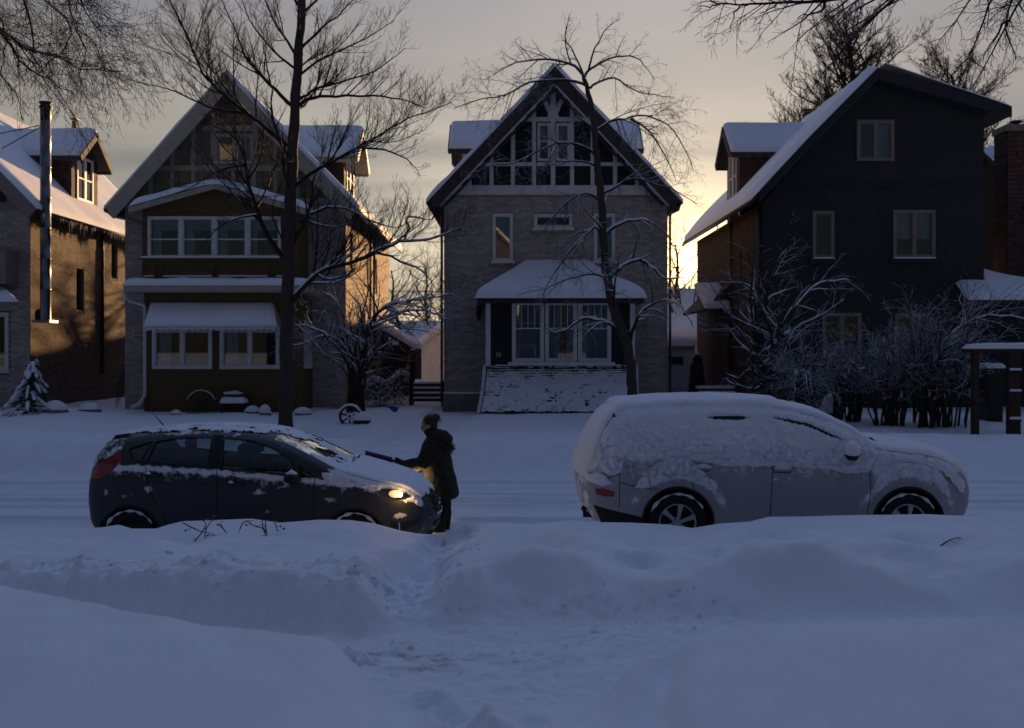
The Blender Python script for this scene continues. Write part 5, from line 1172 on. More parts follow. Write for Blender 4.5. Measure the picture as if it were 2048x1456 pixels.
# multi-stemmed shrubs
def stems_tree(name, label, Y, base, stems, g, snowz=99, group=None, dens=None, cat='shrub'):
    b = P(*base, Y); b.z = float(H(np.array([b.x]), np.array([Y]))[0]) - 0.05
    t = thing(name, label, cat, b, group); g.snowz = snowz; sn = MB()
    for w0, pl in stems:
        dy = g.r.uniform(-0.5, 0.5); pts = [b + Vector(((P(pl[0][0], pl[0][1], Y).x - b.x) * 0.75 + g.r.uniform(-.1, .1), g.r.uniform(-.1, .1), 0))] + [P(x, y, Y + dy * k * 0.6) for k, (x, y) in enumerate(pl)]
        sm = smooth_path(pts, 3); r0 = w0 / F * Y; rad = [max(0.006, r0 * (1 - 0.8 * k / (len(sm) - 1))) for k in range(len(sm))]; mb = MB()
        sm = [sm[0]] + [p + g.rv() * 0.02 for p in sm[1:]]
        mb.tube(sm, rad, 7, cap=False); g.cap(sn, sm, rad)
        g.kids(mb, sn, sm, rad, sum((sm[k + 1] - sm[k]).length for k in range(len(sm) - 1)), 0, 0.25)
        mb.build('stem', M['twig_snowy'], t, True)
    tag(sn.build('snow', M['snow'], t, True), kind='stuff'); return t
g3 = Grower(31, trop=0.06, wob=0.22, ratio=0.45, dens=5.0, levels=2, rmin=0.005, ang=(30, 70), droop=0.06)
stems_tree('lilac_shrub', 'snow-laden many-stemmed shrub tree between the ochre house and the gate', 26.2, (712, 822),
    [(4.5, [(700, 760), (690, 720), (660, 680), (625, 655), (590, 650)]), (4, [(705, 750), (695, 700), (650, 670), (600, 690), (560, 680)]),
     (5.5, [(722, 750), (732, 690), (745, 640), (770, 615), (810, 605), (860, 595), (905, 590)]), (4.5, [(728, 750), (735, 680), (755, 645), (800, 625), (850, 620), (895, 640)]),
     (4, [(718, 750), (712, 690), (722, 640), (735, 590), (745, 540)]), (3.5, [(710, 750), (700, 690), (690, 640), (672, 600), (640, 580)]),
     (3.5, [(726, 760), (745, 720), (765, 690), (800, 680)]), (3, [(706, 770), (680, 730), (640, 700), (605, 660), (580, 640)]), (3, [(715, 760), (720, 700), (700, 650), (705, 600)])], g3, snowz=5)
g4 = Grower(37, trop=0.05, wob=0.25, ratio=0.38, dens=3.4, levels=2, rmin=0.005, ang=(30, 70), droop=0.03)
stems_tree('plum_shrub', 'leaning bare shrub tree with snow along its stems before the stucco house', 25.6, (1528, 815),
    [(6, [(1530, 760), (1520, 700), (1512, 640), (1510, 590), (1490, 570), (1440, 565)]), (5.5, [(1540, 750), (1555, 690), (1570, 640), (1610, 590), (1650, 565), (1700, 560)]),
     (5, [(1535, 760), (1545, 690), (1530, 620), (1545, 560), (1560, 520), (1580, 490)]), (4.5, [(1545, 760), (1570, 700), (1590, 660), (1640, 630), (1690, 600)]),
     (4, [(1525, 770), (1500, 740), (1480, 755), (1450, 745)]), (4, [(1522, 760), (1508, 690), (1500, 600), (1505, 540), (1495, 500)]), (3.6, [(1530, 770), (1510, 780), (1470, 770), (1445, 755)]),
     (3.5, [(1545, 740), (1560, 660), (1550, 600), (1565, 540)]), (3.2, [(1500, 700), (1470, 650), (1440, 600), (1410, 560)])], g4, snowz=5)
g5 = Grower(41, trop=0.0, wob=0.42, ratio=0.5, dens=4.6, levels=2, rmin=0.005, ang=(35, 80), droop=0.0)
def thicket(lbl, Y, bx, n, w, top, seed):
    rr = random.Random(seed); st = []
    for k in range(n):
        x0 = bx + rr.uniform(-w * 0.75, w * 0.75); x1 = bx + rr.uniform(-w, w); tp = top + rr.uniform(0, 90)
        if k % 2: tp = top + rr.uniform(70, 160); x1 = bx + rr.uniform(-w, w) * 1.15
        st.append((rr.uniform(1.6, 3.6), [(x0 * 0.7 + x1 * 0.3, 800 - rr.uniform(0, 20)), (x0 * 0.4 + x1 * 0.6, 740), ((x0 * 0.2 + x1 * 0.8), (740 + tp) / 2), (x1, tp)]))
    return stems_tree('bare_bush', lbl, Y, (bx, 835), st, g5, 9, 'bushes before the stucco house')
thicket('tangled snowy bush under the lower window of the stucco house', 24.6, 1690, 20, 62, 640, 1)
thicket('tall dense snowy bush in the middle of the thicket by the stucco house', 24.0, 1785, 26, 75, 610, 2)
thicket('dense snowy bush next to the wooden arbor', 23.8, 1880, 26, 70, 600, 3)
thicket('low twiggy bush behind the silver car hood', 24.2, 1610, 14, 30, 760, 4)
stems_tree('arching_shrub', 'long arching snowy branch reaching right over the arbor', 23.6, (1838, 830), [(5, [(1850, 780), (1870, 720), (1900, 670), (1945, 640), (2000, 632), (2060, 640)]), (3.5, [(1860, 770), (1890, 730), (1930, 690), (1960, 640)]), (3, [(1845, 780), (1840, 700), (1850, 640), (1880, 610)])], g5, 9)
# overhanging near trees, trunks outside the frame
g6 = Grower(53, trop=-0.05, wob=0.16, ratio=0.42, dens=6.0, levels=3, rmin=0.0028, ang=(25, 55), droop=0.06)
photo_tree('elm_tree', 'fine drooping bare twigs hanging in at the top left corner', 'tree', 14.0,
    [(-420, 900, 26), (-410, 500, 24), (-400, 150, 22), (-390, -200, 20), (-380, -500, 14)],
    [(5, [(-392, -160), (-250, -40), (-100, 20), (0, 60), (60, 100), (110, 110), (160, 135), (245, 142)]), (4, [(-390, -200), (-200, -120), (-60, -70), (40, -30), (100, 10), (140, 50), (130, 95), (90, 130)]),
     (4, [(-390, -260), (-150, -180), (0, -110), (90, -70), (150, -20), (180, 40), (215, 75)]), (3, [(-100, 20), (-40, 90), (0, 150), (30, 190), (45, 240)]), (3, [(40, -30), (60, 40), (65, 100), (50, 150)]),
     (3, [(0, 60), (40, 120), (100, 160), (150, 190)]), (3, [(-60, -70), (-20, 0), (10, 60), (5, 120), (-10, 200)]), (2.6, [(90, -70), (130, -20), (145, 40), (170, 100), (160, 150)])],
    g6, snow=False, spread=0.25, base_z=0.5)
g7 = Grower(59, trop=-0.05, wob=0.2, ratio=0.24, dens=6.5, levels=3, rmin=0.0028, ang=(25, 60), droop=0.05)
photo_tree('cottonwood_tree', 'dark bough and hanging twigs reaching in at the top right corner', 'tree', 13.0,
    [(2500, 900, 26), (2495, 500, 24), (2480, 150, 22), (2470, -200, 18), (2460, -500, 12)],
    [(7, [(2472, -150), (2250, -120), (2000, -60), (1800, -15), (1645, 2), (1560, 4), (1480, 10), (1420, 2)]), (3.6, [(1650, 2), (1640, 22), (1615, 28), (1595, 36)]), (4.5, [(2470, -220), (2200, -120), (2060, -50), (2018, 20), (2015, 70), (2035, 120)]),
     (3, [(2060, -50), (1990, -10), (1960, 60), (1940, 110), (1970, 140)]), (3, [(2015, 40), (1985, 80), (1965, 120)]), (3, [(1800, -15), (1760, 10), (1735, 45)]), (2.6, [(1490, 8), (1470, 25), (1460, 60)]), (2.4, [(1440, 6), (1420, 15), (1395, 12)]), (2.4, [(1560, 4), (1540, 20), (1520, 25)])],
    g7, snow=False, spread=0.2, base_z=0.5)
# background trees: one grown mesh per kind, copied
def grown_tree(name, seed, hgt, r0, g, spread=0.55, n=16, lo=0.25, twig='twig', top=1.0):
    t = thing(name, 'x', 'tree', (0, 0, 0)); pts = [Vector((0, 0, -0.5))]; rr = [r0 * 1.2]; rd = random.Random(seed)
    for i in range(1, 11): pts.append(Vector((rd.uniform(-.02, .02) * hgt * i * 0.1, rd.uniform(-.02, .02) * hgt * i * 0.1, hgt * 0.8 * i / 10))); rr.append(r0 * (1 - 0.8 * i / 10))
    MB().tube(pts, rr, 8).build('trunk', M['bark_bare'], t, True); mb = MB()
    for k in range(n):
        f = lo + (1 - lo) * (k + rd.random()) / n; j = min(int(f * 10), 9); q = pts[j].lerp(pts[j + 1], f * 10 - j); a = k * 2.4 + rd.uniform(-.4, .4)
        L_ = hgt * spread * (1.05 - 0.6 * f) * rd.uniform(0.75, 1.15)
        d = Vector((math.cos(a), math.sin(a), rd.uniform(0.5, 1.1) * top))
        limb(g, mb, q, d, L_, rr[j] * 0.45)
    mb.build('crown', M[twig], t, True); return t
def limb(g, mb, p, d, L_, r0):
    pts = [p]; d = d.normalized()
    for i in range(7): d = (d + g.rv() * 0.15 + Vector((0, 0, 0.05))).normalized(); pts.append(pts[-1] + d * L_ / 7)
    rad = [max(0.012, r0 * (1 - 0.85 * i / 7)) for i in range(8)]; mb.tube(pts, rad, 5, cap=False); g.kids(mb, None, pts, rad, L_, 0)
def place(src, loc, label, rz=0.0, sc=1.0, first=False, group='bare trees behind the houses'):
    if first: o = src
    else:
        o = src.copy(); COL.objects.link(o)
        for c in src.children: k = c.copy(); COL.objects.link(k); k.parent = o
    o.location = loc; o.rotation_euler = (0, 0, rz); o.scale = (sc, sc, sc); o['label'] = label; o['group'] = group; return o
gb = Grower(61, trop=0.10, wob=0.2, ratio=0.38, dens=3.3, levels=3, rmin=0.014, ang=(28, 60), minlen=0.3)
big = grown_tree('ash_tree', 5, 25.0, 0.42, gb, 0.32, 84, 0.34, top=1.1)
place(big, (19.3, 56, 0.3), 'big dense bare tree rising behind the stucco house ridge', 0.4, 1.0, True)
place(big, (25.6, 58, 0.3), 'tall bare tree behind the right roof slope of the stucco house', 2.2, 0.90)
place(big, (15.4, 54, 0.3), 'spreading bare tree left of the stucco house ridge', 4.0, 0.72)
gm = Grower(67, trop=0.05, wob=0.24, ratio=0.42, dens=2.4, levels=3, rmin=0.012, ang=(30, 65), minlen=0.25)
mid = grown_tree('maple_tree', 8, 9.0, 0.2, gm, 0.5, 18, 0.2)
place(mid, (8.1, 48.5, 0.3), 'bare tree glowing in the sun between the brick and stucco houses', 0.7, 1.0, True)
place(mid, (-27.0, 66, 0.3), 'small bare tree between the pipe house dormer and the ochre gable', 2.0, 1.5)
place(mid, (-7.3, 60, 0.3), 'bare tree in the gap close to the sunlit side wall', 3.1, 0.95)
place(mid, (-5.4, 63, 0.3), 'bare tree in the middle of the gap by the ochre house', 1.2, 1.05)
place(mid, (-3.6, 58, 0.3), 'bare tree in the gap close to the brick house corner', 5.1, 0.9)
place(mid, (11.0, 62, 0.3), 'bare tree behind the sunny eave of the stucco house', 5.5, 0.85)
place(mid, (-11.9, 49.0, 0.3), 'bare tree added out of view directly behind the ochre house, dappling the left wall', 0.9, 0.85)  # this and the next two are hidden trees added to dapple the sunlit wall
place(mid, (-10.6, 54.5, 0.3), 'bare tree added by the lane, hidden by the ochre house, dappling the left wall', 2.6, 0.95)
place(mid, (-13.2, 53.0, 0.3), 'bare tree added farther left, hidden by the ochre house, dappling the left wall', 4.0, 0.8)
# small spruce loaded with snow
def spruce():
    Y = 26.5; b = P(52, 815, Y); b.z = 0.55; t = thing('spruce_sapling', 'little snow-laden spruce before the pipe house wall', 'conifer', b); rr = random.Random(5)
    hgt = 1.55; MB().tube([b, b + Vector((0.1, 0, hgt * 0.6)), b + Vector((0.22, 0, hgt))], [0.04, 0.025, 0.008], 6).build('trunk', M['bark_bare'], t)
    nd = MB(); sn = MB()
    for k in range(46):
        f = k / 46; z = 0.1 + f * (hgt - 0.12); a = k * 2.4; L_ = (0.62 * (1 - f) + 0.14) * rr.uniform(0.8, 1.15); p0 = b + Vector((0.22 * f, 0, z)); d = Vector((math.cos(a), math.sin(a), 0))
        pts = [p0, p0 + d * L_ * 0.5 + Vector((0, 0, -0.02)), p0 + d * L_ + Vector((0, 0, -0.20 - 0.14 * rr.random()))]
        nd.tube(pts, [0.012, 0.01, 0.004], 4)
        for q in range(90):
            tq = rr.uniform(0.15, 1); pp = pts[0].lerp(pts[1], tq * 2) if tq < 0.5 else pts[1].lerp(pts[2], tq * 2 - 1); e = Vector((rr.gauss(0, 1), rr.gauss(0, 1), rr.gauss(-0.3, 0.7))).normalized() * 0.09
            s_ = Vector((rr.gauss(0, 1), rr.gauss(0, 1), rr.gauss(0, 1))).normalized() * 0.012; nd.add([pp - s_, pp + s_, pp + e], [(0, 1, 2)])
        m = 7; sp = [pts[0].lerp(pts[1], min(1, u * 2 / m)) if u * 2 <= m else pts[1].lerp(pts[2], u * 2 / m - 1) for u in range(m + 1)]
        if rr.random() < 0.75: sn.tube([p + Vector((0, 0, 0.03 + 0.015 * rr.random())) for p in sp[2:]], [0.015] + [0.03 + 0.035 * rr.random() for _ in sp[3:-1]] + [0.02], 7)
    tag(nd.build('foliage', M['needle'], t), kind='stuff'); tag(sn.build('snow', M['snow'], t, True), kind='stuff')
spruce()
# ------------------------------------------------------------------ back lane: garages, shed, caravan, gate
def garage(name, label, x0, x1, y0, y1, zw, zr, wallm, door=None, ridge='x', snow=0.2):
    h = thing(name, label, 'garage', ((x0 + x1) / 2, y0, 0.4))
    MB().box(x0, x1, y0, y1, 0.2, zw).build('wall', M[wallm], h)
    o = 0.25
    if ridge == 'x':
        ym = (y0 + y1) / 2; A = [(x0 - o, y0 - o, zw - 0.05), (x1 + o, y0 - o, zw - 0.05), (x1 + o, ym, zr), (x0 - o, ym, zr)]; B = [(x0 - o, ym, zr), (x1 + o, ym, zr), (x1 + o, y1 + o, zw - 0.05), (x0 - o, y1 + o, zw - 0.05)]
        MB().prism([(y0, zw), (y1, zw), (ym, zr - 0.1)], Face('right', x1), -0.1, 0).build('gable_wall', M[wallm], h); MB().prism([(y0, zw), (y1, zw), (ym, zr - 0.1)], Face('left', x0), -0.1, 0).build('gable_wall', M[wallm], h)
    else:
        xm = (x0 + x1) / 2; A = [(x0 - o, y1 + o, zw - 0.05), (x0 - o, y0 - o, zw - 0.05), (xm, y0 - o, zr), (xm, y1 + o, zr)]; B = [(xm, y1 + o, zr), (xm, y0 - o, zr), (x1 + o, y0 - o, zw - 0.05), (x1 + o, y1 + o, zw - 0.05)]
        MB().prism([(x0, zw), (x1, zw), (xm, zr - 0.1)], Face('front', y0), -0.1, 0).build('gable_wall', M[wallm], h)
    for q in (A, B):
        MB().slab(q, 0.12).build('roof', M['white_paint'] if wallm == 'white_paint' else M['dark_wood'], h)
        e = Vector((0, 0, 0.01)); qq = [Vector(p) + e for p in q]
        if q is B and ridge == 'x': qq = [qq[2], qq[3], qq[0], qq[1]]
        if q is B and ridge != 'x': qq = [qq[2], qq[3], qq[0], qq[1]]
        MB().snow(qq, snow, 24, 10, 0.25, flat=True).build('snow', M['snow'], h, True)
    if door:
        a, b, zt = door; d = MB().box(a, b, y0 - 0.05, y0 - 0.002, 0.4, zt).build('door', M['white_paint'], h, bevel=0.01)
        for k in range(3): MB().box(a + 0.08, b - 0.08, y0 - 0.07, y0 - 0.052, 0.65 + k * (zt - 0.5) / 3, 0.55 + (k + 1) * (zt - 0.5) / 3).build('door_panel', M['white_paint'], d, bevel=0.01)
    return h
garage('white_garage', 'white garage with snowy gable roof glimpsed beside the brick house corner', fX(843, 46), fX(843, 46) + 5.2, 46, 53, fZ(690, 46), fZ(690, 46) + 2.1, 'white_paint', (fX(864, 46), fX(900, 46), fZ(708, 46)), ridge='y')
garage('sun_block_garage', 'dark garage with long snowy roof, added behind the houses to block low sun', -17.5, -7.2, 57, 64, 3.0, 4.75, 'shingle_brown', ridge='x')  # added blocker: keeps low sun off the foot of the pipe house wall
garage('far_garage', 'distant snow-roofed garage behind the back yard gate', -7.0, 1.5, 60, 66, 2.7, 4.0, 'shingle_brown', ridge='x')
garage('pale_garage', 'pale garage with broad snowy roof under the setting sun', 4.6, 13.4, 46, 53, 3.0, 5.15, 'white_paint', ridge='x', snow=0.25)
# lean-to shed behind the ochre house: its roof catches the sun
sh = thing('garden_shed', 'brown lean-to shed with sunlit snow edge behind the shrub', 'shed', (-4.6, 36.5, 0.5))
sx0, sx1 = fX(700, 38), fX(826, 38); zA, zB = fZ(640, 38), fZ(697, 38)
MB().box(sx0, sx1 - 0.25, 38.3, 41.0, 0.4, zB - 0.05).build('wall', M['shingle_brown'], sh)
MB().slab([(sx0, 37.9, zA + 0.4), (sx1, 37.9, zB), (sx1, 41.2, zB), (sx0, 41.2, zA + 0.4)][::1], 0.1).build('roof', M['dark_wood'], sh)
MB().snow([(sx1 + 0.05, 37.85, zB + 0.01), (sx1 + 0.05, 41.2, zB + 0.01), (sx0, 41.2, zA + 0.41), (sx0, 37.85, zA + 0.41)], 0.2, 16, 12, 0.25).build('snow', M['snow'], sh, True)
# wooden gate and steps between the houses
def gate():
    Y = 31.5; g_ = thing('wooden_gate', 'low wooden slat gate closing the passage by the brick house', 'gate', P(852, 808, Y))
    for px in (822, 886): MB().box(fX(px - 4, Y), fX(px + 4, Y), Y, Y + 0.13, 0.5, fZ(762 if px > 850 else 757, Y)).build('post', M['brown_wood'], g_, bevel=0.01)
    for i, py in enumerate((770, 780, 790, 800)):
        z = fZ(py, Y); MB().box(fX(826, Y), fX(882, Y), Y + 0.02, Y + 0.06, z - 0.05, z + 0.05).build('rail', M['brown_wood'], g_, bevel=0.006)
        MB().snow([(fX(826, Y), Y + 0.015, z + 0.05), (fX(882, Y), Y + 0.015, z + 0.05), (fX(882, Y), Y + 0.065, z + 0.05), (fX(826, Y), Y + 0.065, z + 0.05)], 0.045, 14, 4, 0.03).build('snow', M['snow'], g_, True)
    for px in (845, 865): MB().box(fX(px - 2.5, Y), fX(px + 2.5, Y), Y + 0.062, Y + 0.09, fZ(803, Y), fZ(765, Y)).build('brace', M['brown_wood'], g_)
    p = thing('leaning_post', 'tall brown wooden post beside the passage gate', 'post', P(820, 800, 32)); MB().tube([P(823, 806, 32), P(826, 700, 32)], [0.09, 0.08], 8).build('timber', M['brown_wood'], p); MB().tube([P(826, 700, 32), P(826, 697, 32)], [0.09, 0.05], 8).build('snow_cap', M['snow'], p, True)
gate()
# hedge with snow along the passage
def hedge():
    Y = 30.2; b = P(750, 815, Y); t = thing('clipped_hedge', 'dark twiggy hedge with a snow cap beside the passage', 'hedge', b); rr = random.Random(4); mb = MB(); sn = MB()
    for k in range(2600):
        f = rr.random(); x = fX(728, Y) + f * (fX(800, Y) - fX(728, Y)); y = Y + rr.uniform(0, 3.0) * (0.3 + f); z = 0.55 + rr.random() ** 0.7 * (0.75 + 0.35 * f + 0.15 * math.sin(f * 9)); p = Vector((x, y, z)); d = Vector((rr.gauss(0, 1), rr.gauss(0, 1), rr.gauss(0.4, 1))).normalized() * rr.uniform(0.08, 0.22)
        s_ = Vector((rr.gauss(0, 1), rr.gauss(0, 1), rr.gauss(0, 1))).normalized() * 0.012; mb.add([p - s_, p + s_, p + d + s_ * 0.3, p + d - s_ * 0.3], [(0, 1, 2, 3)])
    tag(mb.build('twigs', M['twig_snowy'], t), kind='stuff')
    top = [Vector((fX(728, Y) + f * (fX(808, Y) - fX(728, Y)), Y + 0.4 + 2.2 * f, 1.28 + 0.36 * f + 0.1 * math.sin(f * 11))) for f in np.linspace(0, 1, 14)]
    sn.tube(top, [0.05] + [0.11] * 4 + [0.07] * 8 + [0.03], 8); sn.build('snow_cap', M['snow'], t, True)
hedge()
# caravan under snow between brick and stucco house
def caravan():
    Y = 35.0; x0, x1 = fX(1318, Y), fX(1392, Y); zt = fZ(680, Y); t = thing('caravan', 'pale caravan under rounded snow parked between the houses', 'caravan', ((x0 + x1) / 2, Y, 0.5))
    vs = []; n = 14; ys_ = np.linspace(0, 5.0, 10)
    prof = [(0.0, 0.75), (-0.02, 1.0)] + [(0.0 + 0.45 * (1 - math.cos(a)), 1.5 + (zt - 1.55) * math.sin(a)) for a in np.linspace(0.1, math.pi / 2, 8)] + [(2.0, zt + 0.02), (5.0, zt)]
    mb = MB()
    for (yy, z) in prof: vs += [(x0, Y + yy, z), (x1, Y + yy, z)]
    mb.add(vs + [(x0, Y + 5, 0.75), (x1, Y + 5, 0.75)], [(2 * i, 2 * i + 1, 2 * i + 3, 2 * i + 2) for i in range(len(prof))] + [tuple(range(0, 2 * len(prof) + 2, 2))[::-1], tuple(range(1, 2 * len(prof) + 2, 2))])
    mb.build('body', M['white_paint'], t, False)
    MB().box(fX(1338, Y), fX(1366, Y), Y - 0.035, Y - 0.001, fZ(728, Y), fZ(716, Y)).build('window', M['glass_dark'], t); MB().box(fX(1336, Y), fX(1368, Y), Y - 0.06, Y - 0.036, fZ(717, Y), fZ(714, Y)).build('window_hood', M['black_metal'], t)
    MB().snow([(x0 - .02, Y + 0.02, zt - 0.22), (x1 + .02, Y + 0.02, zt - 0.22), (x1 + .02, Y + 5, zt), (x0 - .02, Y + 5, zt)], 0.3, 16, 14, 0.35).build('snow', M['snow'], t, True)
    MB().tube([(x0 + 0.5, Y, 0.75), ((x0 + x1) / 2, Y - 1.1, 0.72)], 0.05, 6).build('drawbar', M['black_metal'], t); MB().tube([(x1 - 0.5, Y, 0.75), ((x0 + x1) / 2, Y - 1.1, 0.72)], 0.05, 6).build('drawbar', M['black_metal'], t)
    for x in (x0 - 0.02, x1 - 0.18): MB().lathe((x, Y + 2.6, 0.75), [(0.0, 0), (0.3, 0), (0.3, 0.2), (0, 0.2)], axis='x', n=16).build('wheel', M['black_metal'], t)
    g_ = thing('cooker_stand', 'dark tapering barbecue stand before the caravan', 'barbecue', P(1396, 785, 33)); Yb = 33
    MB().prism([(fX(1378, Yb), 0.55), (fX(1416, Yb), 0.55), (fX(1406, Yb), fZ(726, Yb)), (fX(1385, Yb), fZ(726, Yb))], Face('front', Yb), -0.4, 0).build('body', M['black_metal'], g_, bevel=0.03)
    MB().tube([P(1395, 726, 33.2), P(1395, 716, 33.2), P(1395, 709, 33.2)], [0.16, 0.15, 0.05], 10).build('lid', M['black_metal'], g_, True); MB().tube([P(1395, 709, 33.2), P(1395, 705, 33.2)], [0.1, 0.02], 8).build('snow', M['snow'], g_, True)
    s = thing('side_steps', 'snow-covered wooden steps against the stucco house side', 'steps', P(1440, 790, 32))
    for k in range(3): MB().box(fX(1400, 32), fX(1478, 32), 32.0 + k * 0.3, 32.3 + k * 0.3, 0.5, 0.75 + 0.17 * k).build('step', M['brown_wood'], s); MB().snow([(fX(1400, 32), 32 + k * .3 - .02, 0.75 + .17 * k), (fX(1478, 32), 32 + k * .3 - .02, .75 + .17 * k), (fX(1478, 32), 32.28 + k * .3, .75 + .17 * k), (fX(1400, 32), 32.28 + k * .3, .75 + .17 * k)], 0.09, 16, 6, 0.06).build('snow', M['snow'], s, True)
caravan()
# ------------------------------------------------------------------ yard objects
def wagon_wheel(name, label, c, r, spokes, Y, tilt=0.0, rim=0.035, snow=True, mt='dark_wood'):
    b = Vector((c.x, Y, c.z - r)); t = thing(name, label, 'wheel', b)
    MB().ring(c, r, 'y', rim, 40, 8).build('rim', M[mt], t, True); MB().lathe(c + Vector((0, 0.08, 0)), [(0, 0), (r * 0.14, 0), (r * 0.16, 0.06), (r * 0.14, 0.16), (0, 0.17)], axis='y', n=14).build('hub', M[mt], t, True)
    for k in range(spokes):
        a = 2 * math.pi * k / spokes + 0.2; d = Vector((math.cos(a), 0, math.sin(a))); MB().tube([c + d * r * 0.12, c + d * (r - rim * 0.5)], [rim * 0.75, rim * 0.6], 6).build('spoke', M[mt], t)
    if snow:
        pts = [c + Vector((math.cos(a) * (r + rim * 0.9), 0, math.sin(a) * (r + rim * 0.9))) for a in np.linspace(0.35, math.pi - 0.35, 16)]; MB().tube(pts, [0.01] + [rim * 1.0] * 14 + [0.01], 7).build('snow', M['snow'], t, True)
    return t
wagon_wheel('wagon_wheel', 'big thin wagon wheel leaning on the ochre porch wall', P(402, 810, 27.9), 0.40, 12, 27.9, rim=0.016)
w2 = wagon_wheel('cart_wheel', 'small snowy spoked wheel beside the shrub in the yard', P(700, 832, 24.2), 0.24, 7, 24.2, rim=0.035)
MB().lathe(P(700, 832, 24.2) + Vector((0, -0.02, 0)), [(0.0, 0.06), (0.05, 0.05), (0.085, 0.0)], axis='y', n=12).build('hub_snow', M['snow'], w2, True)
def planter():
    Y = 24.1; c = P(722, 855, Y); t = thing('planter_box', 'small dark planter heaped with snow beside the spoked wheel', 'planter', c)
    MB().prism([(c.x - 0.15, c.z - 0.05), (c.x + 0.15, c.z - 0.05), (c.x + 0.19, c.z + 0.14), (c.x - 0.19, c.z + 0.14)], Face('front', Y), -0.3, 0).build('box', M['dark_wood'], t, bevel=0.015)
    MB().box(c.x - 0.2, c.x + 0.2, Y - 0.03, Y + 0.33, c.z + 0.142, c.z + 0.18).build('rim', M['dark_wood'], t, bevel=0.01)
    MB().snow([(c.x - 0.2, Y - 0.03, c.z + 0.18), (c.x + 0.2, Y - 0.03, c.z + 0.18), (c.x + 0.2, Y + 0.33, c.z + 0.18), (c.x - 0.2, Y + 0.33, c.z + 0.18)], 0.2, 14, 10, 0.16).build('snow', M['snow'], t, True)
planter()
def bench():
    Y = 27.6; x0, x1 = fX(441, Y), fX(488, Y); t = thing('garden_bench', 'low garden bench piled with snow against the ochre porch', 'bench', ((x0 + x1) / 2, Y, 0.6)); zs = fZ(806, Y)
    for k in range(3): MB().box(x0, x1, Y + k * 0.13, Y + 0.11 + k * 0.13, zs - 0.03, zs).build('slat', M['dark_wood'], t, bevel=0.005)
    MB().box(x0, x1, Y + 0.4, Y + 0.43, zs + 0.08, zs + 0.24).build('backrest', M['dark_wood'], t)
    for x in (x0 + 0.05, x1 - 0.05):
        MB().tube([(x, Y + 0.05, zs), (x - 0.03, Y - 0.02, 0.5)], 0.03, 6).build('leg', M['black_metal'], t); MB().tube([(x, Y + 0.36, zs + 0.22), (x, Y + 0.4, 0.5)], 0.03, 6).build('leg', M['black_metal'], t)
    MB().snow([(x0 - .02, Y - .02, zs), (x1 + .02, Y - .02, zs), (x1 + .02, Y + 0.4, zs), (x0 - .02, Y + 0.4, zs)], 0.14, 16, 8, 0.12, amp=0.6).build('snow', M['snow'], t, True)
    MB().tube([(x0 - .02, Y + 0.415, zs + 0.25), ((x0 + x1) / 2, Y + 0.415, zs + 0.27), (x1 - 0.15, Y + 0.415, zs + 0.25)], [0.04, 0.06, 0.02], 8).build('back_snow', M['snow'], t, True)
bench()
def lumps():
    rr = random.Random(6)
    def rock(label, px, py, Y, w, hgt, cat='rock', cover=True):
        c = P(px, py, Y); c.z = float(H(np.array([c.x]), np.array([Y]))[0]) - 0.05; t = thing('snowy_rock', label, cat, c); mb = MB(); vs = []; n, m = 14, 7
        for j in range(m + 1):
            for i in range(n):
                a = 2 * math.pi * i / n; p = math.pi / 2 * j / m; k = 1 + 0.15 * rr.uniform(-1, 1)
                vs.append(c + Vector((w * math.cos(a) * math.cos(p) * k, w * 0.7 * math.sin(a) * math.cos(p) * k, hgt * math.sin(p))))
        fs = [(j * n + i, j * n + (i + 1) % n, (j + 1) * n + (i + 1) % n, (j + 1) * n + i) for j in range(m) for i in range(n)]
        mb.add(vs, fs); mb.build('stone', M['stone'], t, True)
        if cover: MB().add([c + (Vector(v) - c) * 1.06 + Vector((0, 0, 0.05)) for v in vs[n:]], [(j * n + i, j * n + (i + 1) % n, (j + 1) * n + (i + 1) % n, (j + 1) * n + i) for j in range(m - 1) for i in range(n)]).build('snow', M['snow'], t, True)
    rock('snow-capped boulder left of the wagon wheel by the porch', 352, 822, 27.4, 0.16, 0.14); rock('snow-capped boulder at the right end of the garden bench', 505, 820, 27.3, 0.2, 0.2); rock('snow-heaped boulder at the right corner of the ochre porch', 530, 818, 27.0, 0.17, 0.28)
    rock('snow lump with dark rim under the pipe house wall', 180, 812, 27.3, 0.3, 0.22); rock('rounded snowy mound right of the little spruce', 110, 815, 26.6, 0.35, 0.3); rock('tall snow-capped stump between bushes before the stucco house', 1665, 815, 25.4, 0.3, 0.62, 'stump'); rock('snow-capped boulder beside the plum shrub', 1590, 815, 25.9, 0.3, 0.45)
    rock('snowy lump at the foot of the tall tree, right side', 606, 828, 26.8, 0.25, 0.2)
lumps()
# blue shovel blade in the passage
sv = thing('snow_shovel', 'blue plastic snow shovel blade sticking out of the passage bank', 'shovel', P(786, 822, 27.5)); M['blue_plastic'] = mat('blue_plastic', (0.02, 0.07, 0.35), 0.4, 0.1)
a_ = P(776, 812, 27.5); MB().add([a_, a_ + Vector((0.3, 0.02, -0.04)), a_ + Vector((0.22, 0.05, -0.2)), a_ + Vector((0.12, 0.04, -0.16)), a_ + Vector((0, 0.02, 0)), a_ + Vector((0.3, 0.04, -0.04)), a_ + Vector((0.22, 0.07, -0.2)), a_ + Vector((0.12, 0.06, -0.16))], hexa()).build('blade', M['blue_plastic'], sv)
MB().tube([a_ + Vector((0.15, 0.04, -0.1)), a_ + Vector((-0.25, 0.7, -0.02))], 0.016, 6).build('handle', M['brown_wood'], sv)
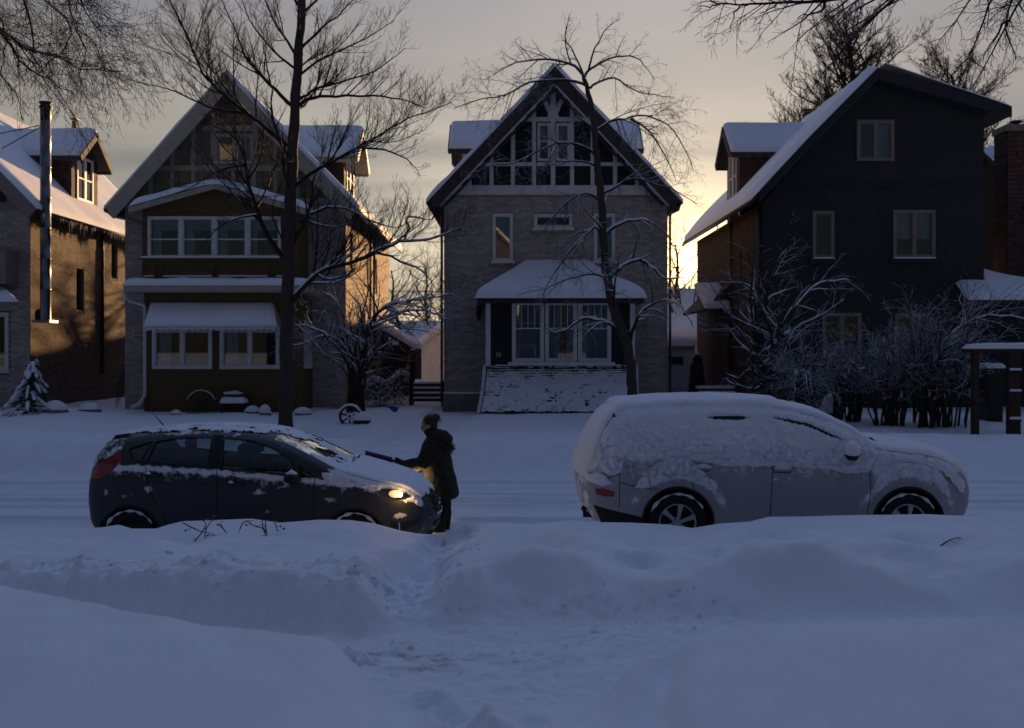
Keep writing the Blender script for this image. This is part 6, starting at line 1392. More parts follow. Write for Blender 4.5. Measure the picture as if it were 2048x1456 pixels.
# iron rail at the side steps of the ochre house
rl = thing('iron_railing', 'thin black iron stair railing left of the ochre house', 'railing', P(240, 805, 31.0)); p0, p1 = P(233, 775, 30.8), P(250, 738, 31.6)
MB().tube([p0, p1], 0.02, 6).build('handrail', M['black_metal'], rl)
for k in range(6):
    q = p0.lerp(p1, k / 5); MB().tube([q, Vector((q.x, q.y, 0.55 + 0.1 * k))], 0.012, 5).build('baluster', M['black_metal'], rl)
# arbor at the right edge
def arbor():
    Y = 22.5; t = thing('wooden_arbor', 'dark wooden arbor with a snow-topped beam at the right edge', 'arbor', P(1990, 850, Y)); zt = fZ(697, Y)
    for px, w in ((1953, 6), (2030, 12), (2120, 8)): MB().box(fX(px - w, Y), fX(px + w, Y), Y, Y + 0.16, 0.4, zt - 0.09).build('post', M['brown_wood'], t, bevel=0.01)
    MB().box(fX(1930, Y), fX(2140, Y), Y - 0.02, Y + 0.2, zt - 0.088, zt).build('beam', M['brown_wood'], t, bevel=0.01)
    MB().snow([(fX(1930, Y), Y - 0.03, zt), (fX(2140, Y), Y - 0.03, zt), (fX(2140, Y), Y + 0.21, zt), (fX(1930, Y), Y + 0.21, zt)], 0.11, 30, 6, 0.08, amp=0.5).build('snow', M['snow'], t, True)
    for k, py in enumerate((740, 782, 838)): z = fZ(py, Y); MB().box(fX(2018, Y), fX(2042, Y), Y - 0.04, Y - 0.002, z - 0.05, z).build('crosspiece', M['brown_wood'], t); MB().snow([(fX(2018, Y), Y - 0.045, z), (fX(2042, Y), Y - 0.045, z), (fX(2042, Y), Y, z), (fX(2018, Y), Y, z)], 0.05, 10, 4, 0.04).build('snow', M['snow'], t, True)
    b = thing('rubbish_bin', 'black wheeled bin with snow on its lid inside the arbor', 'bin', P(1992, 782, 24.5)); Yb = 24.5
    MB().prism([(fX(1977, Yb), 0.55), (fX(2006, Yb), 0.55), (fX(2009, Yb), fZ(740, Yb)), (fX(1973, Yb), fZ(740, Yb))], Face('front', Yb), -0.5, 0).build('body', M['black_metal'], b, bevel=0.02)
    MB().box(fX(1971, Yb), fX(2011, Yb), Yb - 0.03, Yb + 0.52, fZ(740, Yb), fZ(736, Yb)).build('lid', M['black_metal'], b, bevel=0.015); MB().snow([(fX(1971, Yb), Yb - .03, fZ(736, Yb)), (fX(2011, Yb), Yb - .03, fZ(736, Yb)), (fX(2011, Yb), Yb + .5, fZ(736, Yb)), (fX(1971, Yb), Yb + .5, fZ(736, Yb))], 0.12, 12, 8, 0.12).build('snow', M['snow'], b, True)
arbor()
# power line
pl_ = thing('power_line', 'thin power cable crossing the gap behind the houses', 'cable', (0, 58, 6)); pts = [Vector((x, 58, fZ(583, 58) + 0.0006 * (x + 2) ** 2)) for x in np.linspace(-40, 40, 30)]; MB().tube(pts, 0.02, 4).build('cable', M['black_metal'], pl_)
# dead stalks poking out of the front snow
def stalks(label, Y, strokes, seeds=True, seed=1):
    rr = random.Random(seed); b = P(*strokes[0][0], Y); t = thing('dry_stalk', label, 'twig', b, 'dry stalks in the snow bank'); mb = MB(); k = 0
    for st in strokes:
        pts = [P(x, y, Y + 0.1 * rr.uniform(-1, 1)) for x, y in st]; sm = smooth_path(pts, 3); MB().tube(sm, [0.007 - 0.004 * i / len(sm) for i in range(len(sm))], 5).build('stem', M['bark_bare'], t)
        for p in sm[::2]:
            d = Vector((rr.gauss(0, 1), rr.gauss(0, .6), rr.gauss(.2, .7))).normalized() * 0.05; mb.tube([p, p + d * 0.6, p + d], [0.003, 0.0025, 0.002], 3)
            if seeds and rr.random() < 0.4: mb.tube([p + d, p + d * 1.3, p + d * 1.6], [0.004, 0.012, 0.002], 5)
    tag(mb.build('twiglets', M['bark_bare'], t), kind='stuff')
stalks('dry forked weed stalk lying by the hatchback door', 9.6, [[(365, 1045), (395, 1060), (430, 1070), (460, 1090)], [(380, 1092), (400, 1070), (412, 1050), (405, 1040)], [(413, 1090), (410, 1066), (420, 1045), (428, 1040)], [(432, 1090), (460, 1087), (487, 1086)], [(440, 1048), (450, 1062), (462, 1075)]], True, 2)
stalks('upright dry weed stalks before the hatchback front door', 9.8, [[(532, 1072), (526, 1055), (524, 1036)], [(534, 1070), (528, 1058), (505, 1050), (490, 1040)], [(533, 1068), (531, 1045), (530, 1025)], [(480, 1058), (486, 1046), (500, 1040)], [(555, 1062), (551, 1048), (549, 1040)]], True, 3)
stalks('thin bare twigs in the snow below the silver car bumper', 9.3, [[(1880, 1092), (1915, 1075), (1968, 1086)], [(1965, 1088), (1966, 1072)], [(1886, 1104), (1930, 1100)], [(1990, 1100), (2000, 1092)], [(1950, 1096), (1972, 1104)]], False, 4)

# loose clods of shovelled snow along the bank and the trodden notch
def clods():
    rr = random.Random(17); mb = MB(); spots = []
    for k in range(110):
        q = rr.random()
        if q < 0.5: x, y = rr.uniform(-4.6, -0.35), rr.gauss(7.35, 0.22)
        elif q < 0.75: x, y = -0.7 + rr.gauss(0, 0.33), rr.uniform(7.0, 9.6)
        elif q < 0.9: x, y = rr.uniform(0.0, 1.6), rr.gauss(7.2, 0.2)
        else: x, y = rr.uniform(-1.8, 0.6), rr.gauss(6.4, 0.25)
        spots.append((x, y, rr.choice((0.008, 0.010, 0.014, 0.018, 0.024)) * rr.uniform(0.8, 1.3)))
    spots += [(-1.04, 6.35, 0.075), (-0.93, 6.25, 0.06), (-1.15, 6.5, 0.04), (-1.15, 7.25, 0.06), (-1.05, 7.45, 0.05), (-0.95, 7.6, 0.05)]
    zz = H(np.array([s[0] for s in spots]), np.array([s[1] for s in spots]))
    for (x, y, r), z in zip(spots, zz):
        n, m_ = 7, 4; vs = []
        for j in range(m_ + 1):
            for i in range(n): a = 2 * math.pi * i / n; p = math.pi * j / m_; k = rr.uniform(0.75, 1.2); vs.append((x + r * 1.2 * k * math.cos(a) * math.sin(p), y + r * k * math.sin(a) * math.sin(p), z + r * 0.05 + r * 0.75 * k * math.cos(p)))
        mb.add(vs, [(j * n + i, (j + 1) * n + i, (j + 1) * n + (i + 1) % n, j * n + (i + 1) % n) for j in range(m_) for i in range(n)])
    tag(mb.build('snow_clods', M['snow'], None, True), 'loose clods of shovelled snow along the bank', 'snow', kind='stuff')
clods()
# ------------------------------------------------------------------ cars
YS = 11.4                                                     # near flank of both parked cars
def cpt(px, py, inset=0.0):
    p = P(px, py, YS + inset); return (p.x, p.z)
def inpoly(x, z, poly):
    x = np.asarray(x); z = np.asarray(z); c = np.zeros(x.shape, bool); n = len(poly); j = n - 1
    for i in range(n):
        xi, zi = poly[i]; xj, zj = poly[j]
        with np.errstate(divide='ignore', invalid='ignore'):
            t = ((zi > z) != (zj > z)) & (x < (xj - xi) * (z - zi) / (zj - zi + 1e-12) + xi)
        c ^= t; j = i
    return c
def dist_poly(x, z, pts):
    d = np.full(np.shape(x), 9.0)
    for (ax, az), (bx, bz) in zip(pts[:-1], pts[1:]):
        vx, vz = bx - ax, bz - az; L2 = vx * vx + vz * vz + 1e-12; t = np.clip(((x - ax) * vx + (z - az) * vz) / L2, 0, 1)
        d = np.minimum(d, np.hypot(x - ax - t * vx, z - az - t * vz))
    return d
def dens(pts, k=3, closed=False):
    q = smooth_path([Vector((a, 0, b)) for a, b in pts], k); return [(p.x, p.z) for p in q]
def cdt(outline, polys, step, extra=()):
    """triangulate the outline with the polygons as exact inner edges"""
    vs = [Vector(p) for p in outline]; ed = [(i, (i + 1) % len(vs)) for i in range(len(vs))]
    for pl in polys:
        b = len(vs); vs += [Vector(p) for p in pl]; ed += [(b + i, b + (i + 1) % len(pl)) for i in range(len(pl))]
    xs = [p[0] for p in outline]; zs = [p[1] for p in outline]
    gx, gz = np.meshgrid(np.arange(min(xs), max(xs), step), np.arange(min(zs), max(zs), step)); gx = gx + (np.arange(gx.shape[0]) % 2)[:, None] * step * 0.5
    gx = gx.ravel(); gz = gz.ravel(); ok = inpoly(gx, gz, outline); ol = outline + [outline[0]]; ok &= dist_poly(gx, gz, ol) > step * 0.45
    for pl in polys: ok &= dist_poly(gx, gz, list(pl) + [pl[0]]) > step * 0.35
    vs += [Vector((a, b)) for a, b in zip(gx[ok], gz[ok])]; vs += [Vector(p) for p in extra]
    r = delaunay_2d_cdt(vs, ed, [], 0, 1e-6); V = np.array([(v.x, v.y) for v in r[0]]); T = np.array([t for t in r[2] if len(t) == 3]); C = V[T].mean(1)
    keep = inpoly(C[:, 0], C[:, 1], outline); return V, T[keep], C[keep]
def sub_mesh(V3, T): 
    u, inv = np.unique(T.ravel(), return_inverse=True); return V3[u], inv.reshape(-1, 3), u
class Car:
    def __init__(s, root, top, crowns, bottom, width, spec):
        """top: outline from the rear foot over the roof to the front foot, (x, z); bottom: from front foot back to the rear foot"""
        s.root = root; s.top = top; s.crowns = crowns; s.outline = top + bottom; s.w = width; s.spec = spec; s.yc = YS + width / 2
        s.xr = min(p[0] for p in top); s.xf = max(p[0] for p in top)
    def inset(s, x, z):
        x = np.asarray(x, float); z = np.asarray(z, float); sp = s.spec
        zb = sp['belt'][0] + (x - s.xr) / (s.xf - s.xr) * (sp['belt'][1] - sp['belt'][0])
        i = sp['tumble'] * np.clip((z - zb) / (sp['roofz'] - zb), 0, 1.2) ** 1.15
        i = i + sp['front'][0] * np.clip((x - (s.xf - sp['front'][1])) / sp['front'][1], 0, 1) ** 2.1 + sp['rear'][0] * np.clip(((s.xr + sp['rear'][1]) - x) / sp['rear'][1], 0, 1) ** 2.2
        i = i + 0.035 * np.clip((zb - z) / 0.7, 0, 1) ** 2 + 0.012 * np.exp(-((z - zb + 0.12) / 0.05) ** 2)
        d = dist_poly(x, z, s.top); r = sp.get('round', 0.10); k = np.clip(1 - d / r, 0, 1); i = i + r * (1 - np.sqrt(np.maximum(0, 1 - k * k))) * 0.75
        return i
    def lift(s, V, side=1, off=0.0):
        y = YS + s.inset(V[:, 0], V[:, 1]) - off
        if side < 0: y = 2 * s.yc - y
        return np.stack([V[:, 0], y, V[:, 1]], -1)
    def mesh(s, name, V3, T, m, parent, flip=False, smooth=True, attr=None):
        v, t, u = sub_mesh(V3, T); t = t[:, ::-1] if flip else t
        me = bpy.data.meshes.new(name); o = np.array(wloc(parent)); me.from_pydata((v - o).tolist(), [], t.tolist())
        for mm in (m if isinstance(m, (list, tuple)) else [m]): me.materials.append(mm)
        if attr is not None: a = me.attributes.new('snow', 'FLOAT', 'POINT'); a.data.foreach_set('value', np.asarray(attr)[u])
        me.polygons.foreach_set('use_smooth', [smooth] * len(me.polygons)); me.update()
        ob = bpy.data.objects.new(name, me); COL.objects.link(ob); ob.parent = parent; return ob
    def strip(s, i0, i1, n=20, off=0.0, wmul=1.0, k=1):
        """grid over the car between outline indices; returns (points, nrow, ncol)"""
        rows = []; pts = s.top
        q = np.array(pts); seg = np.gradient(q, axis=0); nx = -seg[:, 1]; nz = seg[:, 0]; ln = np.hypot(nx, nz) + 1e-9; nx /= ln; nz /= ln
        c = np.array([np.mean([p[0] for p in s.outline]), np.mean([p[1] for p in s.outline])]); flip = ((q[:, 0] - c[0]) * nx + (q[:, 1] - c[1]) * nz) < 0; nx[flip] *= -1; nz[flip] *= -1
        cr = np.interp(np.arange(len(q)), [a for a, b in s.crowns], [b for a, b in s.crowns])
        ii = np.linspace(i0, i1, int((i1 - i0) * k) + 1); idx = np.arange(len(q))
        X = np.interp(ii, idx, q[:, 0]); Z = np.interp(ii, idx, q[:, 1]); NX = np.interp(ii, idx, nx); NZ = np.interp(ii, idx, nz); CR = np.interp(ii, idx, cr)
        hw = s.w / 2 - s.inset(X, Z); t = np.linspace(-1, 1, n + 1) * wmul
        b = (1 - np.abs(t) ** 2.4)[None, :] * CR[:, None] + off
        Y = s.yc + t[None, :] * hw[:, None]
        return np.stack([X[:, None] + NX[:, None] * b, Y, Z[:, None] + NZ[:, None] * b], -1), NX, NZ
    def panel(s, name, i0, i1, m, parent, n=20, k=1, off=0.0, wmul=1.0, attr=None):
        G, _, _ = s.strip(i0, i1, n, off, wmul, k); R_, C_ = G.shape[:2]; idx = np.arange(R_ * C_).reshape(R_, C_)
        T = np.concatenate([np.stack([idx[:-1, :-1], idx[:-1, 1:], idx[1:, 1:]], -1).reshape(-1, 3), np.stack([idx[:-1, :-1], idx[1:, 1:], idx[1:, :-1]], -1).reshape(-1, 3)])
        V = G.reshape(-1, 3); return s.mesh(name, V, T, m, parent, attr=None if attr is None else attr(V))
def paint(name, col, snowcol=(0.80, 0.83, 0.9), metal=0.3, rough=0.3, dusty=0.12, scale=9.0, dirt=(0.18, 0.17, 0.17), frost=0.0):
    """car paint with salt haze and clinging snow where the 'snow' attribute is high"""
    m, nt, b = new_mat(name); N = nt.nodes; L = nt.links
    at = N.new('ShaderNodeAttribute'); at.attribute_name = 'snow'; tc = N.new('ShaderNodeTexCoord')
    n1 = N.new('ShaderNodeTexNoise'); n1.inputs['Scale'].default_value = scale; n1.inputs['Detail'].default_value = 8; n1.inputs['Roughness'].default_value = 0.7; L.new(tc.outputs['Object'], n1.inputs['Vector'])
    ad = N.new('ShaderNodeMath'); ad.operation = 'ADD'; L.new(at.outputs['Fac'], ad.inputs[0]); L.new(n1.outputs[0], ad.inputs[1])
    mr = N.new('ShaderNodeMapRange'); mr.inputs[1].default_value = 0.94; mr.inputs[2].default_value = 1.06; L.new(ad.outputs[0], mr.inputs[0])
    n2 = N.new('ShaderNodeTexNoise'); n2.inputs['Scale'].default_value = 2.5; n2.inputs['Detail'].default_value = 6; mp = N.new('ShaderNodeMapping'); mp.inputs['Scale'].default_value = (2.6, 1, 0.35); L.new(tc.outputs['Object'], mp.inputs[0]); L.new(mp.outputs[0], n2.inputs['Vector'])
    d = N.new('ShaderNodeMath'); d.operation = 'MULTIPLY'; d.inputs[1].default_value = dusty * 1.8; L.new(n2.outputs[0], d.inputs[0])
    fa = N.new('ShaderNodeMath'); fa.operation = 'MULTIPLY_ADD'; fa.use_clamp = True; fa.inputs[1].default_value = frost; L.new(at.outputs['Fac'], fa.inputs[0]); L.new(d.outputs[0], fa.inputs[2]); d = fa
    mx = N.new('ShaderNodeMix'); mx.data_type = 'RGBA'; L.new(d.outputs[0], mx.inputs[0]); mx.inputs[6].default_value = (*col, 1); mx.inputs[7].default_value = (*dirt, 1)
    m2 = N.new('ShaderNodeMix'); m2.data_type = 'RGBA'; L.new(mr.outputs[0], m2.inputs[0]); L.new(mx.outputs[2], m2.inputs[6]); m2.inputs[7].default_value = (*snowcol, 1); L.new(m2.outputs[2], b.inputs['Base Color'])
    rr = N.new('ShaderNodeMapRange'); rr.inputs[3].default_value = rough; rr.inputs[4].default_value = 0.8; L.new(mr.outputs[0], rr.inputs[0])
    ra = N.new('ShaderNodeMath'); ra.operation = 'ADD'; L.new(rr.outputs[0], ra.inputs[0]); L.new(d.outputs[0], ra.inputs[1]); L.new(ra.outputs[0], b.inputs['Roughness'])
    me = N.new('ShaderNodeMapRange'); me.inputs[3].default_value = metal; me.inputs[4].default_value = 0; L.new(mr.outputs[0], me.inputs[0]); L.new(me.outputs[0], b.inputs['Metallic'])
    bp = N.new('ShaderNodeBump'); bp.inputs['Strength'].default_value = 0.9; bp.inputs['Distance'].default_value = 0.012; L.new(mr.outputs[0], bp.inputs['Height']); L.new(bp.outputs[0], b.inputs['Normal'])
    return m
M['tyre'] = mat('tyre', (0.018, 0.018, 0.02), 0.85, 0.2, 20, 0.5, 80)
M['rim'] = mat('alloy', (0.42, 0.43, 0.46), 0.35, 0.1, 10, metal=0.8)
M['rim_steel'] = mat('steel_wheel', (0.03, 0.03, 0.033), 0.6, 0.2, 10, metal=0.4)
M['plastic'] = mat('black_plastic', (0.015, 0.015, 0.017), 0.6, 0.2, 10)
M['seat'] = mat('seat_cloth', (0.022, 0.022, 0.025), 0.9, 0.2, 30)
M['red_lens'] = mat('red_lens', (0.22, 0.012, 0.015), 0.15, 0.1, 10, spec=0.6)
M['clear_lens'] = glass_mat('clear_lens', (0.95, 0.95, 0.95), 1.2)
M['car_glass'] = glass_mat('car_glass', (0.55, 0.62, 0.64), 1.3)
M['screen_glass'] = glass_mat('windscreen_glass', (0.6, 0.66, 0.66), 1.6)
M['chrome'] = mat('chrome', (0.6, 0.6, 0.62), 0.12, 0.05, 10, metal=1.0)
M['dark_paint'] = paint('charcoal_paint', (0.022, 0.024, 0.029), metal=0.35, rough=0.28, dusty=0.10, frost=0.10)
M['silver_paint'] = paint('silver_paint', (0.27, 0.28, 0.31), metal=0.45, rough=0.36, dusty=0.45, dirt=(0.55, 0.56, 0.60), frost=0.9)
def wheel(car, cx, cz, r, rim_r, kind, side=1, tw=0.2, snow=True, n_sp=5):
    y = YS + 0.06 if side > 0 else 2 * car.yc - YS - 0.06
    s = side; c = Vector((cx, y, cz))
    def L_(prof, name, m, parent, smooth=True): return MB().lathe(c, [(a, b * s) for a, b in prof], axis='y', n=40).build(name, m, parent, smooth)
    w = L_([(rim_r, -0.01), (rim_r + 0.015, 0.015), (r * 0.93, 0.03), (r - 0.012, 0.012), (r, -0.02), (r, -tw + 0.02), (r - 0.02, -tw), (rim_r, -tw)], 'wheel', M['tyre'], car.root)
    L_([(rim_r, -0.06), (rim_r + 0.002, 0.012), (rim_r - 0.012, 0.012), (rim_r - 0.018, -0.06)], 'rim', M['rim'] if kind == 'alloy' else M['rim_steel'], w)
    if kind == 'alloy':
        L_([(0.0, -0.05), (rim_r - 0.02, -0.06)], 'brake', M['plastic'], w)
        for k in range(n_sp):
            a = 2 * math.pi * k / n_sp + 0.35; d = Vector((math.cos(a), 0, math.sin(a))); t = Vector((-math.sin(a), 0, math.cos(a))); o = Vector((0, -s, 0))
            v = []
            for f, hw, dp in ((0.16, 0.026, 0.004), (0.55, 0.028, 0.012), (0.97, 0.042, 0.006)):
                p = c + d * rim_r * f; v += [p - t * hw - o * 0.03, p - t * hw * 0.75 + o * dp, p + t * hw * 0.75 + o * dp, p + t * hw - o * 0.03]
            MB().add(v, [(i * 4 + q, i * 4 + (q + 1) % 4, i * 4 + 4 + (q + 1) % 4, i * 4 + 4 + q) for i in range(2) for q in range(4)]).build('spoke', M['rim'], w)
        L_([(0.0, 0.016), (0.03, 0.014), (0.06, 0.004), (0.062, -0.05)], 'hub', M['rim'], w)
        for k in range(5):
            a = 2 * math.pi * k / 5 + 0.97; MB().lathe(c + Vector((math.cos(a) * 0.05, 0, math.sin(a) * 0.05)), [(0.0, 0.016 * s), (0.009, 0.015 * s), (0.01, 0.0)], axis='y', n=8).build('nut', M['plastic'], w)
    else:
        L_([(0.0, 0.0), (0.05, 0.0), (0.065, -0.015), (0.12, -0.02), (rim_r - 0.015, -0.035)], 'disc', M['rim_steel'], w)
        for k in range(12):
            a = 2 * math.pi * k / 12; MB().lathe(c + Vector((math.cos(a) * rim_r * 0.72, -s * -0.018, math.sin(a) * rim_r * 0.72)), [(0.0, 0.004 * s), (0.016, 0.003 * s), (0.017, -0.01 * s)], axis='y', n=8).build('vent_hole', M['plastic'], w)
    if snow:
        pts = [c + Vector((math.cos(a) * (r * 0.965), -s * 0.02, math.sin(a) * (r * 0.965))) for a in np.linspace(0.5, 2.75, 26)]
        rr = random.Random(int(cx * 10)); MB().tube(pts, [0.003] + [max(0.003, 0.010 + 0.013 * math.sin(j * 0.9 + cx) * math.sin(j * 0.37) + 0.007 * rr.random()) for j in range(24)] + [0.003], 6).build('snow', M['snow'], w, True)
    return w
def line_on(car, pts, r, m, name, parent, off=-0.002):
    q = dens([cpt(*p) for p in pts], 4); V = np.array(q); V3 = car.lift(V, 1, -off); MB().tube(V3.tolist(), r, 5).build(name, M[m], parent)
def snow_shell(car, poly, step, thick, seed, name, parent, clump=1.0, edge=0.05, jag=0.02, holes=(), top=0):
    """clinging snow on the flank: a lumpy sheet standing off the body inside poly"""
    rr = random.Random(seed); pl = []
    if not top: poly = dens(poly + [poly[0]], 3)[:-1]
    q = poly + [poly[0]]
    for (a, b), (c, d) in zip(q[:-1], q[1:]):
        n = max(1, int(math.hypot(c - a, d - b) / (step * 2.2)))
        for i in range(n): t = i / n; pl.append((a + (c - a) * t + rr.uniform(-jag, jag), b + (d - b) * t + rr.uniform(-jag, jag)))
    V, T, C = cdt(pl, [], step); keep = np.ones(len(T), bool)
    for h in holes: keep &= ~inpoly(C[:, 0], C[:, 1], h)
    T = T[keep]; x, z = V[:, 0], V[:, 1]
    low = poly[top:] + ([poly[0]] if not top else []); e = np.clip((dist_poly(x, z, pl + [pl[0]]) if not top else np.minimum(dist_poly(x, z, low), 0.3 + dist_poly(x, z, pl + [pl[0]]))) / edge, 0, 1)
    for h in holes: e = np.minimum(e, np.clip(dist_poly(x, z, list(h) + [h[0]]) / 0.03, 0, 1))
    cl = np.abs(fbm(x * 13, z * 15, 3, seed)) ; big = fbm(x * 3.5, z * 5, 3, seed + 3); fine = fbm(x * 45, z * 45, 2, seed + 5)
    k = sst(1.62, 0.95, z) * clump + 0.15                       # clumps grow coarser towards the lower edge
    h = (0.012 + thick * (0.55 + 0.6 * big) + 0.15 * k * cl + 0.010 * fine * k) * np.sqrt(np.maximum(0, 1 - (1 - e) ** 2)) - 0.006 * (e < 0.02)
    V3 = car.lift(V, 1, 0.0); V3[:, 1] -= h; V3[:, 2] += h * 0.25
    return car.mesh(name, V3, T, M['snow_clumpy'], parent)
def snow_strip(car, i0, i1, name, parent, thick, n=60, k=6, wmul=1.0, seed=1, mask=None, edge=0.08, roll=0.0):
    G, NX, NZ = car.strip(i0, i1, n, 0.0, wmul, k); R_, C_ = G.shape[:2]; X = G[..., 0]; Y = G[..., 1]
    s_ = np.r_[0, np.cumsum(np.hypot(np.diff(G[:, C_ // 2, 0]), np.diff(G[:, C_ // 2, 2])))]; ev = np.minimum(s_, s_[-1] - s_)[:, None]
    eu = np.minimum(Y - Y[:, :1], Y[:, -1:] - Y); e = np.clip(np.minimum(ev * 1.0, eu) / edge, 0, 1)
    h = thick * np.sqrt(np.maximum(0, 1 - (1 - e) ** 2)) * (1 + 0.3 * fbm(X * 2.5, Y * 2.5, 3, seed)) + 0.004 * fbm(X * 18, Y * 18, 3, seed + 2) * e
    mk = np.ones_like(X) if mask is None else mask(X, Y, s_[:, None] / s_[-1] + 0 * X)
    h = h * np.clip(mk * 4, 0, 1) + 0.003
    V = np.stack([X + NX[:, None] * h * 0.5, Y, G[..., 2] + NZ[:, None] * h * 0.5 + h * 0.5], -1); idx = np.arange(R_ * C_).reshape(R_, C_)
    q = np.stack([idx[:-1, :-1], idx[:-1, 1:], idx[1:, 1:], idx[1:, :-1]], -1).reshape(-1, 4); ok = mk.ravel()[q].min(1) > 0; q = q[ok]
    if len(q) == 0: return
    T = np.concatenate([q[:, [0, 1, 2]], q[:, [0, 2, 3]]]); return car.mesh(name, V.reshape(-1, 3), T, M['snow'], parent)
def arch(cx, cz, r, a0, a1, n=18): return [(cx + r * math.cos(a), cz + r * math.sin(a)) for a in np.linspace(a0, a1, n)]
def seats(car, xs, zs):
    for x in xs:
        for y in (car.yc - 0.36, car.yc + 0.36):
            MB().box(x - 0.02, x + 0.45, y - 0.24, y + 0.24, zs - 0.12, zs + 0.06).build('seat_cushion', M['seat'], car.root, bevel=0.05)
            MB().add([(x - 0.02, y - 0.23, zs), (x + 0.1, y - 0.23, zs), (x + 0.1, y + 0.23, zs), (x - 0.02, y + 0.23, zs), (x - 0.22, y - 0.2, zs + 0.56), (x - 0.12, y - 0.2, zs + 0.56), (x - 0.12, y + 0.2, zs + 0.56), (x - 0.22, y + 0.2, zs + 0.56)], hexa()).build('seat_back', M['seat'], car.root, bevel=0.04)
            MB().box(x - 0.25, x - 0.16, y - 0.13, y + 0.13, zs + 0.6, zs + 0.78).build('headrest', M['seat'], car.root, bevel=0.035)

def hatchback():
    root = thing('hatchback_car', 'dark charcoal hatchback dusted with snow, headlight on', 'car', ((520 - 1024) / F * 12.2, 12.25, -0.05))
    wr, wf, r_ar = cpt(257, 1073), cpt(708, 1078), 0.345
    raw = [(190, 1066, .05), (174, 1050, .05), (169, 1015, .06), (170, 975, .06), (177, 945, .06), (189, 915, .10), (208, 893, .14), (226, 880, .2), (240, 876, .22), (300, 869, .25), (370, 864, .26), (440, 864, .26), (505, 869, .26), (550, 878, .25), (605, 900, .21), (660, 930, .14), (690, 943, .11), (740, 957, .10), (790, 970, .10), (820, 982, .15), (838, 996, .20), (847, 1012, .23), (850, 1031, .23), (847, 1055, .2), (834, 1072, .18)]
    k = 3; top = dens([cpt(a, b, c) for a, b, c in raw], k)
    I = lambda j: j * k
    crowns = [(0, .10), (I(3), .10), (I(5), .10), (I(7), .045), (I(9), .035), (I(12), .035), (I(14), .045), (I(16), .05), (I(18), .045), (I(20), .07), (I(22), .14), (I(24), .14)]
    zs = cpt(0, 1085)[1]
    bottom = [(top[-1][0] - 0.1, zs)] + [p for p in arch(wf[0], wf[1], r_ar, -0.15, math.pi + 0.15, 22)] + [(wf[0] - 0.5, zs), (wr[0] + 0.5, zs)] + [p for p in arch(wr[0], wr[1], r_ar, -0.15, math.pi + 0.15, 22)] + [(top[0][0] + 0.03, zs + 0.03)]
    car = Car(root, top, crowns, bottom, 1.70, dict(belt=(cpt(0, 922)[1], cpt(0, 955)[1]), roofz=cpt(0, 858, .25)[1], tumble=0.24, front=(0.26, 0.75), rear=(0.10, 0.45), round=0.09))
    tw = [('rear_quarter_window', [(259, 898), (302, 884), (287, 920), (271, 921)]), ('rear_door_window', [(310, 884), (340, 879), (370, 876), (420, 877), (420, 934), (365, 928), (300, 922)]),
          ('front_door_window', [(445, 878), (500, 882), (545, 897), (588, 921), (592, 946), (575, 949), (500, 938), (449, 935)]), ('front_quarter_window', [(602, 930), (630, 951), (606, 953)])]
    tw = [(n, dens([cpt(a, b, .12) for a, b in p] + [cpt(p[0][0], p[0][1], .12)], 2)[:-1] if n == 'x' else [cpt(a, b, .10) for a, b in p]) for n, p in tw]
    lamp = [cpt(a, b, .06) for a, b in [(247, 903), (243, 922), (224, 945), (198, 957), (181, 954), (178, 944), (205, 922), (232, 905)]]
    head = [cpt(a, b, .08) for a, b in [(754, 980), (768, 975), (790, 978), (812, 986), (824, 997), (808, 1001), (785, 1001), (764, 996)]]
    fd = [cpt(a, b) for a, b in [(434, 869), (500, 874), (550, 890), (600, 917), (638, 950), (628, 975), (627, 1055), (620, 1084), (434, 1086)]]
    rd = [cpt(a, b) for a, b in [(434, 869), (380, 867), (306, 876), (292, 922), (300, 985), (325, 1030), (345, 1085), (434, 1086)]]
    V, T, C = cdt(car.outline, [p for _, p in tw] + [lamp, head], 0.034)
    x, z = V[:, 0], V[:, 1]
    # where snow clings to the flank
    zb = np.interp(x, [cpt(270, 0)[0], cpt(430, 0)[0], cpt(640, 0)[0]], [cpt(0, 930)[1], cpt(0, 940)[1], cpt(0, 958)[1]])
    at = 0.56 * np.exp(-((z - zb + 0.02) / 0.05) ** 2) + 0.40 * np.exp(-((z - zb + 0.12) / 0.09) ** 2)
    at = np.maximum(at, 0.50 * sst(cpt(0, 884, .2)[1], cpt(0, 866, .2)[1], z))
    hood = np.interp(x, [cpt(640, 0)[0], cpt(740, 0)[0], cpt(860, 0)[0]], [cpt(0, 958)[1], cpt(0, 978)[1], cpt(0, 1020)[1]])
    at = np.maximum(at, 0.62 * sst(-0.14, 0.03, z - hood) * sst(cpt(620, 0)[0], cpt(680, 0)[0], x))
    at = np.maximum(at, 0.50 * sst(cpt(255, 0)[0], cpt(235, 0)[0], x) * sst(cpt(0, 960)[1], cpt(0, 920)[1], z))
    for px, py, rx, rz, a in ((298, 980, .10, .07, .62), (210, 985, .07, .07, .6), (245, 992, .16, .03, .52), (515, 985, .13, .05, .58), (400, 1012, .05, .02, .6), (390, 1012, .1, .02, .5), (535, 1020, .05, .03, .55), (660, 1000, .16, .06, .58), (800, 1035, .12, .06, .66), (840, 1005, .10, .08, .6), (290, 960, .08, .03, .55), (424, 982, .06, .02, .55), (340, 962, .2, .05, .46), (560, 975, .16, .05, .46)):
        cx_, cz_ = cpt(px, py); at = np.maximum(at, a * np.exp(-((x - cx_) / rx) ** 2 - ((z - cz_) / rz) ** 2))
    at = np.maximum(at, 0.26 + 0.0 * z); 
    inw = np.zeros(len(T), int)
    for i, (_, p) in enumerate(tw): inw[inpoly(C[:, 0], C[:, 1], p)] = i + 1
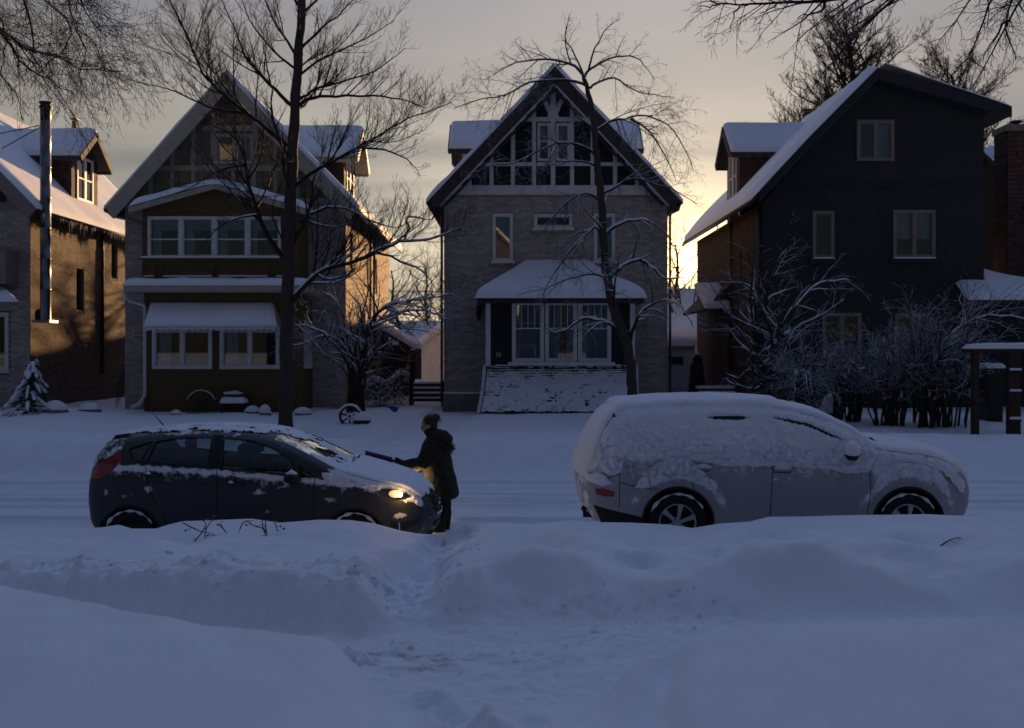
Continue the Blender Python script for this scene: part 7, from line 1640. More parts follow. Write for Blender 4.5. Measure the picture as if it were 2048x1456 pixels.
    inl = inpoly(C[:, 0], C[:, 1], lamp); inh = inpoly(C[:, 0], C[:, 1], head); inf = inpoly(C[:, 0], C[:, 1], fd) & (inw == 0); inr = inpoly(C[:, 0], C[:, 1], rd) & (inw == 0) & ~inf
    for side in (1, -1):
        V3 = car.lift(V, side); fl = side < 0
        body = (inw == 0) & ~inl & ~inh & ~inf & ~inr
        fw_ = C[:, 0] > cpt(500, 0)[0]; car.mesh('rear_quarter', V3, T[body & ~fw_], M['dark_paint'], root, fl, attr=at); car.mesh('front_wing', V3, T[body & fw_], M['dark_paint'], root, fl, attr=at)
        for nm, sel in (('front_door', inf), ('rear_door', inr)): car.mesh(nm, V3, T[sel], M['dark_paint'], root, fl, attr=at)
        Vi = V3.copy(); Vi[:, 1] += 0.012 * side
        for i, (nm, _) in enumerate(tw): car.mesh(nm, Vi, T[inw == i + 1], M['car_glass'], root, fl)
        car.mesh('tail_light', V3 + np.array([0, -0.004 * side, 0]), T[inl], M['red_lens'], root, fl)
        hl = car.mesh('headlight', V3, T[inh], M['clear_lens'], root, fl)
        headlamp(car, side, hl)
    # black trims and door gaps on the near flank
    for nm, p in tw: MB().tube(car.lift(np.array(p + [p[0]]), 1, 0.004).tolist(), 0.008, 5).build('window_seal', M['plastic'], root)
    line_on(car, [(433, 868), (433, 940), (434, 1083)], 0.004, 'plastic', 'door_gap', root); line_on(car, [(634, 950), (628, 975), (627, 1080)], 0.004, 'plastic', 'door_gap', root); line_on(car, [(290, 924), (300, 985), (325, 1030), (340, 1075)], 0.004, 'plastic', 'door_gap', root)
    pil = [cpt(a, b, .1) for a, b in [(421, 872), (445, 872), (449, 936), (420, 935)]]; Vp, Tp, _ = cdt(pil, [], 0.03); car.mesh('door_pillar', car.lift(Vp, 1, 0.003), Tp, M['plastic'], root)
    for px, py in ((305, 950), (470, 968)):
        c = cpt(px, py); y = YS + float(car.inset(np.array([c[0]]), np.array([c[1]]))[0]); h = MB().tube([(c[0] - 0.09, y - 0.004, c[1]), (c[0] - 0.06, y - 0.035, c[1] + 0.004), (c[0] + 0.06, y - 0.035, c[1] - 0.002), (c[0] + 0.09, y - 0.004, c[1] - 0.006)], [0.014, 0.015, 0.015, 0.014], 8).build('door_handle', M['dark_paint'], root, True)
        MB().tube([(c[0] - 0.07, y - 0.03, c[1] + 0.02), (c[0] - 0.04, y - 0.035, c[1] + 0.026), (c[0] - 0.01, y - 0.035, c[1] + 0.018)], [0.006, 0.02, 0.006], 7).build('snow', M['snow'], h, True)
    # top panels
    fr = I(14)
    body_attr = lambda v: np.full(len(v), 0.35)
    car.panel('rear_bumper', 0, I(4), M['dark_paint'], root, attr=body_attr); car.panel('tailgate', I(4), I(5), M['dark_paint'], root, attr=body_attr); car.panel('rear_window', I(5), I(7), M['car_glass'], root)
    car.panel('roof', I(7), I(13), M['dark_paint'], root, attr=body_attr); car.panel('windscreen', I(13), I(16), M['screen_glass'], root, n=24); car.panel('hood', I(16), I(20), M['dark_paint'], root, attr=body_attr); car.panel('front_bumper', I(20), I(24), M['dark_paint'], root, attr=body_attr)
    # roof spoiler
    p = [cpt(a, b, .2) for a, b in [(223, 880), (227, 871), (250, 868), (256, 874)]]; vs = [(a, YS + .24, b) for a, b in p] + [(a, 2 * car.yc - YS - .24, b) for a, b in p]; MB().add(vs, [(0, 1, 2, 3), (7, 6, 5, 4), (0, 4, 5, 1), (1, 5, 6, 2), (2, 6, 7, 3), (3, 7, 4, 0)]).build('spoiler', M['plastic'], root, bevel=0.01)
    # grille slats and lower intake on the nose
    for j, (i0, i1) in enumerate(((I(20) + 1, I(20) + 2), (I(21), I(21) + 1), (I(21) + 2, I(22)), (I(22) + 2, I(23)), (I(23) + 1, I(23) + 2))): car.panel('grille_slat', i0, i1, M['plastic'], root, off=0.012, wmul=0.62, k=2)
    for j, i0 in enumerate((I(21) - 0.7, I(21) + 1.3, I(22) + 0.3)): car.panel('grille_chrome', i0, i0 + 0.5, M['chrome'], root, off=0.018, wmul=0.58, k=4)
    fog = [cpt(a, b, .1) for a, b in [(780, 1042), (836, 1038), (838, 1060), (782, 1066)]]; Vp, Tp, _ = cdt(fog, [], 0.04); car.mesh('lower_intake', car.lift(Vp, 1, 0.004), Tp, M['plastic'], root); MB().tube(car.lift(np.array([cpt(798, 1045, .1), cpt(798, 1062, .1)]), 1, 0.01).tolist(), 0.012, 6).build('fog_light', M['chrome'], root)
    # antenna, mirrors, wipers
    MB().tube([P(327, 851, 12.2), P(317, 838, 12.2), P(305, 826, 12.2)], [0.008, 0.006, 0.003], 6).build('antenna', M['plastic'], root)
    for side in (1, -1):
        c = cpt(588, 954); y = YS - 0.10; 
        def sy(v): return v if side > 0 else 2 * car.yc - v
        mm = MB(); n = 12; m_ = 8; vs = []
        for j in range(m_ + 1):
            for i in range(n):
                a = 2 * math.pi * i / n; b = math.pi * j / m_; vs.append((c[0] + 0.10 * math.cos(a) * math.sin(b) * (1 - 0.2 * math.sin(a)), sy(y + 0.10 * math.cos(b)), c[1] + 0.062 * math.sin(a) * math.sin(b)))
        mm.add(vs, [(j * n + i, j * n + (i + 1) % n, (j + 1) * n + (i + 1) % n, (j + 1) * n + i) for j in range(m_) for i in range(n)]); mi = mm.build('mirror', M['plastic'], root, True)
        MB().tube([(c[0] + 0.05, sy(y + 0.06), c[1] - 0.03), (c[0] + 0.09, sy(YS + 0.14), c[1] - 0.05)], 0.022, 6).build('mirror_arm', M['plastic'], mi)
        MB().tube([(c[0] - 0.06, sy(y - 0.02), c[1] + 0.05), (c[0], sy(y - 0.03), c[1] + 0.066), (c[0] + 0.06, sy(y - 0.02), c[1] + 0.05)], [0.012, 0.036, 0.012], 8).build('snow', M['snow'], mi, True)
    G, _, _ = car.strip(I(16) - 2, I(16), 20); 
    for j in (7, 13): MB().tube([G[-1, j] + np.array([0, 0, .02]), G[-1, j + 4] + np.array([-.03, 0, .03])], 0.008, 5).build('wiper', M['plastic'], root)
    # interior and wheels
    MB().box(car.xr + 0.35, car.xf - 1.0, YS + 0.12, 2 * car.yc - YS - 0.12, 0.12, 0.2).build('floor_pan', M['plastic'], root); MB().box(cpt(640, 0)[0] - 0.1, car.xf - 0.35, YS + 0.2, 2 * car.yc - YS - 0.2, 0.2, cpt(0, 975)[1]).build('engine_bay', M['plastic'], root)
    MB().box(cpt(590, 0)[0], cpt(650, 0)[0], YS + 0.16, 2 * car.yc - YS - 0.16, 0.5, cpt(0, 950)[1]).build('dashboard', M['plastic'], root, bevel=0.04); MB().box(car.xr + 0.3, cpt(262, 0)[0], YS + 0.16, 2 * car.yc - YS - 0.16, 0.2, cpt(0, 935)[1]).build('parcel_shelf', M['plastic'], root)
    seats(car, (cpt(500, 0)[0], cpt(350, 0)[0]), 0.45)
    for c in (wr, wf):
        for sd in (1, -1): wheel(car, c[0], c[1], 0.30, 0.19, 'steel', sd, 0.19, sd > 0)
        MB().lathe((c[0], YS + 0.30, c[1]), [(0.0, 0.0), (r_ar + 0.02, 0.0), (r_ar + 0.02, 0.26)], axis='y', n=30).build('wheel_well', M['plastic'], root)
        a_ = arch(c[0], c[1], r_ar, 0.1, math.pi - 0.1, 24); Va = car.lift(np.array(a_), 1, 0.0); MB().tube(Va.tolist(), 0.014, 6).build('arch_lip', M['plastic'], root)
    # snow on the upper panels
    roofm = lambda X, Y, t: fbm(X * 5, Y * 9, 4, 3) + 0.42 - 0.5 * np.exp(-((Y - YS - 0.27) / 0.06) ** 2)
    snow_strip(car, I(7), I(13), 'roof_snow', root, 0.022, n=70, k=8, seed=2, mask=roofm, edge=0.05)
    snow_strip(car, I(16), I(20) + 2, 'hood_snow', root, 0.028, n=70, k=10, seed=4, mask=lambda X, Y, t: fbm(X * 6, Y * 6, 4, 7) + 0.75 - 0.9 * sst(0.86, 1.02, t) , edge=0.06, wmul=1.02)
    cw = cpt(600, 0)[0]
    snow_strip(car, I(13), I(16), 'windscreen_snow', root, 0.014, n=80, k=12, seed=6, mask=lambda X, Y, t: fbm(X * 7, Y * 7, 4, 9) * 1.1 + 0.30 - 0.95 * np.exp(-(((Y - YS - 0.42 - 0.12 * t) / 0.26) ** 2 + ((t - 0.5) / 0.42) ** 2) ** 2) - 0.8 * np.exp(-(((Y - YS - 1.28) / 0.16) ** 2 + ((t - 0.45) / 0.4) ** 2) ** 2), edge=0.04)
    snow_strip(car, I(5), I(7) + 1, 'rear_window_snow', root, 0.02, n=40, k=6, seed=8, mask=lambda X, Y, t: fbm(X * 8, Y * 8, 3, 9) + 0.3, edge=0.05)
    sh = [cpt(a, b, .08) for a, b in [(645, 944), (690, 950), (740, 964), (790, 978), (822, 991), (842, 1006), (840, 1018), (828, 1010), (810, 1004), (770, 984), (720, 974), (660, 968)]]
    snow_shell(car, sh, 0.02, 0.012, 5, 'wing_snow', root, clump=0.35, edge=0.035, jag=0.012, holes=[head])
    return car
def headlamp(car, side, lens):
    c = Vector((*[cpt(790, 990, .09)[0]], 0, cpt(790, 990, .09)[1])); y = YS + 0.24; y = y if side > 0 else 2 * car.yc - y
    p = Vector((c.x, y, c.z))
    vs = []; n, m_ = 16, 8
    for j in range(m_ + 1):
        for i in range(n): a = 2 * math.pi * i / n; b = math.pi * j / m_; vs.append(p + Vector((0.085 * math.cos(a) * math.sin(b), -side * 0.055 + 0.05 * math.cos(b), 0.048 * math.sin(a) * math.sin(b))))
    MB().add(vs, [(j * n + i, j * n + (i + 1) % n, (j + 1) * n + (i + 1) % n, (j + 1) * n + i) for j in range(m_) for i in range(n)]).build('reflector', M['lit_bowl'], lens, True)  # self-lit ellipsoid: bulb light on the bowl is put in as emission
    MB().lathe(p + Vector((0.055, -side * 0.09, -0.008)), [(0.0, 0.022), (0.018, 0.014), (0.022, 0.0), (0.0, -0.012)], axis='x', n=12).build('bulb', M['bulb'], lens, True)
    # added point lamp outside the lens, lighting lens and snow as headlight spill
    gl = bpy.data.lights.new('headlight_glow', 'POINT'); gl.energy = 1.5; gl.color = (1.0, 0.58, 0.22); gl.shadow_soft_size = 0.02
    go = bpy.data.objects.new('headlight_glow', gl); COL.objects.link(go); go.parent = lens; go.location = Vector((p.x + 0.10, y - side * 0.21, p.z + 0.005)) - wloc(lens)
    s = bpy.data.lights.new('headlight_beam', 'SPOT'); s.energy = 28.0 if side < 0 else 12.0; s.color = (1.0, 0.62, 0.26); s.spot_size = R(62); s.spot_blend = 0.8; s.shadow_soft_size = 0.05
    so_ = bpy.data.objects.new('headlight_beam', s); COL.objects.link(so_); so_.parent = lens; so_.location = Vector((p.x + 0.16, y - (0.13 if side < 0 else 0), p.z + 0.03)) - wloc(lens)
    so_.rotation_euler = Vector((-1, 0.85 * min(side, 0), -0.10)).to_track_quat('Z', 'Y').to_euler()
M['bulb'] = emit('bulb', (1.0, 0.62, 0.25), 60.0); M['lit_bowl'] = emit('lit_bowl', (1.0, 0.66, 0.34), 0.42)
hatch = hatchback()

def suv():
    root = thing('silver_suv', 'silver sport utility car covered with a thick layer of snow', 'car', ((1557 - 1024) / F * 12.3, 12.35, 0.0))
    wr, wf, r_ar = cpt(1357, 1047), cpt(1820, 1047), 0.405
    raw = [(1200, 1045, .08), (1188, 1025, .07), (1179, 995, .06), (1175, 958, .06), (1181, 930, .08), (1190, 902, .10), (1201, 872, .14), (1217, 843, .18), (1236, 826, .22), (1256, 819, .24), (1320, 814, .26), (1400, 812, .27), (1480, 813, .27), (1550, 817, .27), (1605, 828, .26), (1655, 844, .22), (1705, 869, .17), (1745, 894, .13), (1800, 903, .11), (1860, 911, .13), (1905, 928, .18), (1930, 947, .22), (1943, 970, .25), (1946, 1000, .25), (1940, 1030, .22), (1925, 1046, .2)]
    k = 3; top = dens([cpt(a, b, c) for a, b, c in raw], k); I = lambda j: j * k
    crowns = [(0, .08), (I(4), .10), (I(8), .05), (I(10), .035), (I(13), .045), (I(17), .07), (I(19), .075), (I(21), .12), (I(23), .15), (I(25), .12)]
    zs = cpt(0, 1062)[1]
    bottom = [(top[-1][0] - 0.08, zs)] + arch(wf[0], wf[1], r_ar, -0.1, math.pi + 0.1, 24) + [(wf[0] - 0.55, zs), (wr[0] + 0.55, zs)] + arch(wr[0], wr[1], r_ar, -0.1, math.pi + 0.1, 24) + [(top[0][0] + 0.05, zs + 0.02)]
    car = Car(root, top, crowns, bottom, 1.80, dict(belt=(cpt(0, 895)[1], cpt(0, 905)[1]), roofz=cpt(0, 800, .26)[1], tumble=0.25, front=(0.27, 0.8), rear=(0.13, 0.5), round=0.11))
    tw = [('quarter_window', [(1262, 838), (1340, 826), (1352, 868), (1275, 872)]), ('rear_door_window', [(1366, 826), (1505, 826), (1520, 872), (1380, 872)]), ('front_door_window', [(1535, 826), (1590, 836), (1640, 858), (1680, 884), (1600, 884), (1545, 876)])]
    tw = [(n, [cpt(a, b, .12) for a, b in p]) for n, p in tw]
    trim = [cpt(a, b, .05) for a, b in [(1188, 1012), (1230, 1022), (1284, 1034), (1284, 1052), (1205, 1050)]]
    refl = [cpt(a, b, .06) for a, b in [(1191, 978), (1206, 977), (1229, 983), (1226, 993), (1206, 993), (1192, 988)]]
    tail = [cpt(a, b, .07) for a, b in [(1202, 925), (1238, 928), (1237, 948), (1214, 958), (1202, 940)]]
    head = [cpt(a, b, .1) for a, b in [(1880, 940), (1902, 948), (1925, 965), (1925, 972), (1905, 968), (1888, 956)]]
    fd = [cpt(a, b) for a, b in [(1544, 815), (1600, 826), (1660, 852), (1715, 890), (1735, 930), (1738, 1000), (1728, 1060), (1540, 1061)]]
    rd = [cpt(a, b) for a, b in [(1544, 815), (1360, 815), (1362, 900), (1385, 960), (1425, 1000), (1442, 1061), (1540, 1061)]]
    V, T, C = cdt(car.outline, [p for _, p in tw] + [trim, refl, tail, head], 0.05)
    x, z = V[:, 0], V[:, 1]; at = 0.12 + 0.36 * sst(cpt(0, 1010)[1], cpt(0, 935)[1], z); at = np.maximum(at, 0.60 * sst(cpt(0, 962)[1], cpt(0, 915)[1], z))
    for (cx_, cz_) in (wr, wf): at = np.maximum(at, 0.52 * np.exp(-((np.hypot(x - cx_, z - cz_) - 0.56) / 0.10) ** 2) * sst(-0.05, 0.25, z - cz_))
    at = at; at = np.maximum(at, 0.62 * sst(cpt(1700, 0)[0], cpt(1760, 0)[0], x) * sst(cpt(0, 1000)[1], cpt(0, 930)[1], z)); at = np.maximum(at, 0.6 * sst(cpt(1235, 0)[0], cpt(1200, 0)[0], x) * sst(cpt(0, 985)[1], cpt(0, 940)[1], z))
    cl = np.zeros(len(T), int); allp = [(n, p, 'car_glass') for n, p in tw] + [('bumper_trim', trim, 'plastic'), ('reflector', refl, 'red_lens'), ('tail_light', tail, 'clear_tail'), ('headlight', head, 'amber')]
    M['clear_tail'] = mat('frosted_lens', (0.25, 0.2, 0.22), 0.2, 0.1, 10, spec=0.6); M['amber'] = mat('amber_lens', (0.35, 0.16, 0.08), 0.2, 0.1, 10, spec=0.6)
    for i, (_, p, _) in enumerate(allp): cl[inpoly(C[:, 0], C[:, 1], p)] = i + 1
    inf = inpoly(C[:, 0], C[:, 1], fd) & (cl == 0); inr = inpoly(C[:, 0], C[:, 1], rd) & (cl == 0) & ~inf
    for side in (1, -1):
        V3 = car.lift(V, side); fl = side < 0
        fw_ = C[:, 0] > cpt(1500, 0)[0]; bs_ = (cl == 0) & ~inf & ~inr; car.mesh('rear_quarter', V3, T[bs_ & ~fw_], M['silver_paint'], root, fl, attr=at); car.mesh('front_wing', V3, T[bs_ & fw_], M['silver_paint'], root, fl, attr=at)
        car.mesh('front_door', V3, T[inf], M['silver_paint'], root, fl, attr=at); car.mesh('rear_door', V3, T[inr], M['silver_paint'], root, fl, attr=at)
        for i, (nm, _, m_) in enumerate(allp): car.mesh(nm, V3 + np.array([0, 0.012 * side if m_ == 'car_glass' else -0.004 * side, 0]), T[cl == i + 1], M[m_], root, fl)
    for L_ in ([(1543, 905), (1545, 960), (1540, 1055)], [(1738, 925), (1742, 990), (1730, 1055)], [(1382, 960), (1392, 985), (1415, 1005), (1428, 1030)], [(1240, 935), (1239, 1018)], [(1240, 965), (1275, 974), (1320, 980)]): line_on(car, L_, 0.004, 'plastic', 'panel_gap', root)
    ba = lambda v: np.full(len(v), 0.5)
    car.panel('rear_bumper', 0, I(4), M['silver_paint'], root, attr=ba); car.panel('tailgate', I(4), I(6), M['silver_paint'], root, attr=ba); car.panel('rear_window', I(6), I(8), M['car_glass'], root); car.panel('roof', I(8), I(13), M['silver_paint'], root, attr=ba); car.panel('windscreen', I(13), I(17), M['screen_glass'], root); car.panel('hood', I(17), I(21), M['silver_paint'], root, attr=ba); car.panel('front_bumper', I(21), I(25), M['silver_paint'], root, attr=ba)
    p = [cpt(a, b, .2) for a, b in [(1224, 834), (1228, 826), (1262, 818), (1258, 834)]]; vs = [(a, YS + .22, b) for a, b in p] + [(a, 2 * car.yc - YS - .22, b) for a, b in p]; MB().add(vs, [(0, 1, 2, 3), (7, 6, 5, 4), (0, 4, 5, 1), (1, 5, 6, 2), (2, 6, 7, 3), (3, 7, 4, 0)]).build('spoiler', M['plastic'], root, bevel=0.01)
    # drip rails that show as dark slits in the snow
    s1 = [cpt(a, b, .2) for a, b in [(1413, 834), (1430, 832), (1480, 832), (1498, 835), (1480, 838), (1430, 839)]]; s2 = [cpt(a, b, .2) for a, b in [(1540, 834), (1570, 838), (1610, 846), (1650, 864), (1679, 880), (1645, 868), (1610, 852), (1575, 844)]]
    for s_ in (s1, s2): Vp, Tp, _ = cdt(s_, [], 0.02); car.mesh('window_visor', car.lift(Vp, 1, 0.02), Tp, M['plastic'], root)
    # hitch
    hx, hz = cpt(1196, 1040); hy = car.yc - 0.45
    MB().box(hx - 0.14, hx + 0.3, hy - 0.03, hy + 0.03, hz - 0.04, hz + 0.02).build('hitch_bar', M['plastic'], root, bevel=0.006); MB().tube([(hx - 0.12, hy, hz + 0.02), (hx - 0.13, hy, hz + 0.06), (hx - 0.13, hy, hz + 0.10)], [0.02, 0.035, 0.02], 8).build('hitch_ball', M['black_metal'], root, True); MB().tube([(hx - 0.14, hy, hz + 0.09), (hx - 0.12, hy, hz + 0.14), (hx - 0.05, hy, hz + 0.05)], [0.02, 0.05, 0.02], 8).build('hitch_snow', M['snow'], root, True)
    for c in (wr, wf):
        for sd in (1, -1): wheel(car, c[0], c[1], 0.345, 0.215, 'alloy', sd, 0.22, sd > 0, 6)
        MB().lathe((c[0], YS + 0.32, c[1]), [(0.0, 0.0), (r_ar + 0.02, 0.0), (r_ar + 0.02, 0.27)], axis='y', n=30).build('wheel_well', M['plastic'], root)
        MB().tube(car.lift(np.array(arch(c[0], c[1], r_ar + 0.004, 0.02, math.pi - 0.02, 26)), 1, 0.004).tolist(), 0.015, 6).build('arch_lip', M['plastic'], root)
    for px in (1404, 1565):
        c = cpt(px, 940 if px > 1500 else 937); y = YS + float(car.inset(np.array([c[0]]), np.array([c[1]]))[0]); MB().tube([(c[0] - 0.1, y - 0.004, c[1]), (c[0] - 0.07, y - 0.035, c[1]), (c[0] + 0.07, y - 0.035, c[1]), (c[0] + 0.1, y - 0.004, c[1])], 0.017, 8).build('door_handle', M['silver_paint'], root, True); MB().tube([(c[0] - 0.1, y - 0.03, c[1] + 0.02), (c[0], y - 0.035, c[1] + 0.035), (c[0] + 0.1, y - 0.03, c[1] + 0.02)], [0.012, 0.03, 0.012], 8).build('handle_snow', M['snow'], root, True); MB().tube([(c[0] - 0.09, y - 0.006, c[1] - 0.024), (c[0] + 0.09, y - 0.006, c[1] - 0.024)], 0.007, 5).build('handle_shadow', M['plastic'], root)  # dark tube under each handle stands in for its shadow
    MB().box(car.xr + 0.4, car.xf - 0.9, YS + 0.12, 2 * car.yc - YS - 0.12, 0.2, 0.3).build('floor_pan', M['plastic'], root); MB().box(cpt(1740, 0)[0] - 0.1, car.xf - 0.35, YS + 0.25, 2 * car.yc - YS - 0.25, 0.3, cpt(0, 950)[1]).build('engine_bay', M['plastic'], root)
    seats(car, (cpt(1620, 0)[0], cpt(1450, 0)[0]), 0.6)
    # mirror
    for side in (1, -1):
        c = cpt(1698, 905); y0 = YS - 0.10
        def sy(v): return v if side > 0 else 2 * car.yc - v
        MB().tube([(c[0], sy(y0), c[1] - 0.075), (c[0], sy(y0), c[1] - 0.03), (c[0], sy(y0), c[1] + 0.04), (c[0], sy(y0), c[1] + 0.08)], [0.05, 0.078, 0.075, 0.03], 12).build('mirror', M['plastic'], root, True)
        MB().tube([(c[0], sy(y0), c[1] - 0.02), (c[0], sy(y0 - 0.01), c[1] + 0.03), (c[0], sy(y0 - .01), c[1] + 0.1), (c[0], sy(y0), c[1] + 0.15)], [0.074, 0.088, 0.07, 0.01], 12).build('mirror_snow', M['snow'], root, True)
        MB().tube([(c[0], sy(y0), c[1] - 0.05), (c[0] + 0.06, sy(YS + 0.12), c[1] - 0.04)], 0.025, 6).build('mirror_arm', M['plastic'], root)
    # snow: clinging flank sheets, thick roof cushion, hood and tail
    fl1 = [cpt(a, b, c_) for a, b, c_ in [(1205, 880, .1), (1219, 848, .14), (1243, 821, .2), (1300, 813, .22), (1400, 810, .24), (1500, 811, .24), (1562, 816, .24), (1622, 829, .22), (1683, 855, .17), (1742, 890, .1), (1748, 905, .06), (1744, 925, .03), (1735, 945, .02), (1690, 946, .02), (1640, 938, .02), (1580, 936, .02), (1520, 934, .02), (1460, 932, .02), (1430, 930, .02), (1400, 922, .02), (1350, 918, .02), (1300, 920, .02), (1262, 924, .02), (1250, 912, .03), (1244, 930, .05), (1240, 946, .06), (1215, 950, .07), (1199, 940, .08), (1192, 912, .1)]]
    snow_shell(car, fl1, 0.019, 0.028, 3, 'flank_snow', root, clump=0.8, edge=0.06, jag=0.014, holes=[s1, s2], top=11)
    fl2 = [cpt(a, b, .01) for a, b in [(1270, 976), (1282, 955), (1308, 930), (1340, 914), (1375, 916), (1400, 938), (1428, 962), (1436, 982), (1424, 980), (1395, 966), (1357, 958), (1322, 966), (1295, 978)]]
    snow_shell(car, fl2, 0.018, 0.028, 13, 'rear_arch_snow', root, clump=1.0, edge=0.04, jag=0.014)
    fl3 = [cpt(a, b, .03) for a, b in [(1742, 985), (1750, 955), (1772, 935), (1810, 925), (1850, 930), (1885, 950), (1905, 985), (1908, 1002), (1890, 985), (1862, 962), (1820, 955), (1780, 962), (1758, 982)]]
    snow_shell(car, fl3, 0.018, 0.012, 17, 'front_arch_snow', root, clump=0.6, edge=0.04, jag=0.014)
    fl4 = [cpt(a, b, .07) for a, b in [(1748, 900), (1800, 905), (1860, 920), (1905, 940), (1935, 965), (1940, 990), (1925, 985), (1905, 962), (1880, 940), (1840, 926), (1790, 920), (1750, 930), (1742, 945)]]
    snow_shell(car, fl4, 0.02, 0.012, 19, 'wing_snow', root, clump=0.35, edge=0.04, jag=0.012, top=5)
    fl5 = [cpt(a, b, .07) for a, b in [(1176, 950), (1190, 946), (1205, 945), (1218, 958), (1224, 966), (1205, 972), (1186, 966), (1175, 962)]]
    snow_shell(car, fl5, 0.018, 0.05, 23, 'bumper_snow', root, clump=0.2, edge=0.06, jag=0.006)
    snow_strip(car, I(8) - 1, I(13) + 1, 'roof_snow', root, 0.085, n=60, k=4, seed=12, edge=0.10, wmul=1.13)
    snow_strip(car, I(13), I(17), 'windscreen_snow', root, 0.06, n=50, k=4, seed=13, edge=0.1, wmul=1.04)
    snow_strip(car, I(17) - 1, I(22), 'hood_snow', root, 0.045, n=60, k=5, seed=14, edge=0.1, wmul=1.02, mask=lambda X, Y, t: 0.5 + 0.6 * fbm(X * 3, Y * 3, 3, 4) - 0.9 * np.exp(-(((X - cpt(1765, 0)[0]) / 0.07) ** 2 + ((Y - YS - 0.5) / 0.25) ** 2)))
    snow_strip(car, I(3), I(8) + 1, 'tail_snow', root, 0.05, n=50, k=4, seed=15, edge=0.1, wmul=1.03)
    return car
suv()
# ------------------------------------------------------------------ woman brushing snow off the hood
def person():
    Y = 13.25
    def Q(px, py, dy=0.0): p = P(px, py, Y); return Vector((p.x, Y + dy, p.z))
    base = Q(885, 1066); base.z = -0.08
    t = thing('person', 'person in a long dark parka with fur hood brushing snow off a car hood', 'person', base)
    M['skin'] = mat('skin', (0.42, 0.25, 0.18), 0.55, 0.08, 20); M['hair'] = mat('hair', (0.05, 0.027, 0.017), 0.5, 0.3, 30, 0.6, 60, stretch=(1, 4, 1))
    M['parka'] = mat('parka', (0.020, 0.021, 0.017), 0.8, 0.2, 14, 0.7, 16); M['trousers'] = mat('trousers', (0.014, 0.014, 0.018), 0.85, 0.2, 20, 0.4, 30); M['boot'] = mat('boot', (0.018, 0.015, 0.014), 0.7, 0.2, 20, 0.4, 30)
    M['glove'] = mat('glove', (0.016, 0.015, 0.018), 0.85, 0.2, 20, 0.4, 50); M['fur'] = mat('fur', (0.11, 0.062, 0.035), 0.9, 0.35, 40); M['brush'] = mat('brush_head', (0.05, 0.03, 0.13), 0.5, 0.1); M['eye'] = mat('eye', (0.02, 0.015, 0.012), 0.2, 0.1)
    def loft(mb, rows, n=16):
        """rows: (centre, half width along x, half depth along y, tilt) closed tube of ellipses across the mean direction"""
        cs = [r[0] for r in rows]; vs = []
        for i, (c, a, b) in enumerate(rows):
            d = (cs[min(i + 1, len(cs) - 1)] - cs[max(i - 1, 0)]).normalized()
            ey = Vector((0, 1, 0)); ex = ey.cross(d).normalized(); ey = d.cross(ex).normalized()
            for k in range(n):
                w = 2 * math.pi * k / n; vs.append(c + ex * a * math.cos(w) + ey * b * math.sin(w))
        fs = [(i * n + k, i * n + (k + 1) % n, (i + 1) * n + (k + 1) % n, (i + 1) * n + k) for i in range(len(rows) - 1) for k in range(n)]
        mb.add(vs, fs + [tuple(range(n))[::-1], tuple(range((len(rows) - 1) * n, len(rows) * n))])
    def ball(mb, c, r, n=12, m=8):
        vs = []
        for j in range(m + 1):
            for i in range(n):
                a = 2 * math.pi * i / n; b = math.pi * j / m; vs.append(c + Vector((r[0] * math.cos(a) * math.sin(b), r[1] * math.sin(a) * math.sin(b), r[2] * math.cos(b))))
        mb.add(vs, [(j * n + i, (j + 1) * n + i, (j + 1) * n + (i + 1) % n, j * n + (i + 1) % n) for j in range(m) for i in range(n)])
    def fuse(mb, name, m, parent, vox=0.012, it=3):
        o = mb.build(name, M[m], parent, True); r = o.modifiers.new('fuse', 'REMESH'); r.mode = 'VOXEL'; r.voxel_size = vox; r.use_smooth_shade = True
        s = o.modifiers.new('smooth', 'SMOOTH'); s.factor = 0.5; s.iterations = it; return o
    # --- body: head with face, neck, trunk, arms with hands, legs: one fused surface
    hc = Q(857, 851); mb = MB(); fwd = Vector((-0.93, 0, -0.36)).normalized(); up = Vector((-0.36, 0, 0.93)).normalized()
    def Hd(f, s, u): return hc + fwd * f + Vector((0, s, 0)) + up * u
    ball(mb, Hd(-0.01, 0, 0.025), (0.095, 0.078, 0.098)); ball(mb, Hd(0.035, 0, -0.045), (0.062, 0.056, 0.065)); ball(mb, Hd(0.06, 0, -0.088), (0.026, 0.028, 0.024))
    loft(mb, [(Hd(0.085, 0, 0.02), 0.012, 0.010), (Hd(0.105, 0, -0.012), 0.016, 0.014), (Hd(0.098, 0, -0.03), 0.010, 0.016)], 8)           # nose
    ball(mb, Hd(0.086, 0, -0.052), (0.010, 0.022, 0.007)); ball(mb, Hd(0.082, 0, -0.066), (0.010, 0.019, 0.008)); ball(mb, Hd(0.075, 0, 0.035), (0.015, 0.05, 0.012))  # lips, brow
    for s_ in (-1, 1): ball(mb, Hd(-0.015, 0.078 * s_, -0.01), (0.02, 0.01, 0.03))
    loft(mb, [(Hd(-0.03, 0, -0.05), 0.05, 0.05), (Q(866, 872), 0.055, 0.055), (Q(870, 885), 0.07, 0.08)])
    loft(mb, [(Q(868, 880), 0.06, 0.12), (Q(868, 895), 0.10, 0.19), (Q(872, 920), 0.11, 0.18), (Q(878, 945), 0.105, 0.16), (Q(884, 970), 0.12, 0.18), (Q(886, 990), 0.11, 0.16)])
    sh = [(Q(866, 892, -0.17), Q(846, 924, -0.22), Q(806, 928, -0.16), Q(797, 925, -0.14)), (Q(866, 892, 0.17), Q(852, 932, 0.16), Q(838, 938, 0.05), Q(829, 940, 0.0))]
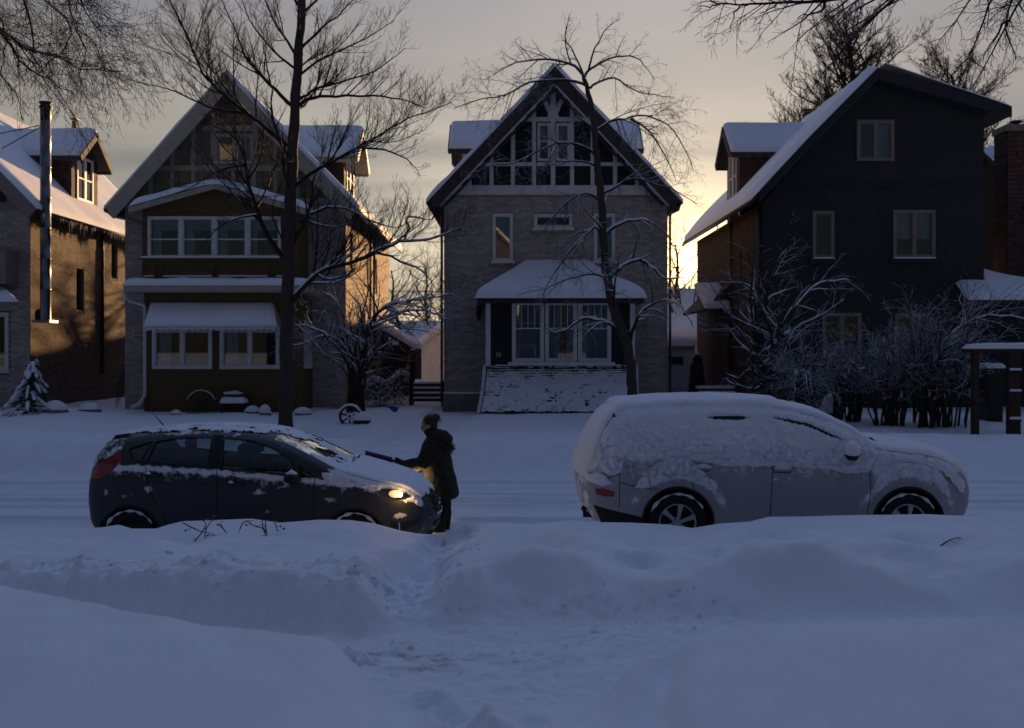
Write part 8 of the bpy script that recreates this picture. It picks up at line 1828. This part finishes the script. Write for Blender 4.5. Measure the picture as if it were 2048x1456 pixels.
    for a, b, c, d in sh: loft(mb, [(a, 0.055, 0.055), (b, 0.045, 0.045), (c, 0.032, 0.032), (d, 0.03, 0.03)], 12)
    for s_ in (-1, 1): loft(mb, [(Q(886, 985, 0.09 * s_), 0.085, 0.085), (Q(886 + 3 * s_, 1022, 0.085 * s_), 0.06, 0.06), (Q(884 + 4 * s_, 1060, 0.085 * s_), 0.042, 0.042), (Q(876 + 4 * s_, 1068, 0.085 * s_), 0.045, 0.04)], 12)
    body = fuse(mb, 'body', 'skin', t, 0.011, 2)
    for s_ in (-1, 1): e = MB(); ball(e, Hd(0.083, 0.03 * s_, 0.012), (0.009, 0.014, 0.009)); e.build('eye', M['eye'], t, True)
    # --- hair gathered to a bun, with loose strands
    mb = MB(); ball(mb, Hd(-0.035, 0, 0.04), (0.10, 0.090, 0.098)); ball(mb, Hd(-0.05, 0, -0.02), (0.07, 0.086, 0.08)); ball(mb, Hd(-0.13, 0, 0.06), (0.06, 0.06, 0.06))
    hair = fuse(mb, 'hair', 'hair', t, 0.012, 2); st = MB(); rr = random.Random(3)
    for k in range(160):
        d = Vector((rr.gauss(0, 1), rr.gauss(0, 1), rr.gauss(0.3, 1))).normalized(); p = Hd(-0.05, 0, 0.04) + Vector((d.x * 0.11, d.y * 0.095, d.z * 0.1)); q = Vector((rr.gauss(0.5, 0.6), rr.gauss(0, 0.6), rr.gauss(-0.3, 0.6))).normalized()
        st.tube([p, p + q * 0.03 + d * 0.008, p + q * 0.06 + d * 0.006], [0.002, 0.0018, 0.001], 3)
    tag(st.build('hair_strands', M['hair'], hair), kind='stuff')
    # --- parka: trunk, sleeves, collar and hood fused
    mb = MB()
    loft(mb, [(Q(866, 870), 0.075, 0.09), (Q(867, 880), 0.125, 0.17), (Q(868, 893), 0.18, 0.235), (Q(870, 910), 0.205, 0.25), (Q(873, 928), 0.205, 0.24), (Q(877, 945), 0.205, 0.235), (Q(881, 962), 0.212, 0.245), (Q(887, 980), 0.205, 0.25), (Q(892, 994), 0.185, 0.245), (Q(893, 998), 0.165, 0.225)], 24)
    for i, (a, b, c, d) in enumerate(sh):
        cs = [a, a.lerp(b, 0.5), b, b.lerp(c, 0.35), b.lerp(c, 0.7), c]; loft(mb, list(zip(cs, (0.105, 0.098, 0.092, 0.082, 0.072, 0.068), (0.10, 0.095, 0.09, 0.08, 0.07, 0.066))), 16)
    loft(mb, [(Q(852, 870), 0.07, 0.10), (Q(858, 866), 0.095, 0.115), (Q(866, 872), 0.11, 0.14), (Q(868, 882), 0.13, 0.16)], 18)      # stand-up collar
    loft(mb, [(Q(872, 868), 0.07, 0.12), (Q(884, 872), 0.10, 0.15), (Q(892, 882), 0.10, 0.15), (Q(894, 893), 0.07, 0.12)], 16)         # hood lying on the back
    coat = fuse(mb, 'parka', 'parka', t, 0.013, 2)
    tx = bpy.data.textures.new('folds', 'CLOUDS'); tx.noise_scale = 0.09; tx.noise_depth = 2
    dm = coat.modifiers.new('folds', 'DISPLACE'); dm.texture = tx; dm.strength = 0.035; dm.mid_level = 0.5; dm.texture_coords = 'LOCAL'
    # buttons, pocket seam, zip tab
    for px, py in ((834, 904), (842, 957)): MB().tube([Q(px, py, -0.12), Q(px + 3, py, -0.12)], 0.006, 6).build('snap', M['chrome'], coat)
    MB().tube([Q(868, 938, -0.235), Q(872, 955, -0.25)], 0.006, 5).build('pocket_seam', M['plastic'], coat)
    fur = MB(); rr = random.Random(9)
    for k in range(1500):
        a = rr.uniform(0, math.pi); s_ = math.cos(a); c = Q(876 + 24 * abs(math.sin(a)) ** 0.8, 884 + 10 * math.sin(a), 0.155 * s_ * -1)
        d = Vector((rr.gauss(0.5, 0.6), rr.gauss(-0.25, 0.6), rr.gauss(-0.1, 0.6))).normalized(); w = d.cross(Vector((rr.gauss(0, 1), rr.gauss(0, 1), rr.gauss(0, 1)))).normalized() * 0.0035
        c = c + Vector((rr.gauss(0, 0.02), rr.gauss(0, 0.02), rr.gauss(0, 0.022))); L_ = rr.uniform(0.03, 0.075); fur.add([c - w, c + w, c + d * L_ * 0.6 + w * 0.6 + Vector((0, 0, -0.004)), c + d * L_ + Vector((0, 0, -0.012))], [(0, 1, 2), (0, 2, 3)])
    tag(fur.build('fur_trim', M['fur'], coat), kind='stuff')
    # --- trousers and boots
    mb = MB()
    for s_ in (-1, 1): loft(mb, [(Q(888, 975, 0.09 * s_), 0.115, 0.10), (Q(887, 1000, 0.09 * s_), 0.10, 0.095), (Q(886 + 3 * s_, 1022, 0.085 * s_), 0.085, 0.08), (Q(885 + 4 * s_, 1036, 0.085 * s_), 0.078, 0.075)], 14)
    loft(mb, [(Q(886, 960), 0.13, 0.17), (Q(888, 985), 0.13, 0.18)], 16); fuse(mb, 'trousers', 'trousers', t, 0.014, 2)
    for s_ in (-1, 1):
        mb = MB(); loft(mb, [(Q(886 + 4 * s_, 1022, 0.085 * s_), 0.088, 0.085), (Q(885 + 4 * s_, 1040, 0.085 * s_), 0.082, 0.08), (Q(884 + 4 * s_, 1058, 0.085 * s_), 0.075, 0.07), (Q(884 + 4 * s_, 1074, 0.085 * s_), 0.08, 0.07)], 14)
        loft(mb, [(Q(890 + 4 * s_, 1072, 0.085 * s_), 0.05, 0.06), (Q(878 + 4 * s_, 1072, 0.085 * s_), 0.055, 0.065), (Q(866 + 4 * s_, 1075, 0.085 * s_), 0.045, 0.06), (Q(860 + 4 * s_, 1077, 0.085 * s_), 0.028, 0.045)], 12); fuse(mb, 'boot', 'boot', t, 0.013, 2)
    # --- gloves: palm and five bent fingers closed on the handle
    h0, h1 = Q(752, 911, -0.10), Q(842, 932, -0.04); ax = (h1 - h0).normalized()
    def glove(grip, wrist, side):
        mb = MB(); d = (grip - wrist).normalized(); palm = grip + Vector((0, -0.012 * side, 0.028)) - d * 0.012
        loft(mb, [(wrist, 0.042, 0.042), (wrist.lerp(palm, 0.5), 0.036, 0.046), (palm, 0.026, 0.048), (palm + d * 0.03, 0.018, 0.042)], 12)
        n1 = ax.cross(Vector((0, 1, 0))).normalized(); n1 = n1 if n1.z > 0 else -n1; b1 = Vector((0, 1, 0))
        for k in range(4):                                     # fingers curl round the handle
            c = grip + ax * (-0.034 + 0.022 * k) - ax * 0.004; rr_ = 0.029 - 0.001 * abs(k - 1.5); pts = [c + (n1 * math.cos(w) - b1 * side * math.sin(w)) * rr_ for w in np.linspace(-0.5, (3.5, 3.8, 3.7, 3.3)[k], 7)]
            loft(mb, [(p, 0.0105 - 0.0005 * j, 0.0105 - 0.0005 * j) for j, p in enumerate(pts)], 8)
        c = grip + ax * 0.05; pts = [c + n1 * 0.03 + b1 * 0.02 * side, c - ax * 0.03 + n1 * 0.01 + b1 * 0.034 * side, c - ax * 0.06 - n1 * 0.012 + b1 * 0.028 * side]
        loft(mb, [(p, 0.013 - 0.0015 * j, 0.013 - 0.0015 * j) for j, p in enumerate(pts)], 8)
        return fuse(mb, 'glove', 'glove', t, 0.006, 1)
    g0 = h0.lerp(h1, 0.50); g1 = h0.lerp(h1, 0.86); glove(g0, sh[0][2], 1); glove(g1, sh[1][2], -1)
    # --- the brush, held but a thing of its own
    b = thing('snow_brush', 'purple-black long-handled snow brush held over the car hood', 'snow brush', Q(760, 925, -0.1))
    MB().tube([h0, h0.lerp(h1, 0.3), h1], [0.016, 0.013, 0.012], 10).build('handle', M['plastic'], b, True)
    hx = Q(733, 905, -0.12); hy = Q(786, 919, -0.10); dn = Vector((0.02, -0.02, -0.075)); th = Vector((0, 0.035, 0.01))
    MB().add([hx, hy, hy + th, hx + th, hx + Vector((0, 0, 0.03)), hy + Vector((0, 0, 0.03)), hy + th + Vector((0, 0, 0.03)), hx + th + Vector((0, 0, 0.03))], hexa()).build('head', M['brush'], b, bevel=0.006)
    br = MB(); rr = random.Random(4)
    for k in range(700):
        f = rr.random(); p = hx.lerp(hy, f) + th * rr.random(); d = dn + Vector((rr.gauss(0, 0.012), rr.gauss(0, 0.012), 0)); w = Vector((0.0022, 0, 0)); br.add([p - w, p + w, p + d], [(0, 1, 2)])
    tag(br.build('bristles', M['brush'], b), kind='stuff')
person()
# ------------------------------------------------------------------ unseen houses added behind the camera to block the rear sky
def near_house(x, w, label, wallm, name):
    h = thing(name, label, 'house', (x, -3.4, 0.6), 'unseen houses added to block the rear sky'); y0, y1 = -13.4, -3.4; zt = 6.2; fm = Face('front', y1); x0, x1 = x - w / 2, x + w / 2
    MB().box(x0, x1, y0, y1, 0.2, zt).build('wall', M[wallm], h); MB().prism([(x0, zt), (x1, zt), (x, 9.6)], fm, 0.0, 0.2).build('gable_wall', M[wallm], h)
    for s in (-1, 1):
        e = Vector((x + s * (w / 2 + 0.4), 0, zt - 0.4)); a = Vector((x, 0, 10.0)); q = [(e.x, y0 - .4, e.z), (e.x, y1 + .4, e.z), (a.x, y1 + .4, a.z), (a.x, y0 - .4, a.z)]
        if s > 0: q = [q[1], q[0], q[3], q[2]]
        MB().slab(q[::-1] if (Vector(q[1]) - Vector(q[0])).cross(Vector(q[3]) - Vector(q[0])).z < 0 else q, 0.15).build('roof', M['dark_wood'], h)
        MB().snow([Vector(p) + Vector((0, 0, .01)) for p in q], 0.15, 16, 10, 0.2, flat=True).build('snow', M['snow'], h, True)
    for zc in (1.9, 4.7):
        for dx in (-w * 0.25, w * 0.25):
            wd = MB().box(x + dx - 0.55, x + dx + 0.55, y1 + 0.002, y1 + 0.06, zc - 0.75, zc + 0.75).build('window', M['white_paint'], h); MB().box(x + dx - 0.47, x + dx + 0.47, y1 + 0.062, y1 + 0.07, zc - 0.67, zc + 0.67).build('pane', M['glass_dark'], wd)
    MB().box(x - 0.45, x + 0.45, y1 + 0.002, y1 + 0.06, 0.7, 2.8).build('door', M['dark_wood'], h)
near_house(-1.0, 7.5, 'added unseen brown house directly behind the camera, blocking sky', 'brick_dark', 'sky_block_house')
near_house(-11.0, 7.5, 'added unseen grey house behind the camera to the left, blocking sky', 'stucco_blue', 'sky_block_house')
near_house(9.2, 8.0, 'added unseen brown house behind the camera to the right, blocking sky', 'brick_brown', 'sky_block_house')
